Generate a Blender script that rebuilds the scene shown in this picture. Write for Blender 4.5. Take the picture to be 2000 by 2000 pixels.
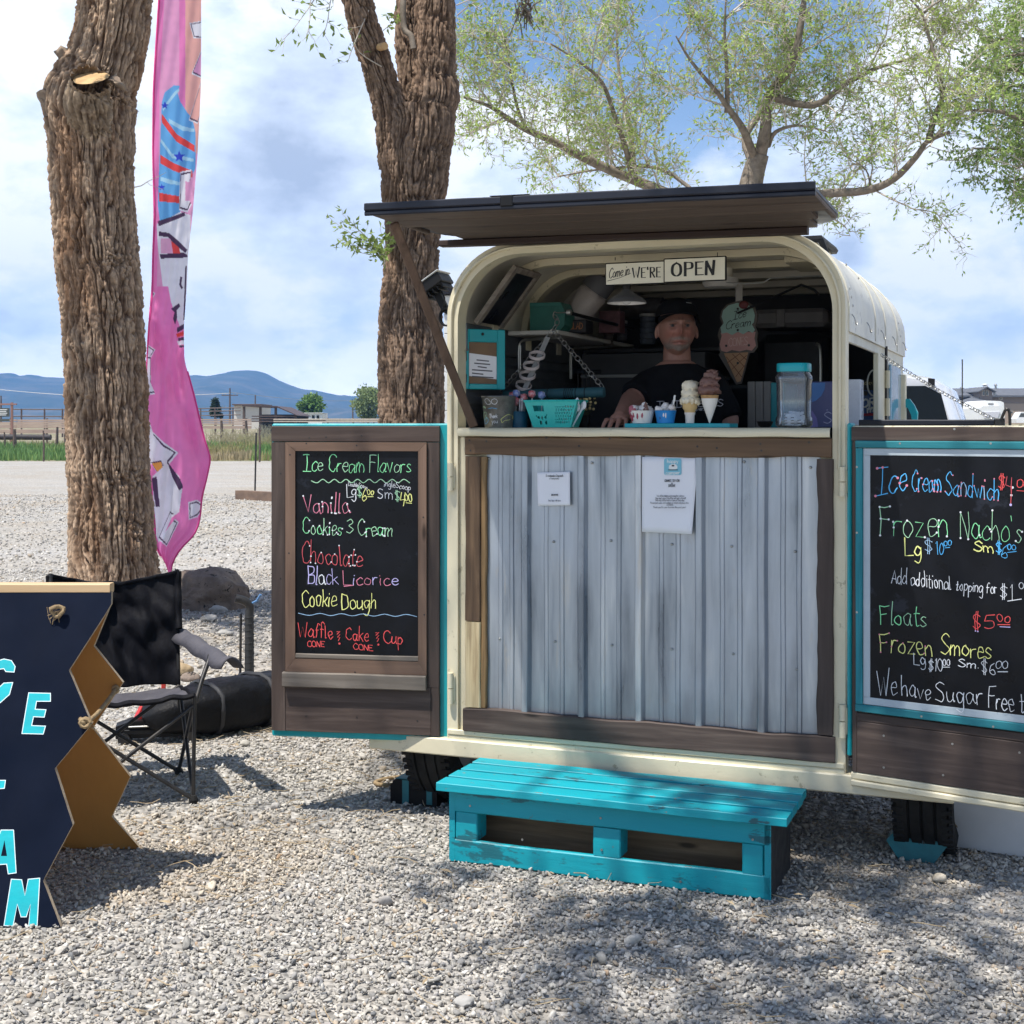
import bpy, math, random
import numpy as np
from mathutils import Vector, Matrix, noise as mnoise
R=math.radians; PI=math.pi
random.seed(7); RNG=np.random.default_rng(11)
for o in list(bpy.data.objects): bpy.data.objects.remove(o)
SC=bpy.context.scene; COL=SC.collection
# ---------------------------------------------------------------- camera, sky, sun, exposure
F,H,CX,CY=2700.0,1.55,1000.0,835.0      # focal length and horizon of the photograph (2000 px frame), eye height
cam_d=bpy.data.cameras.new('camera'); cam=bpy.data.objects.new('camera',cam_d); COL.objects.link(cam)
cam.location=(0,0,H); cam.rotation_euler=(R(90),0,0)
cam_d.sensor_width=36; cam_d.lens=36*F/2000; cam_d.shift_y=-(1000-CY)/2000
cam_d.clip_start=.05; cam_d.clip_end=40000; SC.camera=cam
SUNV=Vector((.31,.285,-1)).normalized()
s_d=bpy.data.lights.new('sun','SUN'); s_d.energy=5.0; s_d.angle=R(.53); s_d.color=(1,.955,.88)
sun=bpy.data.objects.new('sun',s_d); COL.objects.link(sun)
sun.rotation_euler=SUNV.to_track_quat('-Z','Y').to_euler()
world=bpy.data.worlds.new('World'); SC.world=world; world.use_nodes=True
wn=world.node_tree; wn.nodes.clear()
def N(t,ty,**k):
    n=t.nodes.new(ty)
    for a,b in k.items(): setattr(n,a,b)
    return n
def LK(t,a,b): t.links.new(a,b)
sky=N(wn,'ShaderNodeTexSky',sky_type='NISHITA'); sky.sun_disc=False
sky.sun_elevation=math.asin(-SUNV.z); sky.sun_rotation=math.atan2(-SUNV.x,-SUNV.y)
sky.altitude=1600; sky.air_density=1.0; sky.dust_density=.4; sky.ozone_density=2.2
tc=N(wn,'ShaderNodeTexCoord')
def wmath(op,a,b=None,c=None,clamp=False):
    n=N(wn,'ShaderNodeMath',operation=op,use_clamp=clamp)
    for i,x in enumerate((a,b,c)):
        if x is None: continue
        if isinstance(x,(int,float)): n.inputs[i].default_value=x
        else: LK(wn,x,n.inputs[i])
    return n.outputs[0]
def wdir(px,py):
    return Vector(((px-CX)/F,1,-(py-CY)/F)).normalized()
def blob(px,py,r0,r1):      # 1 inside r0, 0 outside r1 (sizes in photograph pixels, as angles on the sky)
    d=N(wn,'ShaderNodeVectorMath',operation='DISTANCE'); LK(wn,tc.outputs['Generated'],d.inputs[0]); d.inputs[1].default_value=wdir(px,py)
    m=N(wn,'ShaderNodeMapRange',interpolation_type='SMOOTHSTEP'); LK(wn,d.outputs['Value'],m.inputs[0])
    m.inputs[1].default_value=r0/F; m.inputs[2].default_value=r1/F; m.inputs[3].default_value=1; m.inputs[4].default_value=0
    return m.outputs[0]
def wnoise(scale,stretch,detail,rough=.55,dist=0.0,off=(0,0,0)):
    m=N(wn,'ShaderNodeMapping'); m.inputs['Scale'].default_value=stretch; m.inputs['Location'].default_value=off
    LK(wn,tc.outputs['Generated'],m.inputs[0])
    n=N(wn,'ShaderNodeTexNoise'); n.inputs['Scale'].default_value=scale; n.inputs['Detail'].default_value=detail
    n.inputs['Roughness'].default_value=rough; n.inputs['Distortion'].default_value=dist; LK(wn,m.outputs[0],n.inputs[0]); return n.outputs[0]
n1=wnoise(6.5,(1,1,1.7),12,.60,.0,(.3,.1,.2)); n2=wnoise(19,(1,1,1.5),10,.62,.0,(1.3,.7,.5)); n3=wnoise(9,(1,1,1.9),11,.60,.0,(2.1,.4,1.9))
bias=wmath('ADD',wmath('MULTIPLY',n1,.75),wmath('MULTIPLY',n2,.25))
for px,py,a,b,k in ((560,230,60,460,.34),(80,420,50,420,.22),(1020,330,20,300,.20),(1900,120,20,260,.20),(1700,620,50,420,.07),(600,560,50,300,.05),
                    (1250,40,60,330,-.42),(620,30,30,240,-.20),(960,60,10,200,-.22),(1640,30,20,170,-.22),(420,30,10,90,-.10),(1800,480,80,420,.13)):
    bias=wmath('ADD',bias,wmath('MULTIPLY',blob(px,py,a,b),k))
mr=N(wn,'ShaderNodeMapRange',interpolation_type='SMOOTHSTEP'); LK(wn,bias,mr.inputs[0])
mr.inputs[1].default_value=.34; mr.inputs[2].default_value=.58; mr.inputs[3].default_value=.0; mr.inputs[4].default_value=.97
sep=N(wn,'ShaderNodeSeparateXYZ'); LK(wn,tc.outputs['Generated'],sep.inputs[0])
band=N(wn,'ShaderNodeMapRange',interpolation_type='SMOOTHSTEP'); LK(wn,sep.outputs['Z'],band.inputs[0])   # pale horizon air, thinning overhead
band.inputs[1].default_value=.0; band.inputs[2].default_value=.26; band.inputs[3].default_value=.86; band.inputs[4].default_value=.0
dome=N(wn,'ShaderNodeMapRange',interpolation_type='SMOOTHSTEP'); LK(wn,sep.outputs['Z'],dome.inputs[0])    # broken cloud low down, clear overhead
dome.inputs[1].default_value=.35; dome.inputs[2].default_value=.6; dome.inputs[3].default_value=1; dome.inputs[4].default_value=.22
fw=N(wn,'ShaderNodeMapRange',interpolation_type='SMOOTHSTEP'); LK(wn,sep.outputs['Y'],fw.inputs[0])   # clearer sky to the south, behind the viewer
for q_,x_ in zip((1,2,3,4),(-.35,.25,.30,1.0)): fw.inputs[q_].default_value=x_
cov=wmath('MULTIPLY',wmath('MULTIPLY',wmath('MAXIMUM',mr.outputs[0],band.outputs[0]),dome.outputs[0]),fw.outputs[0])
sh=bias
g=wmath('MULTIPLY',wmath('ADD',n3,wmath('MULTIPLY',blob(570,310,20,260),.20)),1.0)
g=wmath('ADD',g,wmath('MULTIPLY',blob(1660,490,5,60),.25))
gr=N(wn,'ShaderNodeValToRGB'); LK(wn,g,gr.inputs[0])
e=gr.color_ramp.elements; e[0].position=.46; e[0].color=(.98,.99,1,1); e[1].position=.82; e[1].color=(.42,.48,.60,1)
m_=e.new(.58); m_.color=(.74,.82,.95,1)
b1=N(wn,'ShaderNodeBackground'); b1.inputs[1].default_value=.115; LK(wn,sky.outputs[0],b1.inputs[0])
b2=N(wn,'ShaderNodeBackground'); b2s=N(wn,'ShaderNodeMapRange',interpolation_type='SMOOTHSTEP'); LK(wn,sep.outputs['Z'],b2s.inputs[0])
for q_,x_ in zip((1,2,3,4),(.0,.12,1.75,1.0)): b2s.inputs[q_].default_value=x_
LK(wn,b2s.outputs[0],b2.inputs[1]); LK(wn,gr.outputs[0],b2.inputs[0])
mx=N(wn,'ShaderNodeMixShader'); LK(wn,cov,mx.inputs[0]); LK(wn,b1.outputs[0],mx.inputs[1]); LK(wn,b2.outputs[0],mx.inputs[2])
wo=N(wn,'ShaderNodeOutputWorld'); LK(wn,mx.outputs[0],wo.inputs[0])
vs=SC.view_settings; SC.display_settings.display_device='sRGB'
vs.view_transform='Standard'; vs.look='None'; vs.exposure=.52; vs.gamma=1; vs.use_curve_mapping=False
SC.render.engine='CYCLES'; SC.cycles.use_denoising=True; SC.cycles.max_bounces=8; SC.cycles.transparent_max_bounces=12
SC.cycles.sample_clamp_indirect=6; SC.cycles.caustics_reflective=False; SC.cycles.caustics_refractive=False
# ---------------------------------------------------------------- measuring: a pixel of the photograph to a place in the world
def wp(px,py,d): return Vector(((px-CX)/F*d,d,H-(py-CY)/F*d))
def gp(px,py,z=0.0):
    d=F*(H-z)/(py-CY); return Vector(((px-CX)/F*d,d,z))
def onplane(M):                         # pixel -> local point on the plane y = const of a frame M
    Mi=M.inverted(); o=Mi@Vector((0,0,H)); R3=Mi.to_3x3()
    def f(px,py,y=0.0):
        r=R3@Vector(((px-CX)/F,1,-(py-CY)/F)); t=(y-o.y)/r.y; return o+r*t
    return f
TYAW=R(21.5); O3=Vector((-.116,5.378,0))
MT=Matrix.Translation(O3)@Matrix.Rotation(-TYAW,4,'Z')     # frame of the trailer: x along its front, y into it
tp=onplane(MT)
def T(u,v,z): return MT@Vector((u,v,z))
# ---------------------------------------------------------------- objects
def tag(o,label,cat,group=None,kind=None):
    if label: o['label']=label
    if cat: o['category']=cat
    if group: o['group']=group
    if kind: o['kind']=kind
    return o
def thing(name,label,cat,loc=(0,0,0),rotz=0.0,group=None,kind=None):
    o=bpy.data.objects.new(name,None); o.empty_display_size=.1; COL.objects.link(o)
    o.location=loc; o.rotation_euler=(0,0,rotz); return tag(o,label,cat,group,kind)
def kids(o): return [c for c in bpy.data.objects if c.parent==o]
def dup(root,loc=None,rotz=None,label=None):
    def cp(o,par):
        c=o.copy(); COL.objects.link(c)
        if par is not None: c.parent=par
        for k in kids(o): cp(k,c)
        return c
    r=cp(root,None)
    if loc is not None: r.location=loc
    if rotz is not None: r.rotation_euler=(0,0,rotz)
    if label: r['label']=label
    return r
def sn(i,s): return math.sin(i*12.9898+s*78.233)*43758.5453%1.0
class MB:
    def __init__(s): s.v=[]; s.f=[]; s.m=[]; s.c=[]; s.n=0; s.eps=0.0
    def add(s,v,f,mi=0):
        b=s.n; s.v.extend([tuple(p) for p in v]); s.n+=len(v)
        for q in f: s.f.append([b+i for i in q]); s.m.append(mi)
    def box(s,x0,x1,y0,y1,z0,z1,mi=0,b=.003,M=None):
        b=min(b,abs(x1-x0)*.35,abs(y1-y0)*.35,abs(z1-z0)*.35)
        V=[];idx={}
        X=(x0,x1);Y=(y0,y1);Z=(z0,z1)
        for i in (0,1):
            for j in (0,1):
                for k in (0,1):
                    sx=b if i==0 else -b; sy=b if j==0 else -b; sz=b if k==0 else -b
                    idx[i,j,k]=len(V)
                    V+= [(X[i],Y[j]+sy,Z[k]+sz),(X[i]+sx,Y[j],Z[k]+sz),(X[i]+sx,Y[j]+sy,Z[k])]
        def g(i,j,k,a): return idx[i,j,k]+a
        Fc=[]
        Fc.append([g(0,0,0,0),g(0,0,1,0),g(0,1,1,0),g(0,1,0,0)]); Fc.append([g(1,0,0,0),g(1,1,0,0),g(1,1,1,0),g(1,0,1,0)])
        Fc.append([g(0,0,0,1),g(1,0,0,1),g(1,0,1,1),g(0,0,1,1)]); Fc.append([g(0,1,0,1),g(0,1,1,1),g(1,1,1,1),g(1,1,0,1)])
        Fc.append([g(0,0,0,2),g(0,1,0,2),g(1,1,0,2),g(1,0,0,2)]); Fc.append([g(0,0,1,2),g(1,0,1,2),g(1,1,1,2),g(0,1,1,2)])
        for i in (0,1):
            for j in (0,1): Fc.append([g(i,j,0,0),g(i,j,0,1),g(i,j,1,1),g(i,j,1,0)])
            for k in (0,1): Fc.append([g(i,0,k,0),g(i,0,k,2),g(i,1,k,2),g(i,1,k,0)])
        for j in (0,1):
            for k in (0,1): Fc.append([g(0,j,k,1),g(0,j,k,2),g(1,j,k,2),g(1,j,k,1)])
        for i in (0,1):
            for j in (0,1):
                for k in (0,1): Fc.append([g(i,j,k,0),g(i,j,k,1),g(i,j,k,2)])
        if M is not None: V=[M@Vector(p) for p in V]
        s.add(V,Fc,mi)
    def bar(s,a,b,w,t,mi=0,up=(0,0,1),bv=.002):   # box beam from a to b
        a=Vector(a);b=Vector(b);d=(b-a);L=d.length;d.normalize();u=Vector(up)
        if abs(d.dot(u))>.98: u=Vector((1,0,0))
        x=d.cross(u).normalized(); z=x.cross(d)
        M=Matrix(((x.x,d.x,z.x,a.x),(x.y,d.y,z.y,a.y),(x.z,d.z,z.z,a.z),(0,0,0,1)))
        s.box(-w/2,w/2,0,L,-t/2,t/2,mi,bv,M)
    def board(s,x0,x1,y0,y1,z0,z1,axis='x',n=26,amp=.003,seed=1,mi=0,b=.004,M=None,wild=(0,0,0,0)):
        # a plank with slightly uneven edges; wild = extra waviness of (low,high) edges across the width
        V=[]
        def w(i,k,a): return a*(.6*math.sin(i*.23+seed*3+k*1.7)+.45*math.sin(i*.51+k*2.9+seed)+.22*math.sin(i*1.3+seed*5+k)*math.sin(i*.17+seed))
        for i in range(n+1):
            t=i/n
            lo=w(i,1,amp+wild[0]); hi=w(i,2,amp+wild[1]); 
            if axis=='x': x=x0+(x1-x0)*t; P=[(y0,z0+lo),(y1,z0+lo),(y1,z1+hi),(y0,z1+hi)]
            elif axis=='z': x=z0+(z1-z0)*t; P=[(y0,x0+lo),(y1,x0+lo),(y1,x1+hi),(y0,x1+hi)]
            ring=[]
            for k in range(4):
                p=Vector(P[k]);q=Vector(P[(k+1)%4]);o=Vector(P[k-1])
                ring.append(p+(o-p).normalized()*b); ring.append(p+(q-p).normalized()*b)
            for r in ring: V.append((x,r[0],r[1]) if axis=='x' else (r[1],r[0],x))
        Fc=[[i*8+k,i*8+(k+1)%8,(i+1)*8+(k+1)%8,(i+1)*8+k] for i in range(n) for k in range(8)]
        Fc+=[list(range(8))[::-1],[n*8+k for k in range(8)]]
        if M is not None: V=[M@Vector(p) for p in V]
        s.add(V,Fc,mi)
    def tube(s,pts,r,n=8,mi=0,cap=True,closed=False):
        P=[Vector(p) for p in pts]; L=len(P)
        if not hasattr(r,'__len__'): r=[r]*L
        V=[];up=None
        for i in range(L):
            if closed: d=P[(i+1)%L]-P[i-1]
            else: d=P[min(i+1,L-1)]-P[max(i-1,0)]
            if d.length<1e-9: d=Vector((0,0,1))
            d.normalize()
            if up is None:
                up=Vector((0,0,1)) if abs(d.z)<.9 else Vector((1,0,0))
            x=d.cross(up)
            if x.length<1e-6: up=Vector((1,0,0)); x=d.cross(up)
            x.normalize(); y=x.cross(d).normalized(); up=y
            for k in range(n):
                a=2*PI*k/n; V.append(P[i]+x*math.cos(a)*r[i]+y*math.sin(a)*r[i])
        Fc=[]
        for i in range(L if closed else L-1):
            j=(i+1)%L
            Fc+=[[i*n+k,i*n+(k+1)%n,j*n+(k+1)%n,j*n+k] for k in range(n)]
        if cap and not closed: Fc+=[list(range(n))[::-1],[(L-1)*n+k for k in range(n)]]
        s.add(V,Fc,mi)
    def lathe(s,prof,n=24,c=(0,0,0),mi=0,M=None,cap=True,wob=0.0):
        V=[]
        for j,(r,z) in enumerate(prof):
            for k in range(n):
                a=2*PI*k/n; rr=r*(1+wob*math.sin(3*a+j)+wob*.7*math.sin(5*a+2*j))
                V.append(Vector((rr*math.cos(a),rr*math.sin(a),z)))
        if M is not None: V=[M@p for p in V]
        V=[p+Vector(c) for p in V]
        m=len(prof)
        Fc=[[j*n+k,j*n+(k+1)%n,(j+1)*n+(k+1)%n,(j+1)*n+k] for j in range(m-1) for k in range(n)]
        if cap:
            if prof[0][0]>1e-6: Fc.append(list(range(n))[::-1])
            if prof[-1][0]>1e-6: Fc.append([(m-1)*n+k for k in range(n)])
        s.add(V,Fc,mi)
    def ball(s,c,r,n=12,mi=0,sq=(1,1,1),M=None,wob=0.0):
        pr=[(max(1e-4,math.sin(PI*i/n)),-math.cos(PI*i/n)) for i in range(n+1)]
        V=[];k_=n*2
        for j,(a,z) in enumerate(pr):
            for k in range(k_):
                t=2*PI*k/k_; q=Vector((a*math.cos(t)*sq[0],a*math.sin(t)*sq[1],z*sq[2]))
                if wob: q*=1+wob*mnoise.noise(q*2.3+Vector(c)*9)
                V.append(q*r)
        if M is not None: V=[M@p for p in V]
        V=[p+Vector(c) for p in V]
        Fc=[[j*k_+k,j*k_+(k+1)%k_,(j+1)*k_+(k+1)%k_,(j+1)*k_+k] for j in range(n) for k in range(k_)]
        s.add(V,Fc,mi)
    def prism(s,poly,y0,y1,mi=0,M=None,ms=None):     # poly in x,z
        n=len(poly)
        V=[Vector((p[0],y0,p[1])) for p in poly]+[Vector((p[0],y1,p[1])) for p in poly]
        if M is not None: V=[M@p for p in V]
        s.add(V,[list(range(n)),list(range(n,2*n))[::-1]],mi)
        s.add(V,[[i,i+n,(i+1)%n+n,(i+1)%n] for i in range(n)],mi if ms is None else ms)
    def grid(s,P,mi=0,flip=False):
        a=len(P);b=len(P[0]); V=[p for r in P for p in r]
        Fc=[[i*b+j,i*b+j+1,(i+1)*b+j+1,(i+1)*b+j] for i in range(a-1) for j in range(b-1)]
        if flip: Fc=[q[::-1] for q in Fc]
        s.add(V,Fc,mi)
    def ribbon(s,pts,w,mi=0,f=None,cal=0.0):     # flat stroke in 2-D, mapped to 3-D by f(x,y,layer)
        P=[Vector((p[0],p[1])) for p in pts]
        if len(P)<2: return
        L=[];Rr=[]
        for i in range(len(P)):
            d=P[min(i+1,len(P)-1)]-P[max(i-1,0)]
            if d.length<1e-6: d=Vector((1,0))
            d.normalize(); nn=Vector((-d.y,d.x))
            ww=w*((.80+.38*mnoise.noise(Vector((P[i].x*.21,P[i].y*.21,w*3)))) if not cal else (1-cal)+cal*abs(d.y))
            q=P[i]
            if i==0: q=q-d*w*.3
            if i==len(P)-1: q=q+d*w*.3
            L.append(q+nn*ww/2);Rr.append(q-nn*ww/2)
        s.eps+=2.5e-5
        V=[f(a.x,a.y,s.eps) for a in L]+[f(a.x,a.y,s.eps) for a in Rr]; n=len(P)
        s.add(V,[[i,i+1,n+i+1,n+i] for i in range(n-1)],mi)
    def dot(s,x,y,r,mi,f):
        s.eps+=2.5e-5
        V=[f(x+r*math.cos(2*PI*k/10),y+r*math.sin(2*PI*k/10),s.eps) for k in range(10)]
        s.add(V,[list(range(10))],mi)
    def poly(s,pts,mi,f):
        s.eps+=2.5e-5; s.add([f(x,y,s.eps) for x,y in pts],[list(range(len(pts)))],mi)
    def build(s,name,mats,parent=None,smooth=None,label=None,mw=None):
        me=bpy.data.meshes.new(name); me.from_pydata(s.v,[],s.f)
        if not isinstance(mats,(list,tuple)): mats=[mats]
        for m in mats: me.materials.append(m)
        if len(mats)>1: me.polygons.foreach_set('material_index',s.m)
        if smooth is not None:
            me.polygons.foreach_set('use_smooth',[True]*len(s.f))
            if smooth<179: me.set_sharp_from_angle(angle=R(smooth))
        me.update()
        o=bpy.data.objects.new(name,me); COL.objects.link(o)
        if parent is not None: o.parent=parent
        if mw is not None: o.matrix_world=mw
        if label: o['label']=label
        return o
def raw_mesh(name,V,Fq,mat,parent=None,cols=None,smooth=False):
    """V (n,3), Fq (m,k) numpy arrays, cols (n,3) point colours"""
    me=bpy.data.meshes.new(name); n=len(V); m,k=Fq.shape
    me.vertices.add(n); me.vertices.foreach_set('co',np.ascontiguousarray(V,dtype=np.float32).ravel())
    me.loops.add(m*k); me.loops.foreach_set('vertex_index',np.ascontiguousarray(Fq,dtype=np.int32).ravel())
    me.polygons.add(m); me.polygons.foreach_set('loop_start',np.arange(0,m*k,k,dtype=np.int32))
    if smooth: me.polygons.foreach_set('use_smooth',np.ones(m,dtype=bool))
    me.update(calc_edges=True)
    if cols is not None:
        a=me.color_attributes.new('Col','FLOAT_COLOR','POINT')
        c=np.ones((n,4),dtype=np.float32); c[:,:3]=cols; a.data.foreach_set('color',c.ravel())
    for mm in (mat if isinstance(mat,(list,tuple)) else [mat]): me.materials.append(mm)
    o=bpy.data.objects.new(name,me); COL.objects.link(o)
    if parent is not None: o.parent=parent
    return o
# ---------------------------------------------------------------- materials
def _new(name):
    m=bpy.data.materials.new(name); m.use_nodes=True; t=m.node_tree; t.nodes.clear()
    b=N(t,'ShaderNodeBsdfPrincipled'); o=N(t,'ShaderNodeOutputMaterial'); LK(t,b.outputs[0],o.inputs[0]); return m,t,b
def c4(c): return (c[0],c[1],c[2],1)
def tnoise(t,co,scale,detail=6,rough=.6,stretch=(1,1,1),dist=0.0,off=0.0):
    mp=N(t,'ShaderNodeMapping'); mp.inputs['Scale'].default_value=stretch; mp.inputs['Location'].default_value=(off,off*.7,off*1.3); LK(t,co,mp.inputs[0])
    n=N(t,'ShaderNodeTexNoise'); n.inputs['Scale'].default_value=scale; n.inputs['Detail'].default_value=detail; n.inputs['Roughness'].default_value=rough
    n.inputs['Distortion'].default_value=dist; LK(t,mp.outputs[0],n.inputs[0]); return n.outputs[0]
def ramp(t,fac,stops):
    r=N(t,'ShaderNodeValToRGB'); LK(t,fac,r.inputs[0]); e=r.color_ramp.elements
    while len(e)<len(stops): e.new(.5)
    for x,(p,c) in zip(e,stops): x.position=p; x.color=c4(c)
    return r.outputs[0]
def mixc(t,fac,a,b):
    m=N(t,'ShaderNodeMix',data_type='RGBA'); 
    if isinstance(fac,float): m.inputs[0].default_value=fac
    else: LK(t,fac,m.inputs[0])
    for i,x in ((6,a),(7,b)):
        if isinstance(x,tuple): m.inputs[i].default_value=c4(x)
        else: LK(t,x,m.inputs[i])
    return m.outputs[2]
def maprange(t,v,a,b,c=0.0,d=1.0):
    m=N(t,'ShaderNodeMapRange'); LK(t,v,m.inputs[0])
    for i,x in zip((1,2,3,4),(a,b,c,d)): m.inputs[i].default_value=x
    return m.outputs[0]
def bump(t,b,h,strength,dist=.01):
    n=N(t,'ShaderNodeBump'); n.inputs['Strength'].default_value=strength; n.inputs['Distance'].default_value=dist; LK(t,h,n.inputs['Height']); LK(t,n.outputs[0],b.inputs['Normal'])
def M(name,c1,c2=None,rough=.6,scale=8,stretch=(1,1,1),bmp=.15,bscale=60,metal=0.0,spots=None,spec=.5,bdist=.004,coat=0.0,trans=0.0,bstretch=None,spots2=None):
    m,t,b=_new(name); co=N(t,'ShaderNodeTexCoord').outputs['Object']
    c2=c2 or tuple(x*.82 for x in c1)
    col=ramp(t,tnoise(t,co,scale,7,.62,stretch,.3),[(.36,c1),(.66,c2)])
    for q,sp in enumerate((spots,spots2)):
        if sp:
            sc,ss,th=sp[0],sp[1],sp[2]; st=sp[3] if len(sp)>3 else (1,1,1)
            f=maprange(t,tnoise(t,co,ss,8,.68,st,.2,3.7+q*5),th,th+.03); col=mixc(t,f,col,sc)
    LK(t,col,b.inputs['Base Color'])
    rr=maprange(t,tnoise(t,co,scale*2.3,5,.6,stretch,0,9.1),.3,.7,max(.02,rough-.1),min(1,rough+.1)); LK(t,rr,b.inputs['Roughness'])
    b.inputs['Metallic'].default_value=metal; b.inputs['Specular IOR Level'].default_value=spec; b.inputs['Coat Weight'].default_value=coat
    b.inputs['Transmission Weight'].default_value=trans
    if bmp: bump(t,b,tnoise(t,co,bscale,6,.65,bstretch or stretch,.0,5.5),bmp,bdist)
    return m
def WOOD(name,c1,c2,c3,axis='x',rough=.62,grain=26,bmp=.35,knots=True,paint=None):
    """grain running along axis; paint=(colour, threshold): paint worn through to the wood"""
    m,t,b=_new(name); co=N(t,'ShaderNodeTexCoord').outputs['Object']
    st={'x':(.06,1,1),'z':(1,1,.06),'y':(1,.06,1)}[axis]
    g=tnoise(t,co,grain,8,.62,st,.6); big=tnoise(t,co,5,4,.55,tuple(x if x<1 else .8 for x in st),.4,2.2)
    col=ramp(t,g,[(.30,c2),(.52,c1),(.72,c3)]); col=mixc(t,maprange(t,big,.35,.7,0,.75),col,tuple(x*.72 for x in c1))
    if knots:
        v=N(t,'ShaderNodeTexVoronoi'); mp=N(t,'ShaderNodeMapping'); mp.inputs['Scale'].default_value=tuple(.45 if x<1 else 1.6 for x in st); LK(t,co,mp.inputs[0]); LK(t,mp.outputs[0],v.inputs[0]); v.inputs['Scale'].default_value=5.5
        col=mixc(t,maprange(t,v.outputs['Distance'],.05,.11,.85,0),col,tuple(x*.35 for x in c2))
    if paint:
        f=maprange(t,tnoise(t,co,grain*1.1,8,.7,tuple(x*2.2 if x<1 else x for x in st),.3,4.4),paint[1],paint[1]+.06)
        pc=ramp(t,big,[(.35,paint[0]),(.7,tuple(x*.78 for x in paint[0]))]); col=mixc(t,f,pc,col)
    LK(t,col,b.inputs['Base Color']); b.inputs['Roughness'].default_value=rough; b.inputs['Specular IOR Level'].default_value=.25; bump(t,b,g,bmp,.003)
    return m
def ATTR(name,rough=.7,trans=0.0,bmp=0.0,bscale=40,spec=.4,mul=None):
    m,t,b=_new(name); a=N(t,'ShaderNodeAttribute',attribute_name='Col'); col=a.outputs['Color']
    if mul:
        co=N(t,'ShaderNodeTexCoord').outputs['Object']
        n=tnoise(t,co,mul[0],6,.65); x=N(t,'ShaderNodeMix',data_type='RGBA',blend_type='MULTIPLY'); x.inputs[0].default_value=1
        LK(t,col,x.inputs[6]); LK(t,ramp(t,n,[(.3,(mul[1],)*3),(.7,(mul[2],)*3)]),x.inputs[7]); col=x.outputs[2]
    LK(t,col,b.inputs['Base Color']); b.inputs['Roughness'].default_value=rough; b.inputs['Specular IOR Level'].default_value=spec
    if bmp:
        co=N(t,'ShaderNodeTexCoord').outputs['Object']; bump(t,b,tnoise(t,co,bscale,6,.7),bmp,.004)
    if trans:
        o=[n for n in t.nodes if n.type=='OUTPUT_MATERIAL'][0]; tr=N(t,'ShaderNodeBsdfTranslucent'); LK(t,col,tr.inputs[0])
        mx=N(t,'ShaderNodeMixShader'); mx.inputs[0].default_value=trans; LK(t,b.outputs[0],mx.inputs[1]); LK(t,tr.outputs[0],mx.inputs[2]); LK(t,mx.outputs[0],o.inputs[0])
    return m
def FLAT(name,c,rough=.6,metal=0.0,spec=.5): return M(name,c,tuple(x*.9 for x in c),rough=rough,scale=14,bmp=.05,metal=metal,spec=spec)
CREAM=(.70,.63,.45); TEALC=(.0,.30,.36)
m_cream=M('cream_paint',CREAM,(.62,.56,.40),rough=.45,scale=3,bmp=.25,bscale=28,spots=((.44,.39,.26),19,.62),spots2=((.20,.14,.09),38,.695))
m_roof=M('weathered_roof_paint',(.74,.71,.61),(.60,.58,.51),rough=.5,scale=4,bmp=.15,bscale=18,spots=((.46,.44,.39),13,.60),spots2=((.76,.73,.60),6,.60))
m_lining=M('lining_paint',(.66,.62,.52),(.54,.51,.43),rough=.6,scale=3,bmp=.15,bscale=24)
m_teal=M('teal_paint',TEALC,(.0,.23,.28),rough=.42,scale=3.5,bmp=.3,bscale=22,stretch=(.3,1,1),spots=((.02,.09,.10),33,.735))
m_tealdoor=M('teal_gloss',(.0,.34,.38),(.0,.27,.31),rough=.38,scale=3,bmp=.25,bscale=22,spots=((.10,.20,.18),24,.71))
m_tealworn=WOOD('teal_worn_wood',(.03,.22,.26),(.01,.12,.15),(.06,.30,.33),'x',knots=True)
m_stainx=WOOD('stained_wood_along',(.082,.059,.050),(.040,.028,.024),(.15,.112,.092),'x')
m_stainz=WOOD('stained_wood_up',(.082,.060,.051),(.040,.029,.025),(.15,.113,.094),'z')
m_rustx=WOOD('worn_wood_along',(.16,.097,.055),(.06,.038,.025),(.28,.17,.095),'x',bmp=.7)
m_rustz=WOOD('worn_wood_up',(.12,.075,.045),(.05,.032,.022),(.22,.14,.08),'z',bmp=.6)
m_midx=WOOD('mid_brown_along',(.19,.12,.085),(.11,.068,.048),(.27,.175,.125),'x')
m_midz=WOOD('mid_brown_up',(.19,.12,.085),(.11,.068,.048),(.27,.175,.125),'z')
m_grey_wood=WOOD('weathered_grey_wood',(.20,.17,.14),(.08,.065,.055),(.32,.28,.24),'x')
m_board=M('chalkboard',(.005,.0055,.007),(.009,.010,.014),rough=.34,scale=5,bmp=.03,spots=((.020,.023,.032),2.6,.60),spec=.16)
m_black=M('black_paint',(.007,.007,.008),(.012,.012,.013),rough=.5,bmp=.1,spec=.2)
m_navy=M('black_blue_paint',(.012,.013,.020),(.022,.024,.034),rough=.42,spec=.3,scale=3,bmp=.12,bscale=14,spots=((.20,.20,.20),26,.78),stretch=(.3,1,1))
m_iron=M('dark_steel',(.03,.03,.032),(.06,.055,.05),rough=.45,metal=.6,bmp=.1)
m_zinc=M('zinc',(.42,.42,.40),(.30,.29,.27),rough=.4,metal=.85,bmp=.1)
m_white=M('white_paint',(.78,.78,.76),(.70,.70,.68),rough=.5,bmp=.05)
m_paper=M('paper',(.80,.80,.84),(.76,.76,.80),rough=.7,scale=2,bmp=.08,bscale=5,bdist=.01)
m_rubber=M('tyre_rubber',(.012,.012,.012),(.026,.025,.024),rough=.85,spec=.2,scale=9,bmp=.2,bscale=80)
m_rope=M('rope_fibre',(.36,.26,.14),(.22,.15,.08),rough=.9,scale=60,bmp=.8,bscale=160)
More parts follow.
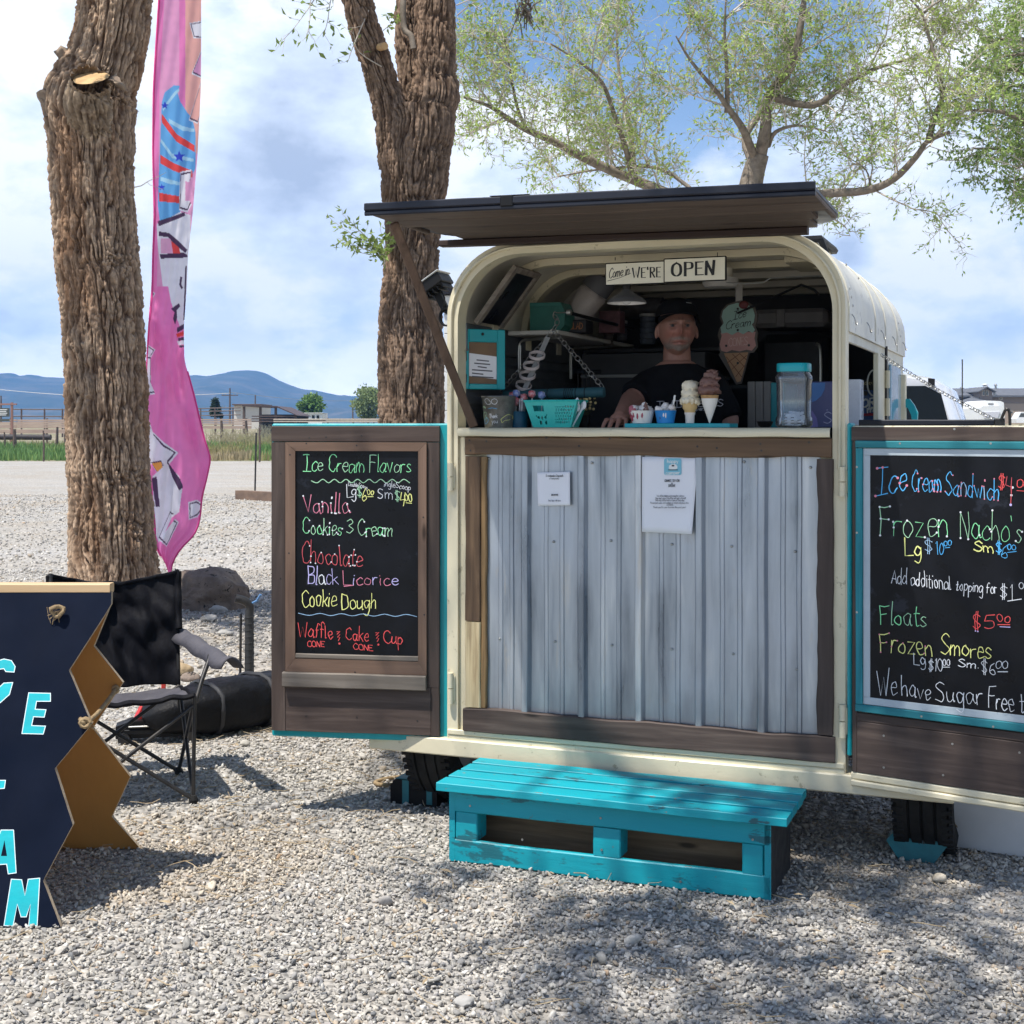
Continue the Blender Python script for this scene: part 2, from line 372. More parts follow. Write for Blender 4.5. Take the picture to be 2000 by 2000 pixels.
m_ink=FLAT('black_ink',(.012,.012,.014)); m_softink=FLAT('grey_ink',(.10,.10,.12))
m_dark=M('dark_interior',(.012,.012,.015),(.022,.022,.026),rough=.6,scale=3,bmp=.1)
m_glass=bpy.data.materials.new('clear_plastic'); m_glass.use_nodes=True; _t=m_glass.node_tree; _t.nodes.clear()   # thin clear wall
_a=N(_t,'ShaderNodeBsdfTransparent'); _a.inputs[0].default_value=(.90,.94,.97,1); _g=N(_t,'ShaderNodeBsdfGlossy'); _g.inputs['Roughness'].default_value=.06; _f=N(_t,'ShaderNodeFresnel'); _f.inputs[0].default_value=1.55
_d=N(_t,'ShaderNodeBsdfDiffuse'); _d.inputs[0].default_value=(.55,.62,.72,1); _x=N(_t,'ShaderNodeMixShader'); _x.inputs[0].default_value=.10; LK(_t,_a.outputs[0],_x.inputs[1]); LK(_t,_d.outputs[0],_x.inputs[2])
_m=N(_t,'ShaderNodeMixShader'); LK(_t,_f.outputs[0],_m.inputs[0]); LK(_t,_x.outputs[0],_m.inputs[1]); LK(_t,_g.outputs[0],_m.inputs[2]); _o=N(_t,'ShaderNodeOutputMaterial'); LK(_t,_m.outputs[0],_o.inputs[0])
def PANE(name,c,rough=.05):
    m,t,b=_new(name); b.inputs['Base Color'].default_value=c4(c); b.inputs['Roughness'].default_value=rough; b.inputs['Specular IOR Level'].default_value=.9; return m
m_pane=PANE('dark_window_glass',(.012,.016,.02))
# chalk
def CH(n,c): return FLAT('chalk_'+n,c,rough=.9)
CHK={'g':CH('green',(.30,.85,.42)),'w':CH('white',(.80,.82,.86)),'r':CH('red',(.62,.10,.12)),'p':CH('pink',(.72,.24,.34)),'v':CH('violet',(.55,.50,.85)),
     'y':CH('yellow',(.85,.86,.30)),'b':CH('blue',(.10,.48,.90)),'c':CH('pale_blue',(.35,.55,.78)),'o':CH('bright_red',(.85,.10,.10)),'l':CH('light_green',(.40,.70,.45))}
CK=list(CHK); CKM=[CHK[k] for k in CK]
# ---------------------------------------------------------------- a single-stroke hand for the writing ('!' = straight strokes)
G={}
for _l in '''I 62|!5,100 58,100|!32,100 30,0|!0,0 64,0
C 62|62,82 42,100 12,76 5,40 20,5 46,0 64,14
F 52|!0,0 2,100|!2,100 54,104|!1,56 40,58
V 54|!0,100 28,0 56,104
B 50|!0,0 0,100|0,100 40,95 42,64 2,52|2,52 50,45 48,6 0,0
L 48|!2,100 0,0 48,2
D 58|!4,0 4,100|4,100 44,88 58,50 40,8 4,0
W 84|!0,100 20,0 42,72 62,0 84,108
S 52|52,88 28,102 6,78 28,52 52,28 28,0 0,12
N 54|!0,0 3,100|!3,100 46,0|!46,0 54,104
A 58|!0,0 30,100 58,0|!11,36 47,36
O 62|31,100 6,78 4,22 31,0 58,22 56,78 31,100
P 50|!4,0 4,100|4,100 46,96 48,58 4,50
E 48|!50,100 4,100 4,0 50,0|!4,52 40,52
R 54|!4,0 4,100|4,100 46,96 46,58 4,52|!20,52 54,0
M 74|!0,0 6,100|!6,100 37,20 66,100|!66,100 72,0
X 50|!0,100 50,0|!50,100 0,0
G 62|60,84 38,100 8,74 6,28 34,0 58,16 58,44 36,44
H 54|!2,100 2,0|!52,100 52,0|!2,52 52,52
K 52|!2,100 2,0|!50,100 4,46|!16,56 54,0
T 56|!0,100 58,100|!29,100 29,0
U 54|2,100 2,30 26,0 50,28 52,100
Y 54|!0,100 27,50 54,100|!27,50 27,0
a 52|42,48 24,56 4,36 6,10 22,0 40,20 44,52|!44,50 45,12|45,12 49,0 56,4
b 46|!2,104 2,0|2,34 24,54 44,30 28,2 2,8
c 42|42,46 24,56 4,34 8,8 26,0 44,12
d 50|42,44 22,54 4,30 10,4 28,2 42,22|!44,106 44,0
e 46|4,28 42,34 34,56 12,50 4,24 20,0 46,12
f 38|38,92 24,104 14,82 12,0|!0,54 32,56
g 48|42,46 22,56 4,34 14,8 32,10 42,32|44,54 44,-20 26,-42 4,-30
h 46|!2,106 2,0|2,30 22,56 38,40 40,0
i 16|!6,54 6,0|!6,78 7,82
k 44|!2,106 2,0|!40,56 4,26|!14,34 44,0
l 18|!6,106 6,4|6,4 10,0 16,4
m 70|!2,54 2,0|2,32 16,56 30,42 30,0|30,32 46,56 62,42 62,0
n 46|!2,54 2,0|2,32 20,56 38,42 40,0
o 48|24,56 6,40 6,12 24,0 42,14 40,42 24,56
p 46|!2,54 2,-42|2,38 24,56 42,32 28,4 2,10
q 46|42,46 22,56 4,34 14,6 34,8 42,30|!44,54 44,-40
r 36|!2,54 2,0|2,30 14,52 34,54
s 40|38,48 20,56 6,42 22,28 38,14 20,0 2,8
t 34|!16,86 14,6|14,6 22,0 32,6|!0,56 34,58
u 46|2,54 4,14 20,0 38,18|!40,54 41,12|41,12 45,0 50,4
v 44|!0,54 20,0 42,56
w 62|!0,54 16,0 30,44 44,0 60,56
y 46|!0,54 20,4|!42,56 8,-40
z 44|!2,54 42,54 2,0 46,2
0 46|24,100 4,72 6,20 24,0 44,24 42,78 24,100
1 22|!4,80 14,100 14,0
2 46|4,78 24,102 42,74 4,0 48,0
3 46|4,88 28,102 40,76 18,54 44,30 24,0 2,12
4 50|!8,96 2,44 48,46|!40,98 36,-4
5 46|!44,100 10,100 6,56|6,56 36,58 44,26 22,0 2,12
6 46|38,98 10,60 6,20 24,0 42,16 30,42 8,30
9 46|42,80 22,100 4,74 20,52 42,72|!42,90 34,0
7 44|!2,98 42,98 14,0
x 44|!2,54 42,0|!42,54 2,0
8 46|24,52 6,76 24,100 42,76 24,52 4,24 24,0 44,26 24,52
$ 46|44,80 24,92 6,74 24,50 42,28 24,8 4,20|!20,108 18,-8|!30,108 28,-8
& 52|50,6 14,80 28,100 36,78 6,26 20,0 48,40
' 14|6,104 8,82
. 14|!4,0 6,2
, 14|6,4 2,-14
! 14|!6,100 6,28|!6,2 7,0
- 34|!4,40 30,40'''.split('\n'):
    h,*ss=_l.split('|'); ch,w=h.split(' ')
    G[ch]=(float(w),[(s.startswith('!'),[tuple(float(x) for x in p.split(',')) for p in s.lstrip('!').split()]) for s in ss])
def cat(P,k=5):
    out=[]
    n=len(P)
    for i in range(n-1):
        p0=P[max(i-1,0)];p1=P[i];p2=P[i+1];p3=P[min(i+2,n-1)]
        for j in range(k):
            t=j/k
            out.append(tuple(.5*((2*p1[a])+(-p0[a]+p2[a])*t+(2*p0[a]-5*p1[a]+4*p2[a]-p3[a])*t*t+(-p0[a]+3*p1[a]-3*p2[a]+p3[a])*t*t*t) for a in range(len(p1))))
    out.append(tuple(P[-1])); return out
def write(mb,text,x0,y0,x1,y1,h,w,mi,f,slant=0.0,dots=None,jit=2.4,cal=0.0,gap=9,dotr=None,up=None):
    """writes text from (x0,y0) to (x1,y1), both on the base line, capitals h tall; mi may be a list (one colour per letter)"""
    tot=sum((G.get(c,G['.'])[0] if c!=' ' else 26)+gap for c in text)-gap
    dx=(x1-x0)/tot; dy=(y1-y0)/tot; s=h/100; pen=0
    ux,uy=up or (0,-1)
    for q,c in enumerate(text):
        if c==' ': pen+=26+gap; continue
        gw,st=G.get(c,G['.']); m=mi[q%len(mi)] if isinstance(mi,list) else mi
        jy=(sn(q,h+x0)-.5)*jit
        for straight,P in st:
            pts=P if straight else cat(P)
            if straight and len(P)==2:
                a,b=P; bx=(sn(q+3,x0)-.5)*4; pts=[a,((a[0]+b[0])/2+bx*jit*.3,(a[1]+b[1])/2),b]
            Q=[]; hs=1+(sn(q,x0*1.3)-.5)*.24*min(jit,1); tl_=(sn(q+9,y0)-.5)*.18*min(jit,1)
            for gx,gy in pts:
                gy=gy*hs; gx=gx+gy*tl_
                k=pen+gx+gy*slant; wx=(mnoise.noise(Vector((gx*.03+q*3,gy*.03,x0)))*h*.075*min(jit,1)); wy=(mnoise.noise(Vector((gx*.03+q*3,gy*.03+9,y0)))*h*.075*min(jit,1)); Q.append((x0+k*dx+ux*(gy*s)+wx,y0+k*dy+uy*(gy*s)+jy+wy))
            mb.ribbon(Q,w*(.66+.36*sn(q+len(pts),h) if jit>0 else 1),m,f,cal)
            if dots is not None:
                for ei,e in enumerate((Q[0],Q[-1])):
                    if sn(q*7+ei+len(pts),x0)<.45: continue
                    mb.dot(e[0],e[1],dotr or w*.95,dots,f)
        pen+=gw+gap
# ---------------------------------------------------------------- ground, gravel, field, mountains
def gz(y):
    if y<64: return 0.0
    if y<200: return (y-64)*.016
    return 2.176
def ground():
    m,t,b=_new('gravel_and_earth'); co=N(t,'ShaderNodeTexCoord').outputs['Object']
    sp=N(t,'ShaderNodeSeparateXYZ'); LK(t,co,sp.inputs[0])
    def vor(sc,off):
        v=N(t,'ShaderNodeTexVoronoi'); v.inputs['Scale'].default_value=sc
        mp=N(t,'ShaderNodeMapping'); mp.inputs['Location'].default_value=(off,off,0); LK(t,co,mp.inputs[0]); LK(t,mp.outputs[0],v.inputs[0]); return v
    v=vor(36,0); v2=vor(16,3)
    sx=N(t,'ShaderNodeSeparateColor'); LK(t,v.outputs['Color'],sx.inputs[0]); sx2=N(t,'ShaderNodeSeparateColor'); LK(t,v2.outputs['Color'],sx2.inputs[0])
    st=ramp(t,sx.outputs[0],[(.0,(.17,.16,.15)),(.35,(.33,.315,.29)),(.7,(.44,.41,.365)),(.93,(.58,.55,.50)),(1,(.68,.65,.60))])
    st2=ramp(t,sx2.outputs[0],[(.0,(.24,.235,.225)),(.5,(.36,.345,.32)),(1,(.50,.48,.45))])
    col=mixc(t,.4,st,st2)
    big=tnoise(t,co,.55,6,.6); col=mixc(t,maprange(t,big,.40,.66,0,.55),col,(.36,.30,.225))
    col=mixc(t,maprange(t,tnoise(t,co,.2,4,.5,(1,2.5,1),0,7),.5,.68,0,.35),col,(.46,.44,.42))
    soil=mixc(t,maprange(t,tnoise(t,co,.35,6,.65),.4,.62,0,1),(.30,.25,.18),(.20,.20,.10))
    edge=N(t,'ShaderNodeMath',operation='ADD'); LK(t,sp.outputs[1],edge.inputs[0]); LK(t,maprange(t,tnoise(t,co,.6,5),0,1,-1.6,1.6),edge.inputs[1])
    col=mixc(t,maprange(t,edge.outputs[0],63,64.5),col,soil)
    LK(t,col,b.inputs['Base Color']); b.inputs['Roughness'].default_value=.85; b.inputs['Specular IOR Level'].default_value=.25
    h=N(t,'ShaderNodeMath',operation='ADD'); LK(t,v.outputs['Distance'],h.inputs[0]); LK(t,v2.outputs['Distance'],h.inputs[1])
    inv=N(t,'ShaderNodeMath',operation='MULTIPLY'); LK(t,h.outputs[0],inv.inputs[0]); inv.inputs[1].default_value=-1
    bump(t,b,inv.outputs[0],1.0,.022)
    ys=[-60,-20,0,1,2,3,4,5,6,7,8,9,10,12,14,17,20,25,30,40,50,60,64,70,80,100,120,150,200,400,1000,3000,9000,24000]
    xs=[-24000,-6000,-1500,-400,-150,-60,-30,-20,-14,-10,-8,-6,-5,-4,-3,-2,-1,0,1,2,3,4,5,6,8,10,14,20,30,60,150,400,1500,6000,24000]
    P=[[(x,y,gz(y)+ (.012*mnoise.noise(Vector((x*.8,y*.8,3))) if 2<y<30 and abs(x)<15 else 0)) for x in xs] for y in ys]
    mb=MB(); mb.grid(P,flip=True); o=mb.build('ground',m,smooth=180); tag(o,None,None,kind='structure')
ground()
def ico(sub):
    import bmesh
    bm=bmesh.new(); bmesh.ops.create_icosphere(bm,subdivisions=sub,radius=1)
    bm.verts.ensure_lookup_table(); V=np.array([v.co[:] for v in bm.verts]); Fq=np.array([[v.index for v in f.verts] for f in bm.faces]); bm.free(); return V,Fq
def vnoise(P,seed=0):     # smooth value noise of (n,3) points
    P=np.asarray(P,dtype=np.float64); i=np.floor(P).astype(np.int64); f=P-i; f=f*f*(3-2*f)
    def h(a,b,c):
        n=(a*374761393+b*668265263+c*2147483647+seed*974711)&0x7fffffff
        n=(n^(n>>13))*1274126177&0x7fffffff; n=(n^(n>>16)); return (n&0xffff)/65535.0
    r=0
    for dx in (0,1):
        for dy in (0,1):
            for dz in (0,1):
                w=(f[:,0] if dx else 1-f[:,0])*(f[:,1] if dy else 1-f[:,1])*(f[:,2] if dz else 1-f[:,2])
                r=r+w*h(i[:,0]+dx,i[:,1]+dy,i[:,2]+dz)
    return r
def rots(n,flat=1.0):
    a=RNG.uniform(0,2*PI,n); b=RNG.normal(0,.55*flat,n); c=RNG.normal(0,.55*flat,n)
    ca,sa,cb,sb,cc,sc=np.cos(a),np.sin(a),np.cos(b),np.sin(b),np.cos(c),np.sin(c); o=np.zeros(n);i=np.ones(n)
    Rz=np.array([[ca,-sa,o],[sa,ca,o],[o,o,i]]).transpose(2,0,1); Rx=np.array([[i,o,o],[o,cb,-sb],[o,sb,cb]]).transpose(2,0,1); Ry=np.array([[cc,o,sc],[o,i,o],[-sc,o,cc]]).transpose(2,0,1)
    return Rx@Ry@Rz
STONE_COL=np.array([(.37,.35,.315),(.44,.41,.36),(.51,.475,.415),(.30,.285,.265),(.40,.375,.35),(.58,.54,.48),(.42,.35,.27),(.62,.59,.54),(.20,.20,.20),(.44,.32,.22)])
STONE_W=np.array([.2,.2,.15,.11,.12,.08,.06,.035,.035,.01])
def stones(n,y0,y1,sub,smin,smax,zoff):
    V0,F0=ico(sub); nv=len(V0)
    prot=[]
    for k in range(14):
        A=V0*(1+.42*(vnoise(V0*1.15+k*7.3,k)[:,None]-.5)+.22*(vnoise(V0*2.6+k*3.1,k+40)[:,None]-.5))
        for q in range(8):      # a few chipped facets
            d=RNG.normal(0,1,3); d/=np.linalg.norm(d); c=RNG.uniform(.42,.70); e=np.maximum(A@d-c,0); A=A-e[:,None]*d
        prot.append(A*np.array([1,RNG.uniform(.6,.9),RNG.uniform(.42,.66)]))
    prot=np.array(prot)
    y=np.sqrt(RNG.uniform(0,1,n)*(y1*y1-y0*y0)+y0*y0); x=RNG.uniform(-.40,.40,n)*y
    s=np.exp(RNG.normal(math.log((smin*smax)**.5),.34,n)); s=np.clip(s,smin*.8,smax*1.35)
    R_=rots(n); A=prot[RNG.integers(0,14,n)]*s[:,None,None]
    A=np.einsum('nij,nkj->nki',R_,A)
    z=RNG.uniform(-.3,.42,n)*s+zoff+.012*0
    P=np.stack([x,y,z],1)
    A=A+P[:,None,:]
    ci=RNG.choice(len(STONE_COL),n,p=STONE_W/STONE_W.sum()); C=STONE_COL[ci]*RNG.uniform(.82,1.16,(n,1))
    warm=vnoise(np.stack([x*.8,y*.8,0*x],1),9); C=C*np.where(warm[:,None]>.66,np.array([1.04,.98,.90]),1.0)
    return A.reshape(-1,3),(F0[None]+(np.arange(n)*nv)[:,None,None]).reshape(-1,3),np.repeat(C,nv,0)
def gravel():
    parts=[stones(31000,3.3,5.2,2,.0056,.0112,.004),stones(38000,5.2,8.2,1,.0068,.0132,.003),stones(26000,8.2,15,1,.011,.021,.002),stones(30000,15,32,1,.015,.030,.002),stones(260,3.3,9,2,.018,.027,.006)]
    off=0;Vs=[];Fs=[];Cs=[]
    for V,Fq,C in parts: Vs.append(V);Fs.append(Fq+off);Cs.append(C);off+=len(V)
    o=raw_mesh('gravel',np.concatenate(Vs),np.concatenate(Fs),ATTR('gravel_stone',.8,spec=.3,mul=(90,.72,1.12)),cols=np.concatenate(Cs))
    tag(o,'loose grey and tan gravel spread over the yard','gravel',kind='stuff')
gravel()
def litter():
    mb=MB(); g=random.Random(5)
    for i in range(900):
        y=3.5+g.random()**1.3*7.5; x=g.uniform(-.38,.38)*y
        if i<430: x=g.uniform(-.36,-.10)*y; y=g.uniform(4.6,8.5); x=g.uniform(-.36,-.08)*y
        a=g.uniform(0,2*PI); L=g.uniform(.03,.11); z=.020+g.random()*.008
        c=g.uniform(-.4,.4)
        pts=[(x+L*t*math.cos(a+c*t),y+L*t*math.sin(a+c*t),z+.008*math.sin(t*3+i)) for t in (0,.33,.66,1)]
        mb.tube(pts,g.uniform(.0009,.0019),4)
    for i in range(260):
        y=3.6+g.random()*6; x=g.uniform(-.37,.37)*y; a=g.uniform(0,6.3); L=g.uniform(.012,.03); z=.022; dx,dy=math.cos(a)*L,math.sin(a)*L
        mb.add([(x-dx,y-dy,z),(x+dy*.3,y-dx*.3,z+.006),(x+dx,y+dy,z+.003),(x-dy*.3,y+dx*.3,z+.004)],[[0,1,2,3]])
    o=mb.build('straw',M('dry_straw',(.42,.34,.22),(.28,.20,.12),rough=.9,scale=30,bmp=0)); tag(o,'dry straw and twigs scattered on the gravel','straw',kind='stuff')
litter()
# far mountains, as deep ridges with their own relief
RIDGE=[(-500,742),(-200,736),(-60,733),(0,729.5),(22,728.5),(40,733),(57,731),(80,735),(125,737),(170,740),(230,736),(290,741),(340,737),(380,731.5),(400,735),(420,732),(440,727),(455,724.5),(485,723),(505,724),(520,729),(535,737),(552,745),(570,753),(585,759),(610,761),(625,764),(645,769),(665,771.5),(690,773),(740,775),(800,779),(900,786),(1050,796),(1300,803),(1600,800),(1900,806),(2600,800)]
def mountains():
    D=3000.0; xs=np.linspace(-520,2600,420); yr=np.interp(xs,[p[0] for p in RIDGE],[p[1] for p in RIDGE])
    ridge=(CY-yr)/F*D; X=(xs-CX)/F*D
    rows=[];K=46
    for k in range(K+1):
        t=k/K; dep=D-1500*(1-t)
        Xk=X*(.55+.45*dep/D) if False else X
        nz=vnoise(np.stack([X/140,np.full_like(X,dep/140),0*X],1),3)-.5; nz2=vnoise(np.stack([X/50,np.full_like(X,dep/73),0*X+4],1),8)-.5
        zz=ridge*t**1.55+(nz*50+nz2*20)*t*(1-t)*2.2+ (vnoise(np.stack([X/13,0*X,0*X],1),5)-.5)*2.4*t
        rows.append(np.stack([Xk,np.full_like(X,dep),np.maximum(zz+1,-1)],1))
    Fq=[]; n=len(xs)
    V=np.concatenate(rows); idx=np.arange((K)*(n-1)); i=idx//(n-1);j=idx%(n-1)
    Fq=np.stack([i*n+j,i*n+j+1,(i+1)*n+j+1,(i+1)*n+j],1)
    m,t,b=_new('mountain_slope'); co=N(t,'ShaderNodeTexCoord').outputs['Object']
    col=ramp(t,tnoise(t,co,.012,9,.65),[(.36,(.045,.062,.040)),(.52,(.085,.088,.060)),(.68,(.17,.145,.11))]); LK(t,col,b.inputs['Base Color']); b.inputs['Roughness'].default_value=1; b.inputs['Specular IOR Level'].default_value=.05
    o=raw_mesh('mountain',V,Fq,m,smooth=True); tag(o,None,None,kind='structure')
mountains()
def haze():
    m=bpy.data.materials.new('air'); m.use_nodes=True; t=m.node_tree; t.nodes.clear()
    v=N(t,'ShaderNodeVolumePrincipled'); v.inputs['Color'].default_value=(.22,.50,1,1); v.inputs['Density'].default_value=HAZE_D; v.inputs['Anisotropy'].default_value=.2
    o=N(t,'ShaderNodeOutputMaterial'); LK(t,v.outputs[0],o.inputs['Volume'])
    mb=MB(); mb.box(-2600,2600,-60,3060,-6,215,b=0.0)
    ob=mb.build('haze',m); tag(ob,'thin blue air in front of the far mountains','haze',kind='stuff')
HAZE_D=3.6e-4
if HAZE_D: haze()
# green field beyond the gravel
def field_grass():
    n=26000; y=RNG.uniform(64,80,n); x=RNG.uniform(-34,-7.5,n)
    h=RNG.uniform(.25,.62,n)*(.75+.5*vnoise(np.stack([x*.5,y*.5,0*x],1),2)); w=RNG.uniform(.02,.045,n); a=RNG.uniform(0,PI,n); ln=RNG.normal(0,.16,(n,2))
    z=(y-64)*.016
    dx=np.cos(a)*w; dy=np.sin(a)*w*.4
    b0=np.stack([x-dx,y-dy,z],1); b1=np.stack([x+dx,y+dy,z],1); m1=np.stack([x+dx*.7+ln[:,0]*.4*h,y+dy*.7+ln[:,1]*.4*h,z+h*.6],1); m0=np.stack([x-dx*.7+ln[:,0]*.4*h,y-dy*.7+ln[:,1]*.4*h,z+h*.6],1)
    tp_=np.stack([x+ln[:,0]*h,y+ln[:,1]*h,z+h],1); t2=tp_+np.array([.006,0,0])
    V=np.stack([b0,b1,m1,m0,tp_,t2],1).reshape(-1,3); k=np.arange(n)[:,None]*6
    Fq=np.concatenate([k+np.array([[0,1,2,3]]),k+np.array([[3,2,5,4]])])
    dry=vnoise(np.stack([x*.35,y*.35,0*x+1],1),6)+RNG.normal(0,.07,n)
    patch=(x>-14.2)&(x<-12.2)&(y<67)
    C=np.where((dry>.62)[:,None],np.array([.36,.31,.14]),np.where((dry>.42)[:,None],np.array([.24,.34,.10]),np.array([.15,.27,.08])))*RNG.uniform(.75,1.25,(n,1))
    C[patch]=np.array([.42,.34,.20])*RNG.uniform(.8,1.2,(patch.sum(),1))
    o=raw_mesh('field_grass',V,Fq,ATTR('grass_blade',.6,trans=.35),cols=np.repeat(C,6,0)); tag(o,'tall green and drying grass in the field behind the gravel lot','grass',kind='stuff')
field_grass()
# ---------------------------------------------------------------- far things on the left
m_rail=M('sunbleached_plank',(.46,.34,.27),(.34,.25,.20),rough=.8,scale=3,stretch=(.2,1,1))
m_pipe=FLAT('rusty_pipe',(.10,.065,.055)); m_pole=M('old_post',(.13,.09,.07),(.08,.06,.05),rough=.9)
def P3(px,py,d): return wp(px,py,d)
def rail_fence(px0,px1,tops,h,d,name,label,posts,mat,pw=.1):
    r=thing(name,label,'fence',((px0+px1)/2/1-CX and ((px0+px1)/2-CX)/F*d,d,gz(d)))
    ox=((px0+px1)/2-CX)/F*d; x0=(px0-CX)/F*d-ox; x1=(px1-CX)/F*d-ox
    for py in tops:
        z=H-(py-CY)/F*d-gz(d); mb=MB()
        seg=max(1,int(abs(x1-x0)/3.2))
        for i in range(seg):
            a=x0+(x1-x0)*i/seg; b=x0+(x1-x0)*(i+1)/seg-.03; k=(sn(i,py)-.5)*.06
            mb.board(a,b,-.02,.02,z-h/2+k,z+h/2+k,n=6,amp=.008,seed=i+py)
        mb.build('rail',mat,r)
    for px in posts:
        x=(px-CX)/F*d-ox; mb=MB(); mb.board(x-pw/2,x+pw/2,.025,.025+pw,-.1,H-(tops[0]-CY)/F*d-gz(d)+.12,axis='z',n=6,amp=.006,seed=px); mb.build('post',m_pole,r)
    return r
rail_fence(-60,128,(820.5,825.5,830,834.5,840,844.5),.13,92,'plank_fence','weathered pink plank corral fence beside the carved yard sign',(-40,20,91,126),m_rail)
rail_fence(386,492,(820,823.8,828,832.5,836.5),.10,98,'plank_fence','bleached rail fence running up to the dark open shed',(394,432,481),m_rail)
rail_fence(534,740,(819.5,823),.16,104,'plank_fence','pale top-rail fence passing in front of the white trailer home',(560,600,640,690,730),M('pale_plank',(.55,.47,.38),(.42,.36,.30),rough=.8))
r=thing('pipe_fence','rust brown pipe fence standing above the pink planks','fence',(-37,112,gz(112)))
for z0,z1 in ((799.5,801.5),(813,815)):
    mb=MB(); a=wp(22,z0,112)-r.location; b=wp(130,z0+.4,112)-r.location; mb.tube([a,b],.055,6); mb.build('rail',m_pipe,r)
for px in (42,87,122):
    mb=MB(); a=wp(px,799,112)-r.location; mb.tube([(a.x,a.y,0),(a.x,a.y,a.z+.03)],.07,6); mb.build('post',m_pipe,r)
r=thing('pipe_corral','thin pipe corral panels beside the dark pine','fence',(-20,118,gz(118)))
for z0 in (798,804,812):
    mb=MB(); a=wp(386,z0,118)-r.location; b=wp(470,z0-2,118)-r.location; mb.tube([a,b],.05,6); mb.build('rail',m_pipe,r)
for px in (392,420,455):
    mb=MB(); a=wp(px,797.5,118)-r.location; mb.tube([(a.x,a.y,0),(a.x,a.y,a.z)],.06,6); mb.build('post',m_pipe,r)
r=thing('yard_sign','dark carved board sign with pale lines hung on a reddish post','sign',(wp(10,860,86).x,86,gz(86)))
o_=r.location
mb=MB(); mb.board(wp(20.5,0,86).x-o_.x,wp(24.5,0,86).x-o_.x,0,.14,0,wp(0,786,86).z-o_.z,axis='z',n=6,amp=.004); mb.build('post',M('reddish_post',(.32,.17,.13),(.24,.13,.10),rough=.8),r)
mb=MB(); mb.board(wp(-30,0,86).x-o_.x,wp(32,0,86).x-o_.x,-.02,.12,wp(0,791,86).z-o_.z,wp(0,788.2,86).z-o_.z,n=6,amp=.01); mb.build('cross_beam',M('reddish_beam',(.36,.19,.15),(.26,.14,.11),rough=.8),r)
mb=MB(); mb.board(wp(-28,0,86).x-o_.x,wp(19,0,86).x-o_.x,-.06,-.01,wp(0,814,86).z-o_.z,wp(0,797,86).z-o_.z,n=6,amp=.006); bd=mb.build('board',M('dark_green_board',(.08,.085,.07),(.06,.065,.05)),r)
mb=MB()
for k in range(4):
    z=wp(0,800.3+k*3.4,86).z-o_.z
    mb.box(wp(0,0,86).x-o_.x,wp(15-2*(k%2),0,86).x-o_.x,-.075,-.062,z-.025,z+.025)
mb.build('painted_line',m_white,bd)
mb=MB(); mb.board(wp(-28,0,86).x-o_.x,wp(19,0,86).x-o_.x,-.06,-.01,wp(0,823,86).z-o_.z,wp(0,818.5,86).z-o_.z,n=6,amp=.006); mb.build('lower_board',M('dark_green_board_low',(.08,.085,.07),(.06,.065,.05)),r)
mb=MB(); p=gp(50,858.5,0) if False else None
a=wp(-30,853.5,82); b=wp(99.5,854,82); mb.tube([a,a.lerp(b,.5),b],.17,14); o=mb.build('culvert_pipe',M('dark_culvert',(.028,.022,.022),(.045,.036,.034),rough=.7),smooth=40); tag(o,'long black culvert pipe lying along the grass edge','pipe')
for px,p0,p1,d,w,lab in ((28.5,838,868,72,.10,'crooked short stump post by the black culvert pipe'),(109,834,866,74,.08,'leaning weathered stake near the big trunk'),(85,841,906,63,.045,'thin grey stake at the gravel edge'),(9,844,872,71,.05,'small dark stake under the carved sign'),(507,836,907,62,.05,'thin tan stake behind the menu door'),(433,822,853,90,.11,'dark fence post in the dry weeds'),(481,822,856,88,.11,'dark fence post nearest the open shed')):
    mb=MB(); a=wp(px,p1,d); b=wp(px+(3 if 'lean' in lab else -.5),p0,d); a.z=min(a.z,gz(d)); mb.tube([a,a.lerp(b,.5)+Vector((.02,0,0)),b],[w*.9,w,w*.75],6); tag(mb.build('fence_stake',m_pole),lab,'post','loose posts at the field edge')
# utility poles
def pole(px,top,d,arms,label,wire=None):
    x=(px-CX)/F*d; z=H-(top-CY)/F*d; r=thing('utility_pole',label,'utility pole',(x,d,gz(d)),0,'utility poles on the plain'); h=z-gz(d)
    mb=MB(); mb.tube([(0,0,-.2),(0,0,h)],[.17,.11],8); mb.build('post',m_pole,r)
    for dz in arms:
        mb=MB(); mb.box(-1.25,1.25,-.14,-.02,h-dz-.07,h-dz+.07); mb.build('crossarm',m_pole,r)
        for x_ in (-1.1,-.6,.6,1.1): mb=MB(); mb.tube([(x_,-.08,h-dz+.05),(x_,-.08,h-dz+.3)],.05,6); mb.build('insulator',m_zinc,r)
    return r
pole(449,758,210,(1.1,3.0),'tall utility pole with two crossarms in front of the mountain')
pole(498.5,771,240,(),'plain utility pole behind the shed roof'); pole(689,783,260,(),'short bare pole beside the far willow'); pole(2,773,200,(),'dark pole over the carved sign')
for k,(p0,p1) in enumerate((((449,766),(760,778)),((-40,757),(449,768)))):
    mb=MB(); a=wp(*p0,210); b=wp(*p1,300 if k==0 else 200); mb.tube([a.lerp(b,i/12)-Vector((0,0,.9*math.sin(PI*i/12))) for i in range(13)],.03,4); tag(mb.build('power_line',m_zinc),('pale power line sagging right from the crossarm pole','pale power line reaching left behind the pink flag')[k],'cable')
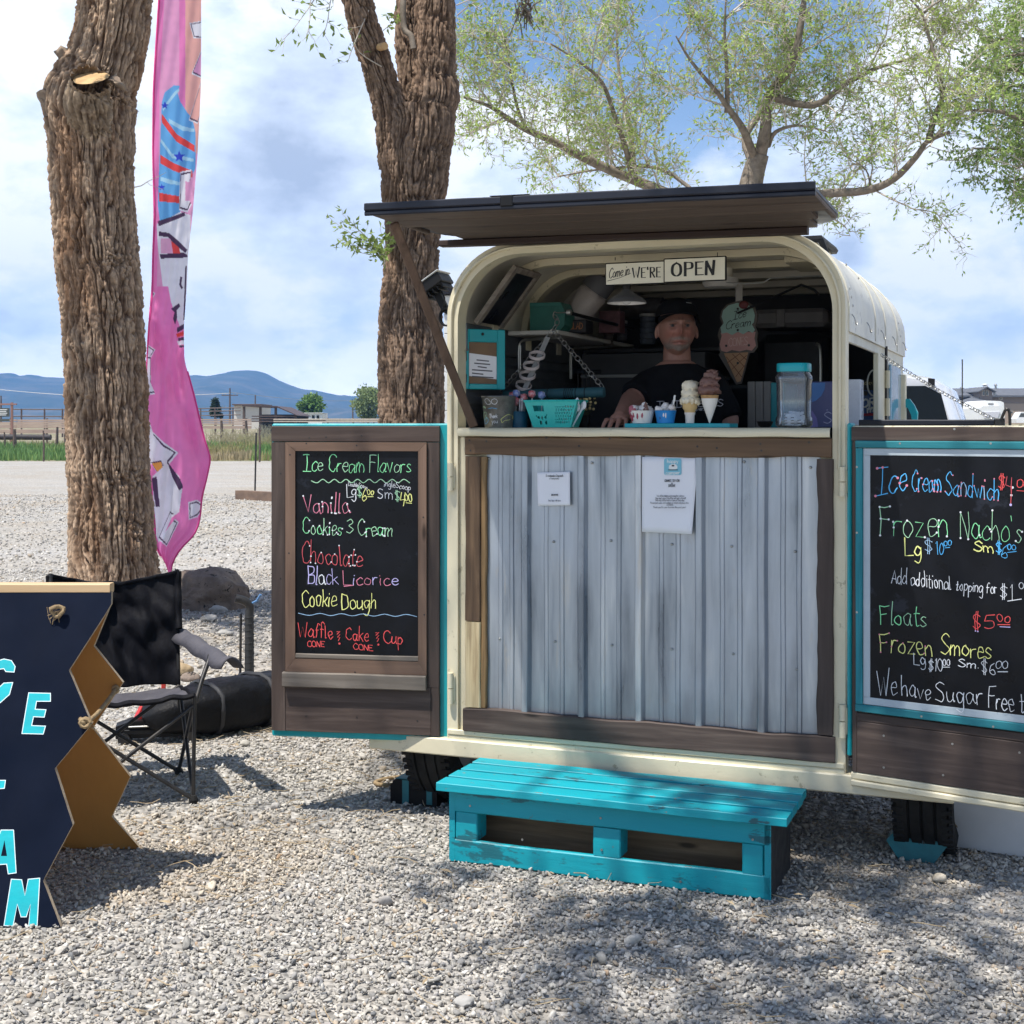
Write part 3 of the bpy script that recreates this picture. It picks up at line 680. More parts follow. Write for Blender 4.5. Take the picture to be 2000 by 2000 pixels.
# open pole shed
r=thing('open_shed','dark open fronted pole shed with a sloping roof','shed',(wp(520,820,125).x,125,gz(125))); o_=r.location; d=125
L=lambda px,py,dy=0: wp(px,py,d+dy)-o_-Vector((0,0,0)) 
mb=MB(); A=[L(472,791.5),L(540,793.5),L(580,810),L(503,808)]; B=[Vector((p.x,7,p.z+.1)) for p in A]
mb.prism([(L(474,791).x,L(474,791).z),(L(542,793).x,L(542,793).z),(L(582,811).x,L(582,811).z),(L(582,812.5).x,L(582,812.5).z),(L(541,795.5).x,L(541,795.5).z),(L(474,793.5).x,L(474,793.5).z)],-.3,8); mb.build('roof',M('shed_roof',(.085,.05,.045),(.06,.04,.035)),r)
for px in (476,508,538,576):
    mb=MB(); zt=L(px,794+max(0,(px-540)*.42)).z; mb.board(L(px-2,0).x,L(px+2.2,0).x,0,.25,-.2,zt,axis='z',n=6,amp=.01); mb.build('post',m_pole,r)
mb=MB(); mb.box(L(478,0).x,L(578,0).x,7.4,7.5,-.2,L(0,808).z); mb.build('rear_wall',m_dark,r)
for py in (813,818,823):
    mb=MB(); mb.box(L(492,0).x,L(578,0).x,-.12,-.04,L(0,py).z-.05,L(0,py).z+.05); mb.build('rail',m_pipe,r)
r=thing('barn','pale low barn with a flat brown roof behind the shed','barn',(wp(480,820,150).x,150,gz(150))); o_=r.location; d=150
mb=MB(); mb.box(L(457,0).x,L(510,0).x,0,6,-.3,L(0,791.5).z,b=.02); mb.build('wall',M('barn_siding',(.62,.58,.52),(.55,.50,.45)),r)
mb=MB(); mb.box(L(455,0).x,L(512,0).x,-.5,6.4,L(0,791.5).z,L(0,789).z,b=.02); mb.build('roof',M('barn_roof',(.10,.06,.05)),r)
r=thing('mobile_home','long white mobile home behind the pale rail fence','mobile home',(wp(605,820,140).x,140,gz(140))); o_=r.location; d=140
mb=MB(); mb.box(L(577,0).x,L(630,0).x,0,4,.3,L(0,807.5).z,b=.05); mb.build('wall',m_white,r)
mb=MB(); mb.box(L(576.5,0).x,L(630.5,0).x,-.15,4.1,L(0,807.5).z,L(0,806.3).z,b=.03); mb.build('roof',FLAT('pale_roof',(.6,.62,.62)),r)
for px in (600,612,621):
    mb=MB(); mb.box(L(px-2.5,0).x,L(px+2.5,0).x,-.04,.02,L(0,817).z,L(0,811).z); mb.build('window',m_pane,r)
# timber beam with a steel stake on the gravel
b0=gp(465,972); mb=MB(); e0=gp(466,975); e1=gp(640,985); MM=Matrix.Translation(e0)@Matrix.Rotation(math.atan2(e1.y-e0.y,e1.x-e0.x),4,'Z')
mb.board(0,2.2,-.09,.09,-.01,.19,n=10,amp=.008,M=MM); tag(mb.build('timber_beam',M('old_timber',(.20,.13,.09),(.12,.08,.06),rough=.9,scale=6,stretch=(.1,1,1))),'old brown timber lying on the gravel behind the menu door','timber')
e=gp(495,962); mb=MB(); mb.tube([(e.x,e.y+.2,0),(e.x+.03,e.y+.2,wp(497,845,e.y).z)],.022,6); tag(mb.build('steel_stake',m_iron),'thin dark steel stake standing by the old timber','stake')
# dry bushes near the fence
def tuft(px,py,d,w,h,c,label):
    mb=MB(); g=random.Random(px); b=wp(px,py,d)
    for i in range(150):
        a=g.uniform(0,2*PI); r_=g.random()**.5*w/2; x=b.x+r_*math.cos(a); y=b.y+r_*math.sin(a)
        L_=h*g.uniform(.5,1); mb.tube([(x,y,gz(d)-.02),(x+g.uniform(-.1,.1)*h,y,gz(d)+L_*.6),(x+g.uniform(-.35,.35)*h,y,gz(d)+L_)],[.03,.025,.008],3,cap=False)
    tag(mb.build('dry_bush',M('dry_bush_%d'%px,c,tuple(x*.7 for x in c),bmp=0)),label,'bush')
tuft(455,856,86,3.4,1.2,(.34,.30,.18),'pale dry bush among the posts left of the open shed'); tuft(505,852,84,2.6,.9,(.30,.28,.14),'low dry weeds beside the menu door'); tuft(540,846,95,3,1.3,(.25,.24,.17),'grey dry bush in front of the open shed')
# ---------------------------------------------------------------- far things on the right
m_stucco=M('tan_stucco',(.42,.32,.24),(.37,.28,.21)); m_stucco2=M('brown_stucco',(.25,.19,.155),(.22,.17,.14)); m_shing=M('grey_shingle',(.13,.135,.15),(.09,.095,.11),rough=.9,scale=2,bmp=.3,bscale=4,bdist=.05)
d=190.0; r=thing('lodge_building','long brown and tan lodge with grey shingle roof and a dormer','building',(wp(1960,830,d).x,d,gz(d))); o_=r.location
zb=L(0,830).z
def wall(x0,x1,y0,y1,z0,z1,mat,nm='wall'):
    mb=MB(); mb.box(x0,x1,y0,y1,z0,z1,b=.02); return mb.build(nm,mat,r)
X=lambda px: L(px,0).x
Z=lambda py: L(0,py).z
wall(X(1845),X(2160),4,14,Z(787),Z(771),m_stucco2); wall(X(1846),X(2159),3.96,13.9,-1,Z(787),m_stucco)
def roofsh(x0,x1,y0,y1,z0,z1,nm='roof',over=.6,hip=0.0):
    mb=MB(); ym=(y0+y1)/2
    V=[(x0-over,y0-over,z0),(x1+over,y0-over,z0),(x1+over,y1+over,z0),(x0-over,y1+over,z0),(x0-over+hip,ym,z1),(x1+over-hip,ym,z1),(x0-over,y0-over,z0-.25),(x1+over,y0-over,z0-.25),(x1+over,y1+over,z0-.25),(x0-over,y1+over,z0-.25)]
    mb.add(V,[[0,1,5,4],[2,3,4,5],[3,0,4],[1,2,5],[6,7,1,0],[7,8,2,1],[8,9,3,2],[9,6,0,3],[9,8,7,6]]); return mb.build(nm,m_shing,r)
rf=roofsh(X(1845),X(2160),4,14,Z(771),Z(752)-.2)
for px,py,s in ((1905,763,.35),(1961,770,.25),(1964,757,.25),(1988,753,.3)):
    t_=(771-py)/19; mb=MB(); y=4-.6+t_*5.6; z=Z(771)+t_*(Z(752)-.2-Z(771)); mb.tube([(X(px),y,z-.2),(X(px),y,z+s*1.5)],.16,8); mb.lathe([(.16,0),(.32,.05),(.0,.3)],8,(X(px),y,z+s*1.5)); mb.build('roof_vent',m_zinc,rf)
wall(X(1872),X(1937),-1,4,Z(809),Z(794),m_stucco2,'annex_wall'); wall(X(1872.5),X(1936.5),-.95,4,-1,Z(809),m_stucco,'annex_base'); roofsh(X(1872),X(1937),-1,4.5,Z(794),Z(773.5),'annex_roof',1.0,3.6)
wall(X(1917.5),X(1943),1,6,Z(782),Z(763),m_stucco2,'dormer_wall')
mb=MB(); mb.prism([(X(1913),Z(764)),(X(1930.5),Z(754.5)),(X(1948),Z(764)),(X(1948),Z(766)),(X(1930.5),Z(756.5)),(X(1913),Z(766))],.4,8); mb.build('dormer_roof',m_shing,r)
mb=MB(); mb.prism([(X(1917),Z(764.5)),(X(1930.5),Z(757)),(X(1943.5),Z(764.5))],.98,2); mb.build('gable',m_stucco2,r)
def win(px0,px1,py0,py1,y,nm='window'):
    mb=MB(); mb.box(X(px0)-.12,X(px1)+.12,y-.06,y+.05,Z(py1)-.12,Z(py0)+.12); f=mb.build(nm,M('window_trim',(.52,.44,.36)),r)
    mb=MB(); mb.box(X(px0),X(px1),y-.09,y-.062,Z(py1),Z(py0),b=.001); mb.build('pane',m_pane,f)
win(1924,1928,763.5,771,1); win(1930.5,1934.5,763.5,771,1); win(1895,1908,801.5,806,-1); win(1974,1982,803,814,4); win(1993,1998,803,806,4); win(1972,1977,776,778,4); win(1879,1883,801,806,-1)
mb=MB(); mb.lathe([(.02,-.2),(.5,0),(.47,.08),(.02,.15)],12,(X(1953),6,Z(749))); mb.tube([(X(1953),6.5,Z(754)),(X(1953),6.5,Z(749))],.07,6); tag(mb.build('satellite_dish',m_white,r),None,None)
# travel trailer and car far right
d=160.0; r=thing('travel_trailer','white travel trailer parked in front of the lodge','camper',(wp(1936,828,d).x,d,gz(d)-.2)); o_=r.location
mb=MB(); prof=[(X(1914.5),Z(822)),(X(1914.5),Z(797)),(X(1919),Z(793)),(X(1954),Z(793)),(X(1957),Z(797)),(X(1957),Z(822))]
mb.prism(prof,0,7); mb.prism([(X(1921),Z(795)),(X(1923),Z(785)),(X(1931),Z(782)),(X(1960),Z(783)),(X(1966),Z(786)),(X(1968),Z(815)),(X(1957),Z(822)),(X(1957),Z(795))],.9,7.5); mb.build('body',M('camper_white',(.80,.80,.78),(.74,.74,.72),rough=.4),r,smooth=30)
mb=MB(); mb.prism([(X(1918),Z(805)),(X(1953),Z(804)),(X(1948),Z(816)),(X(1922),Z(817))],-.1,0); mb.build('front_cover',M('tarp_white',(.62,.62,.66),(.55,.55,.6)),r)
mb=MB(); mb.prism([(X(1935),Z(788)),(X(1945),Z(788)),(X(1946),Z(790)),(X(1935),Z(790))],.82,.92); mb.build('roof_hatch',m_iron,r)
for y_ in (2.5,5): 
    mb=MB(); mb.box(X(1968)-.02,X(1968)+.05,y_,y_+1,Z(806),Z(797)); mb.build('window',m_pane,r)
mb=MB(); mb.tube([(X(1958),2.4,.35),(X(1971),2.4,.35)],.4,12); mb.build('wheel',m_rubber,r)
d=150.0; r=thing('parked_car','white car parked at the far right before the lodge','car',(wp(2000,828,d).x,d,gz(d)-.15)); o_=r.location
mb=MB(); mb.prism([(X(1986),Z(826)),(X(1985.5),Z(818)),(X(1988),Z(815)),(X(1993),Z(806)),(X(1996),Z(804.5)),(X(2020),Z(804.5)),(X(2028),Z(814)),(X(2044),Z(817)),(X(2046),Z(826))],0,1.8); mb.build('body',M('white_car_paint',(.78,.78,.78),(.75,.75,.75),rough=.25,coat=.5),r,smooth=30)
mb=MB(); mb.prism([(X(1990),Z(814.5)),(X(1994),Z(807)),(X(2016),Z(807)),(X(2023),Z(814.5))],-.012,0); mb.build('side_window',m_pane,r)
for px in (1994,2036):
    mb=MB(); mb.tube([(X(px),-.03,.3),(X(px),.2,.3)],.33,14); mb.build('wheel',m_rubber,r)
# ---------------------------------------------------------------- trees
m_bark=ATTR('cottonwood_bark',.92,bmp=.7,bscale=70,spec=.15,mul=(26,.62,1.18))
m_bark2=ATTR('elm_bark',.92,bmp=.6,bscale=80,spec=.15,mul=(26,.62,1.18))
m_twig=M('pale_twig',(.56,.50,.42),(.38,.33,.27),rough=.9,scale=6,bmp=0); m_limb=M('grey_limb_bark',(.26,.215,.17),(.13,.105,.08),rough=.9,scale=9,bmp=.6,bscale=40)
m_leaf=ATTR('leaf',.5,trans=.42,spec=.35)
m_cut=M('sawn_wood',(.55,.36,.17),(.38,.23,.10),rough=.8,scale=12,stretch=(1,1,1),bmp=.2)
def interp(ctrl,n):
    C=cat([tuple(c) for c in ctrl],12); A=np.array(C); d=np.r_[0,np.cumsum(np.linalg.norm(np.diff(A[:,:3],axis=0),axis=1))]
    s=np.linspace(0,d[-1],n); return np.stack([np.interp(s,d,A[:,k]) for k in range(A.shape[1])],1),s
def bark_limb(ctrl,nT,nH,depth=.028,seed=0,col=((.30,.235,.175),(.19,.135,.10)),sc=.055,long=.26,warmth=0.0,cap=True):
    A,s=interp(ctrl,nH); th=np.linspace(0,2*PI,nT,endpoint=False)
    ct,st=np.cos(th),np.sin(th); r=A[:,3]
    Tn=np.gradient(A[:,:3],axis=0); Tn/=np.linalg.norm(Tn,axis=1)[:,None]
    X=np.cross(Tn,np.array([0,1.0,0])); X/=np.linalg.norm(X,axis=1)[:,None]; Y=np.cross(X,Tn)
    x=(r[:,None]*ct); y=(r[:,None]*st); h=np.repeat(s[:,None],nT,1)
    def nz(k,l,sd,wx=0):
        return vnoise(np.stack([(x+wx).ravel()/k+sd*3.1,(y+wx).ravel()/k,h.ravel()/l+sd],1),seed+sd).reshape(nH,nT)
    w=(nz(.20,.34,1)-.5)*.10+(nz(.05,.10,11)-.5)*.022
    ss=lambda v,lo,hi: (lambda q:q*q*(3-2*q))(np.clip((v-lo)/(hi-lo),0,1))
    a=nz(sc,long,2,w); fa=ss(np.abs(2*a-1),.02,.34)
    b=nz(sc*.5,long*.5,3,w); fb_=ss(np.abs(2*b-1),.0,.50)
    c=nz(sc*.26,long*.16,4,w); fc_=ss(np.abs(2*c-1),.0,.6)
    chip=nz(.010,.030,9,w)-.5; big=nz(.32,.6,5)-.5; lump=nz(.12,.30,6)-.5
    disp=depth*(fa-.75)+depth*.42*(fb_-.7)+depth*.22*(fc_-.7)+depth*.42*chip*(.4+fa)+big*r[:,None]*.14+lump*depth*.9
    rr=r[:,None]+disp
    P=A[:,None,:3]+X[:,None,:]*(rr*ct)[...,None]+Y[:,None,:]*(rr*st)[...,None]
    hi=(np.clip(fa*.46+fb_*.34+fc_*.20,0,1)**1.25)[...,None]; c0=np.array(col[1]);c1=np.array(col[0])
    C=c0*(1-hi)+c1*hi
    tone=nz(.35,.9,7); fine=nz(.012,.06,10,w); C=C*(.74+.34*tone+.34*fine)[...,None]
    red=np.clip((nz(.13,.9,8)-.56)*5,0,1)[...,None]*warmth; C=C*(1-red)+np.array([.27,.135,.065])*red*(.45+.75*hi)
    V=P.reshape(-1,3); i,j=np.meshgrid(np.arange(nH-1),np.arange(nT),indexing='ij'); i=i.ravel();j=j.ravel();k=(j+1)%nT
    Fq=np.stack([i*nT+j,i*nT+k,(i+1)*nT+k,(i+1)*nT+j],1)
    return V,Fq,C.reshape(-1,3)
def join(parts):
    off=0;Vs=[];Fs=[];Cs=[]
    for V,Fq,C in parts: Vs.append(V);Fs.append(Fq+off);Cs.append(C);off+=len(V)
    return np.concatenate(Vs),np.concatenate(Fs),np.concatenate(Cs)
def local(V,o): return V-np.array(o)[None]
def leaf_mesh(P,D,size,wr,cols,seed=0):
    """leaf blades at points P along directions D"""
    n=len(P); g=np.random.default_rng(seed)
    D=D/np.maximum(1e-6,np.linalg.norm(D,axis=1))[:,None]
    s=g.normal(0,1,(n,3)); s-= (s*D).sum(1)[:,None]*D; s/=np.maximum(1e-6,np.linalg.norm(s,axis=1))[:,None]; nn=np.cross(D,s)
    L=size*g.uniform(.65,1.3,n); W=L*wr
    a=P; b=P+D*(L*.42)[:,None]+s*(W*.5)[:,None]+nn*(W*.12)[:,None]; c=P+D*L[:,None]-nn*(L*.14)[:,None]; d=P+D*(L*.42)[:,None]-s*(W*.5)[:,None]+nn*(W*.12)[:,None]
    V=np.stack([a,b,c,d],1).reshape(-1,3); Fq=np.arange(4*n).reshape(n,4); return V,Fq,np.repeat(cols,4,0)
def leafcols(P,g,base,var,scale=.8):
    k=vnoise(P*scale,31)[:,None]; a,b=np.array(base[0]),np.array(base[1])
    return (a*(1-k)+b*k)*g.uniform(1-var,1+var,(len(P),1))
class Growth:
    def __init__(s,seed): s.mb=MB(); s.tw=MB(); s.LP=[];s.LD=[]; s.g=random.Random(seed)
    def rv(s): return Vector((s.g.gauss(0,1),s.g.gauss(0,1),s.g.gauss(0,1)))
    def curve(s,p,d,L,n,wander,grav=0.0):
        pts=[p.copy()]; d=d.normalized()
        for i in range(n):
            d=(d+s.rv()*wander+Vector((0,0,grav))).normalized(); p=p+d*(L/n); pts.append(p.copy())
        return pts
    def limb(s,pts,r0,r1,n=7):
        C=cat([tuple(p) for p in pts],4); m=len(C); s.mb.tube(C,[r0+(r1-r0)*i/(m-1) for i in range(m)],n); return [Vector(c) for c in C]
    def twigs(s,path,every,L,up,levels,leaves,rad,wander=.22,grav=.02,t0=.15,keep=None):
        """side shoots along a path, recursively; leaves on the last level"""
        n=len(path); tot=sum((path[i+1]-path[i]).length for i in range(n-1)); k=max(1,int(tot/every))
        for q in range(k):
            t=t0+(1-t0)*(q+s.g.random())/k; f=t*(n-1); i=min(int(f),n-2); p=path[i].lerp(path[i+1],f-i)
            if keep and not keep(p): continue
            d=(path[i+1]-path[i]).normalized(); o=s.rv(); o=(o-d*o.dot(d)).normalized()
            dd=(d*.55+o*.9+Vector((0,0,up))).normalized(); LL=L*s.g.uniform(.55,1.25)
            seg=4 if levels>0 else 3
            c=s.curve(p,dd,LL,seg,wander,grav); s.tw.tube(c,[rad*(1-.75*j/seg) for j in range(seg+1)],3,cap=False)
            if levels>0: s.twigs(c,every*.42,L*.45,up*.7,levels-1,leaves,rad*.5,wander,grav,.2,keep)
            if levels==0 or s.g.random()<.3:
                for j in range(leaves):
                    u=(j+s.g.random())/leaves; ff=u*seg; a=min(int(ff),seg-1); pp=c[a].lerp(c[a+1],ff-a)
                    s.LP.append(pp); s.LD.append((c[a+1]-c[a]).normalized()*.7+s.rv()*.55+Vector((0,0,-.15)))
    def finish(s,root,size,wr,base,var,limb_mat,leafkeep=1.0,scale=.8,names=('limb','twig','leaves')):
        o=Vector(root.location)
        def loc(mb): mb.v=[(p[0]-o.x,p[1]-o.y,p[2]-o.z) for p in mb.v]
        if s.mb.v: loc(s.mb); s.mb.build(names[0],limb_mat,root,smooth=60)
        if s.tw.v: loc(s.tw); s.tw.build(names[1],m_twig,root)
        P=np.array([tuple(p) for p in s.LP]); D=np.array([tuple(p) for p in s.LD]); g=np.random.default_rng(5)
        if len(P)==0: return
        k=g.random(len(P))<leafkeep; P=P[k];D=D[k]
        V,Fq,C=leaf_mesh(P,D,size,wr,leafcols(P,g,base,var,scale)); raw_mesh(names[2],local(V,o),Fq,m_leaf,root,cols=C)
        return len(P)
LEAF=((.15,.25,.05),(.32,.40,.12)); LEAFD=((.18,.31,.07),(.38,.50,.15))
# --- the big rough trunk on the left
d=11.0; base=Vector(((222-CX)/F*d,d,0))
LR=[(1215,126,322),(1160,131,318),(1100,133,309),(1052,133,304),(992,137,299),(920,131,295),(836,129,291),(746,127,287),(660,121,282),(603,120,279),(552,114,274),(500,106,270),(430,104,264),(362,101,260),(285,95,264),(240,90,265),(200,88,268),(165,104,271),(130,126,277),(95,136,284),(50,147,290),(0,152,296),(-120,160,306),(-260,176,330)]
ctrl=[]
for py,a,b in LR:
    p=wp((a+b)/2,py,d); ctrl.append((p.x,d,p.z,(b-a)/2/F*d*.955))
ctrl[0]=(ctrl[0][0],d,-.05,ctrl[0][3]*1.08)
r=thing('rough_tree','rough barked trunk with a sawn stub, beside the pink flag','tree',base,0)
V,Fq,C=bark_limb(ctrl,420,1250,depth=.031,seed=3,col=((.46,.335,.235),(.085,.047,.03)),sc=.028,long=.32,warmth=.45)
tr=raw_mesh('trunk',local(V,base),Fq,m_bark,r,cols=C)
# sawn stub growing out of the near side, and two torn snags
def local_bark(name,ctrl,parent,o,nT=90,nH=120,**k):
    V,Fq,C=bark_limb(ctrl,nT,nH,**k); return raw_mesh(name,local(V,o),Fq,m_bark,parent,cols=C,smooth=True)
top=wp(177,152,10.52); s0=wp(186,300,10.92)
dirn=Vector((-.05,-.56,.85)).normalized()
mid=wp(172,205,10.66)
local_bark('stub',[(*s0,.13),(*mid,.165),(*wp(176,172,10.60),.140),(*(top-dirn*.012),.135)],r,base,depth=.028,seed=8,col=((.39,.30,.21),(.08,.05,.033)),warmth=.2,sc=.032,long=.22)
mb=MB(); Mx=dirn.to_track_quat('Z','Y').to_matrix().to_4x4(); rr=[(.001,0)]+[(.135*k/6,.0006*((k%2)*2-1)) for k in range(1,7)]; mb.lathe(rr[::-1],40,tuple(top-base),M=Mx,cap=False,wob=.03)
mb.f=[q[::-1] for q in mb.f]; mb.build('sawn_face',m_cut,r)
def snag(pts,rad,seed):
    mb=MB(); C_=cat([tuple(p) for p in pts],5); n=len(C_); mb.tube(C_,[rad[0]+(rad[1]-rad[0])*i/(n-1) for i in range(n)],9)
    mb.v=[tuple(Vector(p)-base+Vector((mnoise.noise(Vector(p)*14+Vector((seed,0,0))),mnoise.noise(Vector(p)*14+Vector((0,seed,0))),mnoise.noise(Vector(p)*11)))*.035) for p in mb.v]; mb.build('torn_snag',M('snag_wood_%d'%seed,(.30,.23,.165),(.17,.12,.09),rough=.95,scale=20,stretch=(1,1,.3),bmp=.8,bscale=50),r,smooth=50)
snag([wp(150,130,10.9),wp(128,112,10.86),wp(112,97,10.84)],(.11,.035),1); snag([wp(112,215,10.85),wp(96,195,10.82),wp(80,178,10.8)],(.10,.05),2); snag([wp(85,205,10.8),wp(78,193,10.8),wp(73,186,10.8)],(.03,.008),3); snag([wp(142,150,10.75),wp(128,148,10.7),wp(116,150,10.7)],(.035,.012),4); snag([wp(222,158,10.75),wp(236,166,10.7),wp(242,176,10.7)],(.04,.012),5)
g=Growth(21)
# small dry twig beside the flag
c=g.curve(wp(262,366,10.9),Vector((.7,0,.35)),.28,5,.2); g.tw.tube(c,[.004,.0035,.003,.002,.002,.001],4); c2=g.curve(c[2],Vector((.6,0,-.5)),.14,4,.3); g.tw.tube(c2,.0016,4)
# crown: limbs high over the yard, out of the picture but shading it
tt=Vector(ctrl[-1][:3])
limbs=[[tt,tt+Vector((-.9,-.2,1.4)),tt+Vector((-2.4,-.4,3.0)),tt+Vector((-4,0,4.4))],[tt,tt+Vector((.5,-1.2,1.2)),tt+Vector((.9,-3.4,1.9)),tt+Vector((1.5,-6.4,2.1)),tt+Vector((2.1,-8.6,1.8))],[tt,tt+Vector((.3,.6,1.7)),tt+Vector((.9,1.6,3.6)),tt+Vector((1.4,2.4,5.2))],[tt,tt+Vector((-.6,-1.6,1.2)),tt+Vector((-.8,-4,2.6)),tt+Vector((-.3,-7.4,3.2))]]
shade=[[(-2.0,3.2,7.6),(-2.2,2.4,7.2),(-1.6,1.7,7.1),(-.6,1.5,6.9),(.3,1.6,6.8)],[(-2.0,3.2,7.6),(-1.2,2.7,7.3),(-.4,2.4,7.0),(.5,2.5,7.0)],[(-1.1,2.4,7.8),(-.8,1.4,7.6),(-.4,.6,7.4),(.4,.2,7.2)],[(-3.2,11,6.2),(-3.7,10.2,6.5),(-4.2,9.7,6.5),(-4.6,9.0,6.4)],[(-3.3,11,6.2),(-4.1,10.8,6.6),(-4.9,10.5,6.5)]]
limbs[1]=limbs[1][:-1]+[Vector((-2.0,3.2,7.6)),Vector((-1.1,2.4,7.8))]
limbs+=[[Vector(p) for p in q] for q in shade]
for L_,r0 in zip(limbs,(.2,.12,.2,.12,.014,.014,.014,.02,.02)):
    path=g.limb(L_,r0,.04 if r0>.1 else .004)
    g.twigs(path,.55 if r0>.06 else .13,1.5 if r0>.06 else .62,.25 if r0>.06 else 0,1,9 if r0>.06 else 9,.02 if r0>.06 else .009,keep=lambda p:(p.z>1.55+.335*p.y+.8 or p.y<1.2) and not (1.5<p.y<9 and abs(p.x)<.37*p.y and p.z<1.55+.33*p.y+.4))
g.finish(r,.085,.5,LEAF,.25,m_limb,names=('limb','twig','crown'))
# --- the forked tree behind the menu door
d=10.0; base=Vector(((803-CX)/F*d,d,0)); r=thing('forked_tree','forked tree with dark bark rising behind the lifted awning','tree',base,0)
LR=[(1250,712,892),(1100,722,880),(960,730,876),(823,735,871),(759,735,870),(700,736,872),(655,738,871),(616,742,866),(560,746,862),(500,748,860),(440,746,864),(383,742,871),(349,742,878),(300,742,884),(270,742,890),(246,743,892),(215,741,893)]
ctrl=[(*wp((a+b)/2,py,d),(b-a)/2/F*d*.935) for py,a,b in LR]; ctrl[0]=(ctrl[0][0],d,-.05,ctrl[0][3])
bc=((.27,.19,.135),(.055,.034,.024)); kw=dict(depth=.022,col=bc,sc=.024,long=.22,warmth=.12)
parts=[bark_limb(ctrl,330,900,seed=31,**kw)]
A=[(*wp(800,300,10.1),.12),(*wp(845,200,d),.17),(*wp(847,150,d),.15),(*wp(849,90,d),.140),(*wp(849,20,d),.138),(*wp(851,-80,d),.136),(*wp(862,-220,d),.13)]
B=[(*wp(770,330,d),.10),(*wp(762,215,9.95),.122),(*wp(748,165,9.92),.115),(*wp(731,110,9.9),.112),(*wp(714,60,9.88),.108),(*wp(700,10,9.86),.104),(*wp(684,-60,9.84),.10),(*wp(640,-220,9.7),.085)]
Cc=[(*wp(806,200,10.25),.09),(*wp(797,110,10.3),.085),(*wp(795,50,10.32),.085),(*wp(797,-20,10.35),.08),(*wp(800,-160,10.5),.07)]
for q,c in enumerate((A,B,Cc)): parts.append(bark_limb(c,220 if q<2 else 120,420 if q<2 else 200,seed=40+q,**kw))
V,Fq,C=join(parts); raw_mesh('trunk',local(V,base),Fq,m_bark2,r,cols=C)
mb=MB(); mb.tube(cat([tuple(wp(808,95,9.9)-base),tuple(wp(803,70,9.9)-base),tuple(wp(790,55,9.93)-base),tuple(wp(788,0,9.93)-base),tuple(wp(800,-60,9.95)-base)],5),.022,8); mb.build('dead_branch',m_limb,r,smooth=60)
mb=MB(); mb.tube([wp(742,92,9.78)-base,wp(752,90,9.70)-base],[.028,.026],10); mb.build('sawn_stub',m_cut,r)
g=Growth(33)
def spray(p0,pts,L,every,leaves,rad=.006,up=.1,levels=0):
    path=[wp(*p) for p in pts]; C_=cat([tuple(p) for p in path],4); n=len(C_); g.tw.tube(C_,[rad*(1-.7*i/(n-1)) for i in range(n)],5); g.twigs([Vector(c) for c in C_],every,L,up,levels,leaves,rad*.4,.25,0)
# leafy shoots beside the awning and hanging twigs
for e in ((650,432),(668,418),(660,465),(690,440),(676,486),(700,470)): spray(0,[(752,500,9.75),((752+e[0])/2+6,(500+e[1])/2+4,9.7),(e[0],e[1],9.68)],.10,.05,4,.004)
for e in ((742,455),(760,470),(748,505)): spray(0,[(750,520,9.72),(752,490,9.7),(e[0],e[1]-10,9.68)],.10,.04,5,.004)
for P_ in ([(690,-60,9.8),(630,-20,9.5),(600,20,9.4),(570,60,9.35),(552,78,9.3)],[(690,-60,9.8),(650,-10,9.5),(640,40,9.4),(632,70,9.4)],[(690,-60,9.8),(615,-20,9.4),(605,40,9.3),(600,72,9.3)],[(745,130,9.8),(700,100,9.7),(690,60,9.6)],[(720,20,9.8),(690,90,9.7),(680,120,9.7)],
    [(893,30,9.9),(925,5,9.8),(960,-10,9.7),(1010,10,9.6)],[(892,10,9.9),(930,-5,9.8),(990,-25,9.7),(1040,20,9.6)],[(1000,-60,9.6),(985,0,9.6),(975,60,9.6)]): spray(0,P_,.16,.09,2,.005,-.1)
spray(0,[(748,60,10),(765,45,9.95),(772,38,9.9)],.07,.03,5,.003)
def high(a,b,c,dd): return [Vector(a),Vector(b),Vector(c),Vector(dd)]
t1=Vector(A[-1][:3]);t2=Vector(B[-1][:3])
for L_,r0 in ((high(t1,t1+Vector((.4,-1,1)),t1+Vector((1.2,-3.4,1.9)),t1+Vector((1.6,-7,2.2))),.12),(high(t2,t2+Vector((-.4,-1.2,1.2)),t2+Vector((-.5,-3.5,2)),t2+Vector((-.3,-6.6,2.4))),.09),(high(t1,t1+Vector((.3,.5,1.2)),t1+Vector((.8,1.2,2.6)),t1+Vector((1.2,1.8,3.6))),.12)):
    path=g.limb(L_,r0,.03); g.twigs(path,.6,1.35,.25,1,8,.018,keep=lambda p:p.z>1.55+.335*p.y+.75 and not(3<p.y<9 and p.x>.6 and p.z<5))
g.finish(r,.055,.42,LEAF,.25,m_limb,names=('limb','twig','crown'))
mb=MB(); c=wp(1028,14,9.5); 
gg=random.Random(3)
for i in range(90):
    a=Vector((gg.gauss(0,.03),gg.gauss(0,.03),gg.gauss(0,.06))); b=a+Vector((gg.gauss(0,.03),gg.gauss(0,.03),gg.gauss(-.02,.05))); mb.tube([c+a,c+b],.004,4)
tag(mb.build('twig_clump',M('dry_clump',(.13,.10,.07),(.07,.055,.04),bmp=0)),'dark clump of dry twigs hanging at the top edge of the sky','twig clump')
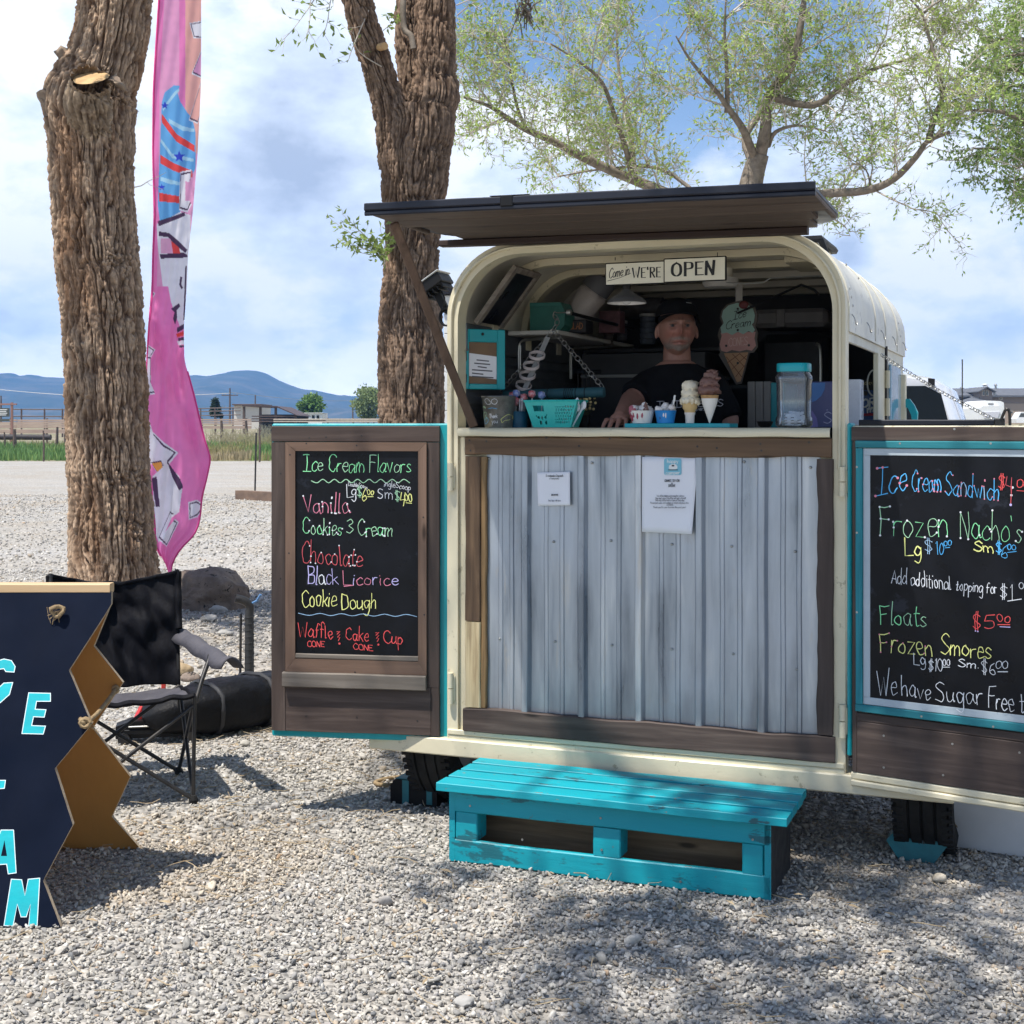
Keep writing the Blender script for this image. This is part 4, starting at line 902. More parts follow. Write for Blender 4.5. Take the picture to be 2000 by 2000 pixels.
# --- the pale willow behind the trailer
def W(px,py,d): return wp(px,py,d)
base=Vector((wp(1470,400,24).x,24,0)); r=thing('pale_willow','wide pale twigged willow with thin spring leaves behind the trailer','tree',base)
g=Growth(77)
trunk=[Vector((base.x-.1,24,-.1)),W(1452,520,24),W(1458,420,24),W(1470,345,24),W(1484,300,23.9)]
C_=cat([tuple(p) for p in trunk],6); n=len(C_); mb=MB(); mb.tube([Vector(c)-base for c in C_],[.30-.14*i/(n-1) for i in range(n)],14); mb.build('trunk',m_limb,r,smooth=60)
LB=[([(1462,380,24),(1360,395,24.3),(1240,352,24.5),(1152,314,24.2),(1080,276,24),(1025,252,23.8),(985,226,23.6),(950,205,23.4),(905,190,23.2)],.19,.03),
([(1030,256,23.8),(1012,215,23.6),(1000,160,23.4),(992,110,23.2),(985,70,23)],.06,.015),([(1235,350,24.4),(1225,300,24),(1200,225,23.6),(1175,160,23.2),(1130,120,22.8),(1075,85,22.5)],.10,.02),
([(1238,340,24.4),(1232,260,25),(1215,180,25.2),(1205,90,25.4),(1210,-20,25.5)],.09,.02),([(1484,305,23.9),(1495,250,23.6),(1500,190,23.4),(1545,130,23.2),(1562,60,23),(1575,-40,23)],.19,.07),
([(1478,330,24),(1455,270,24.6),(1500,200,24.8),(1540,110,25),(1530,40,25.2),(1535,-60,25.4)],.12,.04),([(1476,315,24),(1452,255,23.3),(1425,215,23),(1400,180,22.8),(1350,120,22.6),(1320,70,22.5)],.13,.02),
([(1500,285,23.9),(1515,258,23.6),(1560,245,23.3),(1620,258,23)],.08,.015),([(1510,190,23.4),(1590,205,23.2),(1650,165,23),(1720,130,22.8),(1800,112,22.6)],.12,.03),
([(1475,400,24),(1560,390,23.6),(1610,378,23.3),(1690,372,22.9),(1745,350,22.6),(1790,305,22.3),(1812,276,22.2),(1855,258,22)],.16,.05),([(1812,278,22.2),(1826,225,22.2),(1840,190,22.1),(1830,130,22),(1812,65,22),(1800,25,22),(1770,-10,22)],.09,.02),
([(1838,195,22.1),(1850,150,22),(1856,110,22)],.04,.012),([(1805,25,22),(1830,5,22),(1900,-30,22)],.04,.012),([(1380,395,24.3),(1290,330,24.9),(1180,330,25.2),(1090,345,25.4)],.07,.015),([(1420,220,23),(1420,150,22.8),(1415,60,22.6),(1420,-30,22.5)],.08,.015),
([(1700,372,22.9),(1690,330,22.8),(1640,300,22.8)],.03,.01)]
for pts,r0,r1 in LB:
    path=g.limb([W(*p) for p in pts],r0*.62,r1*.6,7)
    g.twigs(path,.28,1.3,.30,2,6,.018,.24,.02,.12)
def inside(p):
    return True
nl=g.finish(r,.085,.36,((.25,.39,.07),(.50,.60,.18)),.3,m_limb,leafkeep=.34,names=('limb','twig','crown'))
print('willow leaves',nl)
# --- the greener tree entering at the right edge
base=Vector((wp(2240,400,23).x,23,0)); r=thing('green_elm','leafier green tree entering at the right edge above the lodge','tree',base); g=Growth(91)
mb=MB(); trunk=[Vector((0,0,-.1)),Vector((.05,0,2.2)),Vector((-.1,0,4.2))]; mb.tube(cat([tuple(p) for p in trunk],5),[.34-.015*i for i in range(11)],12); mb.build('trunk',m_limb,r,smooth=60)
s0=base+Vector((-.1,0,4.2))
for e,e2 in (((1990,230),(1885,215)),((2000,300),(1900,290)),((2010,150),(1905,130)),((2020,350),(1960,360)),((2030,90),(1925,80)),((2090,0),(2010,-40)),((2050,240),(1960,250)),((2040,180),(1930,170)),((2060,300),(1985,330)),((2045,120),(1960,110)),((2055,60),(1985,40))):
    y=23+g.g.uniform(-1.4,1.4); path=g.limb([s0,s0.lerp(wp(e[0],e[1],y),.55)+Vector((0,0,.25)),wp(e[0],e[1],y),wp(e2[0],e2[1],y)],.09,.015,6); g.twigs(path,.20,.85,.12,1,11,.011,.25,-.02,.4)
print('elm leaves',g.finish(r,.085,.42,LEAFD,.3,m_limb,leafkeep=.6,names=('limb','twig','crown')))
# --- far trees
def far_tree(px,top,bot,w,d,base_c,label,name='field_tree',seed=1,leaf=.35,cone=False,n=2600,grp='trees on the far plain'):
    b=Vector(((px-CX)/F*d,d,gz(d))); zt=H-(top-CY)/F*d; zb=max(gz(d)+.3,H-(bot-CY)/F*d); Wd=w/F*d
    r=thing(name,label,'tree',b,0,grp); gg=np.random.default_rng(seed)
    mb=MB(); hgt=zt-b.z; mb.tube([(0,0,-.2),(.1,0,hgt*.35),(0,.1,hgt*.8)],[Wd*.035,Wd*.028,Wd*.008],7)
    for k in range(7):
        a=k*2.4; mb.tube([(0,0,hgt*(.2+.06*k)),(math.cos(a)*Wd*.2,math.sin(a)*Wd*.2,hgt*(.4+.06*k)),(math.cos(a)*Wd*.36,math.sin(a)*Wd*.36,hgt*(.52+.06*k))],[Wd*.014,Wd*.01,Wd*.004],5)
    mb.build('trunk',m_limb,r)
    K=34; cz=gg.uniform(0,1,K); ang=gg.uniform(0,2*PI,K)
    rad=(1-cz)*.5*Wd if cone else Wd*.5*np.sqrt(np.maximum(.05,1-(2*cz-1)**2*.9))*gg.uniform(.45,1,K)
    cx=np.cos(ang)*rad*.8; cy=np.sin(ang)*rad*.8; zz=zb-b.z+(zt-zb)*(.08+.86*cz)
    k=gg.integers(0,K,n); s=(zt-zb)*(.10 if not cone else .055)
    P=np.stack([cx[k],cy[k],zz[k]],1)+gg.normal(0,1,(n,3))*np.array([s,s,s*.75]); D=gg.normal(0,1,(n,3))
    V,Fq,C=leaf_mesh(P,D,leaf,.6,leafcols(P,gg,base_c,.3,.5),seed); raw_mesh('crown',V,Fq,m_leaf,r,cols=C)
far_tree(607,775,815,54,150,((.10,.20,.05),(.20,.32,.09)),'round bright green tree behind the white mobile home',seed=4,leaf=.4)
far_tree(718,758,818,58,140,((.16,.22,.09),(.30,.36,.16)),'pale feathery willow at the edge of the forked trunk',seed=5,leaf=.32)
far_tree(421,779,816,24,125,((.03,.055,.035),(.06,.09,.055)),'small dark pine by the pipe corral',name='pine_tree',seed=6,leaf=.22,cone=True)
# ---------------------------------------------------------------- boulder and stones
def rock(name,label,c,size,seed,mat,sub=5,flat=.0):
    V,Fq=ico(sub); A=V.copy()
    A*=(1+.55*(vnoise(V*1.1+seed,seed)[:,None]-.5)+.25*(vnoise(V*2.7+seed,seed+1)[:,None]-.5))
    gg=np.random.default_rng(seed)
    for q in range(5):
        dd=gg.normal(0,1,3); dd/=np.linalg.norm(dd); k=gg.uniform(.68,.9); A-=np.maximum(A@dd-k,0)[:,None]*dd*.85
    A*=(1+.08*(vnoise(V*9+seed,seed+2)[:,None]-.5)+.05*(vnoise(V*22,seed+3)[:,None]-.5))
    A*=np.array(size); o=raw_mesh(name,A,Fq,mat,smooth=True); o.location=c; return tag(o,label,'boulder' if size[0]>.15 else 'rock')
m_lava=M('dark_lava_rock',(.27,.21,.165),(.15,.115,.095),rough=.9,scale=7,bmp=1.0,bscale=26,bdist=.02,spots=((.02,.017,.015),16,.60),spots2=((.20,.16,.13),9,.64))
p=gp(400,1192); rock('boulder','large dark brown pitted boulder between the flag pole and the hydrant',(gp(408,1192).x,p.y+.22,.06),(.36,.30,.25),26,m_lava)
m_pale=M('pale_rock',(.42,.40,.37),(.30,.29,.27),rough=.9,scale=9,bmp=.6); m_tan=M('tan_rock',(.42,.31,.18),(.30,.22,.13),rough=.9,scale=9,bmp=.6)
for px,py,s,m,lab in ((424,1197,.055,m_pale,'pale flat stone at the foot of the dark boulder'),(408,1213,.05,m_pale,'grey stone below the dark boulder'),(352,1318,.07,m_tan,'yellow tan rock beyond the folding chair arm'),(372,1330,.05,m_lava,'dark small rock beside the yellow rock'),(440,1240,.04,m_pale,'small grey rock left of the hydrant'),(905,1965,.022,m_pale,'smooth pale pebble at the bottom edge')):
    q=gp(px,py); rock('stone',lab,(q.x,q.y,s*.35),(s*1.35,s,s*.7),int(px),m,4)
# ---------------------------------------------------------------- feather flag
def pip(px,py,poly):
    c=np.zeros(px.shape,bool); n=len(poly)
    for i in range(n):
        x1,y1=poly[i];x2,y2=poly[(i+1)%n]
        if y1==y2: continue
        k=((y1>py)!=(y2>py))&(px<(x2-x1)*(py-y1)/(y2-y1)+x1); c^=k
    return c
def flag():
    D=12.2; e=wp(323,1184,D); base=Vector((e.x,D,0)); r=thing('feather_flag','tall pink feather flag printed with a swirl and letters','flag',base)
    mb=MB(); mb.tube([(0,.16,-.05),(0,.18,.9),((316-CX)/F*D-base.x,.2,2.8),((309-CX)/F*D-base.x,.2,6.2)],[.016,.016,.012,.008],8); mb.build('pole',FLAT('pole_grey',(.5,.5,.5),metal=.4),r,smooth=60)
    yy=np.array([-260,-120,0,90,180,300,420,500,560,640,700,760,800,850,885,930,960,1000,1030,1060,1090,1118]); 
    le=np.array([318,313,311,305,300,299,302,299,298,291,288,286,286,287,288,290,294,298,302,303,304,328]); ri=np.array([410,402,393,393,392,386,376,367,365,359,360,378,388,400,412,402,394,391,382,350,334,333])
    nH,nW=900,110; t=np.linspace(-260,1118,nH); L_=np.interp(t,yy,le); R_=np.interp(t,yy,ri); L_=np.convolve(np.pad(L_,12,mode='edge'),np.ones(25)/25,'valid'); R_=np.convolve(np.pad(R_,8,mode='edge'),np.ones(17)/17,'valid')
    u=np.linspace(0,1,nW); PX=L_[:,None]+(R_-L_)[:,None]*u; PY=np.repeat(t[:,None],nW,1)
    PY=PY+ (u[None]-.5)*np.interp(t,[-260,640,800,1118],[0,0,18,30])[:,None]
    lowf=np.interp(t,[0,600,700,900,1118],[.25,.5,1,1,.7])[:,None]
    dep=.05*np.sin(u*7+t[:,None]/190)*lowf+.06*np.sin(u[None]*4.2-t[:,None]/75)*lowf+.018*np.sin(u*23+t[:,None]/33)*lowf+.03*(vnoise(np.stack([(u[None]*3+0*t[:,None]).ravel(),(t[:,None]/55+0*u[None]).ravel(),np.zeros(nH*nW)],1),4).reshape(nH,nW)-.5)*lowf
    # deep fold where the lower part is gathered
    dep=dep-.10*np.exp(-((PX-(300+(t[:,None]-640)*.33))/14)**2)*np.clip((t[:,None]-520)/120,0,1)*np.clip((1000-t[:,None])/150,0,1)
    Y=D+dep; V=np.stack([(PX-CX)/F*Y,Y,H-(PY-CY)/F*Y],2)
    pink=np.array([.92,.26,.58]); C=np.zeros((nH,nW,3)); C[:]=pink
    x,y=PX,PY
    # the printed side turns into view along the right in the upper part
    salm=np.array([.88,.46,.42]); sky_=np.array([.16,.44,.82]); lt=np.array([.42,.70,.90]); red=np.array([.84,.09,.09]); ink=np.array([.10,.06,.12]); wh=np.array([.86,.84,.92]); org=np.array([.90,.42,.10])
    up=(y<560); lil=np.array([.82,.38,.62])
    C[up&(u[None]>.12)]=lil; C[(y<300)&(x>362)]=salm; C[(y<300)&(x>350)&(x<=362)]=np.array([.85,.25,.55])
    def paint(poly,col): C[pip(x,y,poly)]=col
    def outlined(poly,fill,grow=5,out=None):
        cx=sum(p[0] for p in poly)/len(poly);cy=sum(p[1] for p in poly)/len(poly)
        for k,cc in ((2*grow,wh),(grow,ink)):
            g_=[]
            for (a,b) in poly:
                l=max(1e-3,math.hypot(a-cx,b-cy)); g_.append((a+(a-cx)/l*k,b+(b-cy)/l*k))
            paint(g_,cc)
        paint(poly,fill)
    reg=[(316,200),(322,180),(340,166),(352,168),(346,178),(352,198),(366,220),(376,232),(382,260),(382,330),(372,345),(352,350),(352,420),(312,432),(308,400),(312,300)]
    paint(reg,sky_)
    for k,(a,b,c) in enumerate((((316,222),(345,262),(380,284)),((313,302),(338,318),(376,334)),((311,376),(330,380),(356,384)))):
        paint([(a[0],a[1]),(b[0],b[1]),(c[0],c[1]),(c[0],c[1]+13),(b[0],b[1]+15),(a[0],a[1]+17)],red)
    for a,b,c in (((318,210),(340,180),(350,172)),((314,270),(336,300),(378,310)),((313,345),(330,350),(352,356)),((330,232),(356,246),(380,252))):
        paint([(a[0],a[1]),(b[0],b[1]),(c[0],c[1]),(c[0],c[1]+6),(b[0],b[1]+9),(a[0],a[1]+8)],lt)
    def star(cx,cy,s): paint([(cx+(s if k%2==0 else s*.45)*math.sin(k*PI/5),cy-(s if k%2==0 else s*.45)*math.cos(k*PI/5)) for k in range(10)],np.array([.05,.08,.62]))
    star(350,306,12); star(322,206,8); star(316,366,7)
    outlined([(374,48),(396,44),(396,72),(380,70)],wh,2.5); outlined([(398,90),(378,140),(398,150)],lil,3); outlined([(392,165),(372,230),(386,236),(398,200)],salm,3)
    outlined([(354,342),(372,338),(370,356),(362,354),(362,392),(372,392),(366,408),(352,404)],wh,3.5)
    paint([(306,438),(352,414),(372,420),(372,560),(318,560),(308,480)],wh)
    for q in ([(308,432),(345,420),(360,414),(362,421),(346,428),(310,442)],[(310,452),(330,455),(348,470),(366,488),(362,494),(344,480),(328,463),(310,461)],[(312,497),(358,493),(366,498),(366,506),(314,505)]): paint(q,ink)
    paint([(314,466),(332,466),(350,495),(314,495)],np.array([.84,.45,.66])); paint([(334,470),(350,484),(352,495),(338,495)],red)
    paint([(318,505),(366,503),(364,640),(352,640),(334,590)],wh)
    for q in ([(352,540),(356,541),(354,556),(358,562),(354,565),(350,556)],[(334,603),(350,592),(352,598),(345,606),(346,620),(342,634),(338,622),(341,610)],[(362,520),(365,520),(361,625),(358,625)],[(346,640),(360,632),(360,642),(346,650)],[(348,660),(360,658),(360,664),(348,666)],[(350,675),(360,674),(360,678),(350,679)]): paint(q,ink)
    paint([(344,652),(360,646),(360,655),(346,659)],red); paint([(346,666),(360,665),(360,673),(348,674)],wh)
    # lower part: pink with big white letters
    for yc in (575,685): outlined([(286,yc-10),(299,yc),(292,yc+12),(286,yc+16)],wh,2.5)
    outlined([(284,700),(294,700),(293,745),(301,764),(288,766),(284,740)],wh,3)
    outlined([(288,810),(300,850),(318,872),(340,884),(326,900),(330,930),(318,905),(300,900),(289,905)],wh,4); 
    outlined([(297,905),(315,902),(326,950),(318,940)],org,3)
    paint([(298,930),(326,905),(350,930),(356,955),(350,1000),(330,1015),(310,1060),(303,1040),(300,980)],wh); outlined([(372,985),(384,982),(396,990),(384,1004),(372,1010)],wh,3); outlined([(332,1002),(338,1006),(322,1040),(338,1018),(344,1022),(326,1062),(312,1048)],wh,3)
    paint([(296,935),(306,930),(312,990),(304,990)],ink); paint([(326,900),(352,936),(358,952),(350,958),(336,930)],ink)
    C*=(.96+.08*vnoise(np.stack([x.ravel()/9,y.ravel()/9,0*x.ravel()],1),3).reshape(nH,nW))[...,None]
    V=V-np.array(base); i,j=np.meshgrid(np.arange(nH-1),np.arange(nW-1),indexing='ij'); i=i.ravel();j=j.ravel()
    Fq=np.stack([i*nW+j,(i+1)*nW+j,(i+1)*nW+j+1,i*nW+j+1],1)
    raw_mesh('fabric',V.reshape(-1,3),Fq,ATTR('flag_cloth',.75,trans=.58,spec=.15),r,cols=C.reshape(-1,3),smooth=True)
    mb=MB(); k=[tuple(V[q,0]) for q in range(0,nH,12)]; mb.tube(k,.010,6); mb.build('sleeve_edge',FLAT('hot_pink_tape',(.80,.06,.30)),r,smooth=60)
    mb=MB(); k=[tuple(V[q,-1]) for q in range(640,nH,8)]; mb.tube(k,.008,6); mb.build('hem',FLAT('hot_pink_hem',(.80,.06,.30)),r,smooth=60)
flag()
# ---------------------------------------------------------------- hydrant, bag, floor jack
e=gp(487,1330); Z_=lambda py,d: H-(py-CY)/F*d
d=e.y; r=thing('yard_hydrant','black wrapped yard hydrant standpipe with a bent head','hydrant',(e.x,d,0)); zt=Z_(1192,d)
mb=MB(); mb.tube([(0,0,-.05),(0,0,zt*.5),(0,0,zt)],[.030,.028,.027],12)
for k in range(9): z=.05+k*(zt-.08)/9; mb.tube([(.0285*math.cos(a),.0285*math.sin(a),z+a*.006) for a in [j*PI/6 for j in range(13)]],.0026,5)
mb.build('pipe_wrap',M('black_tape',(.02,.02,.02),(.035,.034,.033),rough=.55,bmp=.4,bscale=30),r,smooth=50)
mb=MB(); mb.tube([(-.055,-.01,-.05),(-.05,-.01,zt-.02)],.008,8); mb.build('lift_rod',m_iron,r,smooth=60)
mb=MB(); mb.tube(cat([(.0,0,zt-.01),(.0,0,zt+.03),(-.03,-.01,zt+.06),(-.08,-.02,zt+.075)],5),.026,10); mb.build('head',m_iron,r,smooth=60)
mb=MB(); mb.tube([(.01,0,zt+.04),(.05,-.02,zt+.06),(.075,-.03,zt+.10)],.008,6); mb.build('lever',FLAT('blue_lever',(.10,.22,.42)),r,smooth=60)
m_bag=M('black_nylon',(.0035,.0035,.0042),(.008,.008,.0095),rough=.55,spec=.18,scale=4,bmp=.5,bscale=9,bdist=.03)
a=Vector((-1.80,6.75,.17)); b=Vector((-.95,7.55,.185)); r=thing('duffel_bag','long black duffel bag lying on the gravel behind the folding chair','bag',(a+b)/2-Vector((0,0,.17))); o_=r.location
V=[];nn=40;mm=26
for i in range(nn+1):
    t=i/nn; c=a.lerp(b,t)-o_; e_=min(1,math.sin(PI*min(max(t,.0),1))**.35+.02); dx=(b-a).normalized(); sx=Vector((dx.y,-dx.x,0))
    row=[]
    for k in range(mm+1):
        an=2*PI*k/mm; q=abs(math.cos(an))**.6*math.copysign(1,math.cos(an)); w=abs(math.sin(an))**.7*math.copysign(1,math.sin(an))
        wob=1+.10*mnoise.noise(Vector((t*8,math.cos(an)*1.6,math.sin(an)*1.6)))+.05*mnoise.noise(Vector((t*26,math.cos(an)*3,math.sin(an)*3)))-.05*math.exp(-((t-.52)/.02)**2)
        row.append(tuple(c+sx*(.175*q*e_*wob)+Vector((0,0,.128*w*e_*wob-.040))))
    V.append(row)
mb=MB(); mb.grid(V); mb.build('body',m_bag,r,smooth=70)
for t in (.30,.56):
    i=int(t*nn); mb=MB(); mb.tube([Vector(p)+Vector((0,0,.004)) for p in V[i][::2]],.012,6); mb.build('strap',M('webbing_%d'%i,(.02,.02,.022),(.03,.03,.033),rough=.7),r,smooth=60)
e=gp(305,1448); r=thing('floor_jack','low black and red floor jack on the gravel under the chair','jack',(e.x,e.y,0),R(12))
mb=MB(); mb.prism([(-.19,.03),(.17,.03),(.20,.06),(.19,.10),(-.12,.115),(-.19,.09)],-.05,.05); mb.box(-.15,.19,-.062,-.052,.05,.075); mb.build('frame',m_black,r)
mb=MB(); mb.box(-.13,.16,-.066,-.053,.085,.093); mb.build('trim_strip',m_zinc,r)
for x in (-.15,.16):
    mb=MB(); mb.tube([(x,-.07,.03),(x,.07,.03)],.03,12); mb.build('wheel',m_iron,r,smooth=50)
mb=MB(); mb.bar((-.1,.02,.09),(-.06,.03,.17),.05,.03); mb.build('lift_arm',FLAT('red_enamel',(.55,.03,.03)),r)
mb=MB(); mb.bar((.02,.05,.1),(.06,.07,.58),.022,.022); mb.build('handle',FLAT('red_handle',(.60,.05,.04)),r)
# ---------------------------------------------------------------- camping chair
def chair():
    FR=Vector((-1.33,5.72,0)); Fd=Vector((.35,-.94,0)).normalized(); Lx=Vector((.94,.35,0)).normalized()
    org=FR-Lx*.26-Fd*.23; r=thing('camping_chair','black folding camping chair with mesh arm beside the painted sign','chair',org)
    def q(a,f,z): return Lx*a+Fd*f+Vector((0,0,z))
    m_cl=M('black_polyester',(.003,.003,.0045),(.007,.007,.010),rough=.7,spec=.14,scale=5,bmp=.5,bscale=14,bdist=.02,stretch=(1,1,.4)); m_gr=M('faded_grey_polyester',(.055,.053,.066),(.085,.08,.092),rough=.8,scale=6,bmp=.5,bscale=18,bdist=.015)
    W_=.27; nu,nv=34,34
    # seat sagging between the four corners
    P=[]
    for i in range(nu+1):
        row=[]
        for j in range(nv+1):
            a=-W_+2*W_*i/nu; f=-.24+.49*j/nv; sag=.035*(1-(2*i/nu-1)**2)*(1-(2*j/nv-1)**2*.6)
            z=.415-sag+.03*(j/nv)-.02*(1-j/nv)+.002*math.sin(i*1.1+j*.4)+.010*mnoise.noise(Vector((i*.2,j*.25,1)))
            row.append(tuple(q(a,f,z)))
        P.append(row)
    mb=MB(); mb.grid(P); s=mb.build('seat',m_gr,r,smooth=90); md=s.modifiers.new('thick','SOLIDIFY'); md.thickness=.006
    mb=MB(); mb.tube([Vector(p[-1]) for p in P],.012,6); mb.tube([Vector(p) for p in P[-1]],.009,6); mb.build('seat_hem',m_cl,r,smooth=60)
    P=[];nu,nv=44,56
    for i in range(nu+1):
        row=[]
        for j in range(nv+1):
            t=j/nv; s_=2*i/nu-1; a=W_*s_*(1+.02*t); z=.40+.50*t-.055*(1-s_*s_)*max(0,t-.5)*2*.9
            f=-.23-.10*t-.075*(1-s_*s_)*(1-.5*t)
            wr=.016*math.sin(6*t+5*s_+2*math.sin(4*s_))*(1-.4*t)+.060*(mnoise.noise(Vector((s_*2.6+t*2.0,t*2.2-s_*1.6,3)))) +.026*mnoise.noise(Vector((s_*6+t*4,t*5,8)))
            row.append(tuple(q(a,f+wr,z)))
        P.append(row)
    mb=MB(); mb.grid(P,flip=True); b=mb.build('backrest',m_cl,r,smooth=90); md=b.modifiers.new('thick','SOLIDIFY'); md.thickness=.007
    mb=MB(); mb.tube([Vector(P[i][nv])+Vector((0,0,.002)) for i in range(nu+1)],.010,6)
    for e in (0,nu): mb.tube([Vector(P[e][j]) for j in range(nv//2,nv+1)],.016,8)
    mb.build('back_hem',m_cl,r,smooth=60)
    def leg(*pts,rad=.0085,n='leg'):
        mb=MB(); mb.tube([q(*p) for p in pts],rad,8); return mb.build(n,m_iron,r,smooth=60)
    for sx in (-1,1):
        leg((sx*W_,-.235,.30),(sx*W_,-.33,.91),n='back_post')
        leg((sx*W_,.24,.02),(sx*W_*1.02,.235,.44),n='front_post')
        leg((sx*W_,-.25,.015),(sx*W_,.23,.40)); leg((sx*W_,.25,.015),(sx*W_,-.22,.40))
        mb=MB(); mb.tube([q(sx*(W_+.01),.225,.41),q(sx*(W_+.04),.19,.49),q(sx*(W_+.08),.13,.57),q(sx*(W_+.085),.12,.585)],.010,8); mb.build('arm_post',m_iron,r,smooth=60)
        mb=MB(); A=[]
        for i in range(13):
            t=i/12; row=[]
            for j in range(7):
                w=(j/6-.5)*.085; row.append(tuple(q(sx*(W_+.02+.13*t)+w,-.29+.58*t,.628-.05*min(1,t*1.2)+.012*math.cos(j-3)-.006*math.sin(i*1.4)-(.02 if abs(j-3)==3 else 0))))
            A.append(row)
        mb.grid(A,flip=sx<0); ar=mb.build('armrest',m_gr,r,smooth=80); md=ar.modifiers.new('thick','SOLIDIFY'); md.thickness=.008
    for f in (.25,-.25):
        leg((-W_,f,.015),(W_,f*.95,.40)); leg((W_,f,.015),(-W_,f*.95,.40))
    for sx in (-1,1):
        for f in (.25,-.25):
            mb=MB(); mb.lathe([(.018,-.004),(.02,.012),(.012,.03)],10,tuple(q(sx*W_,f,.003))); mb.build('foot',m_rubber,r)
chair()
# ---------------------------------------------------------------- painted A-frame sign
def sign():
    d0,d1=4.28,5.08; dm=4.66; zt=.995
    xs=lambda px,d:(px-CX)/F*d
    org=Vector((-1.75,4.68,0)); r=thing('sandwich_board','tall zigzag edged dark blue sandwich board painted with turquoise letters','sign',org)
    def board(name,poly,yb,yt,th,mats,front):
        # poly: (x world, z along) ; plane from (yb,0) to (yt,zt)
        V=[];n=len(poly)
        for k in (0,1):
            for x,z in poly: V.append(Vector((x,yb+(yt-yb)*z/zt+k*th,z))-org)
        mb=MB(); mb.add(V,[list(range(n)),list(range(n,2*n))[::-1]] ,0); mb.f[-2]=mb.f[-2]; mb.m[-1]=1
        mb.add(V,[[i,i+n,(i+1)%n+n,(i+1)%n] for i in range(n)],2); return mb.build(name,mats,r)
    def onf(px,py,yb,yt):    # pixel -> x,z on a leaning plane
        a=(px-CX)/F; b=-(py-CY)/F; k=(yt-yb)/zt; t=(yb+k*H)/(1-k*b); return a*t,H+b*t
    fr=[(-260,1818)]+[(118,1818),(84,1720),(142,1611),(107,1501),(178.6,1414),(134.6,1309),(205,1200),(217,1180),(217,1161),(-260,1172)]
    bk=[(-160,1664),(275,1660),(218,1595),(254,1517),(181,1422),(240,1333),(183,1262),(214,1185),(215,1166),(-260,1174)]
    m_face=M('midnight_blue_gloss',(.004,.0065,.015),(.007,.0105,.023),rough=.45,scale=2.5,bmp=.12,bscale=10,spots=((.12,.15,.22),60,.73),spec=.06); m_raw=M('plywood_amber',(.42,.20,.05),(.33,.15,.036),rough=.5,scale=4,stretch=(1,1,.15),bmp=.12,spots=((.10,.05,.02),11,.76)); m_edge=M('raw_ply_edge',(.50,.40,.28),(.32,.24,.16),rough=.8,scale=30,bmp=.4)
    pf=[onf(x,y,d0,dm) for x,y in fr]; pf[0]=(pf[0][0],.002); pf[1]=(pf[1][0],.002); pf[-1]=(pf[-1][0],zt);pf[-2]=(pf[-2][0],zt)
    fo=board('front_panel',pf,d0,dm,.018,[m_face,m_raw,m_edge],True)
    pb=[onf(x,y,d1,dm+.03) for x,y in bk]; pb[0]=(pb[0][0],.002); pb[1]=(pb[1][0],.002); pb[-1]=(pb[-1][0],zt-.01);pb[-2]=(pb[-2][0],zt-.01)
    board('rear_panel',pb,d1,dm+.03,.018,[m_raw,m_face,m_edge],False)
    mb=MB(); xl,xr=pf[-1][0]-org.x,pf[-2][0]-org.x-.005; mb.board(xl,xr,dm-.002-org.y,dm+.05-org.y,zt-.004,zt+.028,n=10,amp=.001); mb.build('top_batten',M('pine_batten',(.60,.42,.24),(.50,.33,.17),rough=.6,scale=5,stretch=(.1,1,1)),r)
    # letters, turquoise with a white outline
    def fm(px,py,l):
        x,z=onf(px,py,d0,dm); k=(dm-d0)/zt; nrm=Vector((0,-1,k)).normalized(); return Vector((x,d0+k*z,z))-org+nrm*(.0012+l)
    mb=MB(); wt,tq=0,1
    def L(poly,grow=3.2,holes=()):
        cx=sum(p[0] for p in poly)/len(poly);cy=sum(p[1] for p in poly)/len(poly)
        n=len(poly); out=[]
        ar=sum(poly[i][0]*poly[(i+1)%n][1]-poly[(i+1)%n][0]*poly[i][1] for i in range(n)); sg=1 if ar>0 else -1
        for i in range(n):
            p=Vector(poly[i-1]);c=Vector(poly[i]);q_=Vector(poly[(i+1)%n]); a=(c-p).normalized();b=(q_-c).normalized(); na=Vector((a.y,-a.x))*sg; nb=Vector((b.y,-b.x))*sg; m=(na+nb); m=m/max(.35,m.length_squared/2) if m.length>.1 else na; out.append(tuple(c+m*grow*.5))
        mb.poly(out,wt,fm); mb.poly(poly,tq,fm)
    L([(-30,1300),(8,1288),(22,1291),(29,1302),(27,1312),(12,1311),(8,1305),(-10,1308),(-24,1330),(-24,1345),(-10,1352),(8,1335),(24,1334),(18,1356),(0,1372),(-30,1368)])
    L([(57,1354),(98,1355),(98,1369),(71,1369),(68,1386),(89,1387),(86,1400),(65,1399),(61,1418),(88,1419),(84,1433),(44,1432)])
    L([(-20,1525),(10,1525),(8,1539),(-20,1541)])
    L([(3,1622),(26,1622),(31,1704),(17,1706),(14,1687),(-6,1688),(-12,1705),(-30,1705)]); mb.poly([(9,1641),(14,1672),(2,1672)],2,fm)
    L([(23,1718),(42,1719),(49,1750),(56,1718),(77,1716),(72,1807),(57,1808),(60,1765),(51,1790),(42,1790),(34,1765),(25,1808),(9,1807)])
    mb.build('lettering',[FLAT('letter_outline',(.66,.76,.78)),M('letter_turquoise',(.0,.44,.49),(.0,.33,.38),rough=.5,scale=9,stretch=(.4,1,1)),m_face],fo)
    # rope knots and stay
    mb=MB(); g=random.Random(4); c=fm(116,1195,.01)
    mb.tube([c+Vector((.020*math.cos(a)*(1+.3*math.sin(3*a)),-.012+.006*math.sin(2*a),.017*math.sin(a))) for a in [k*PI/5 for k in range(12)]],.007,6)
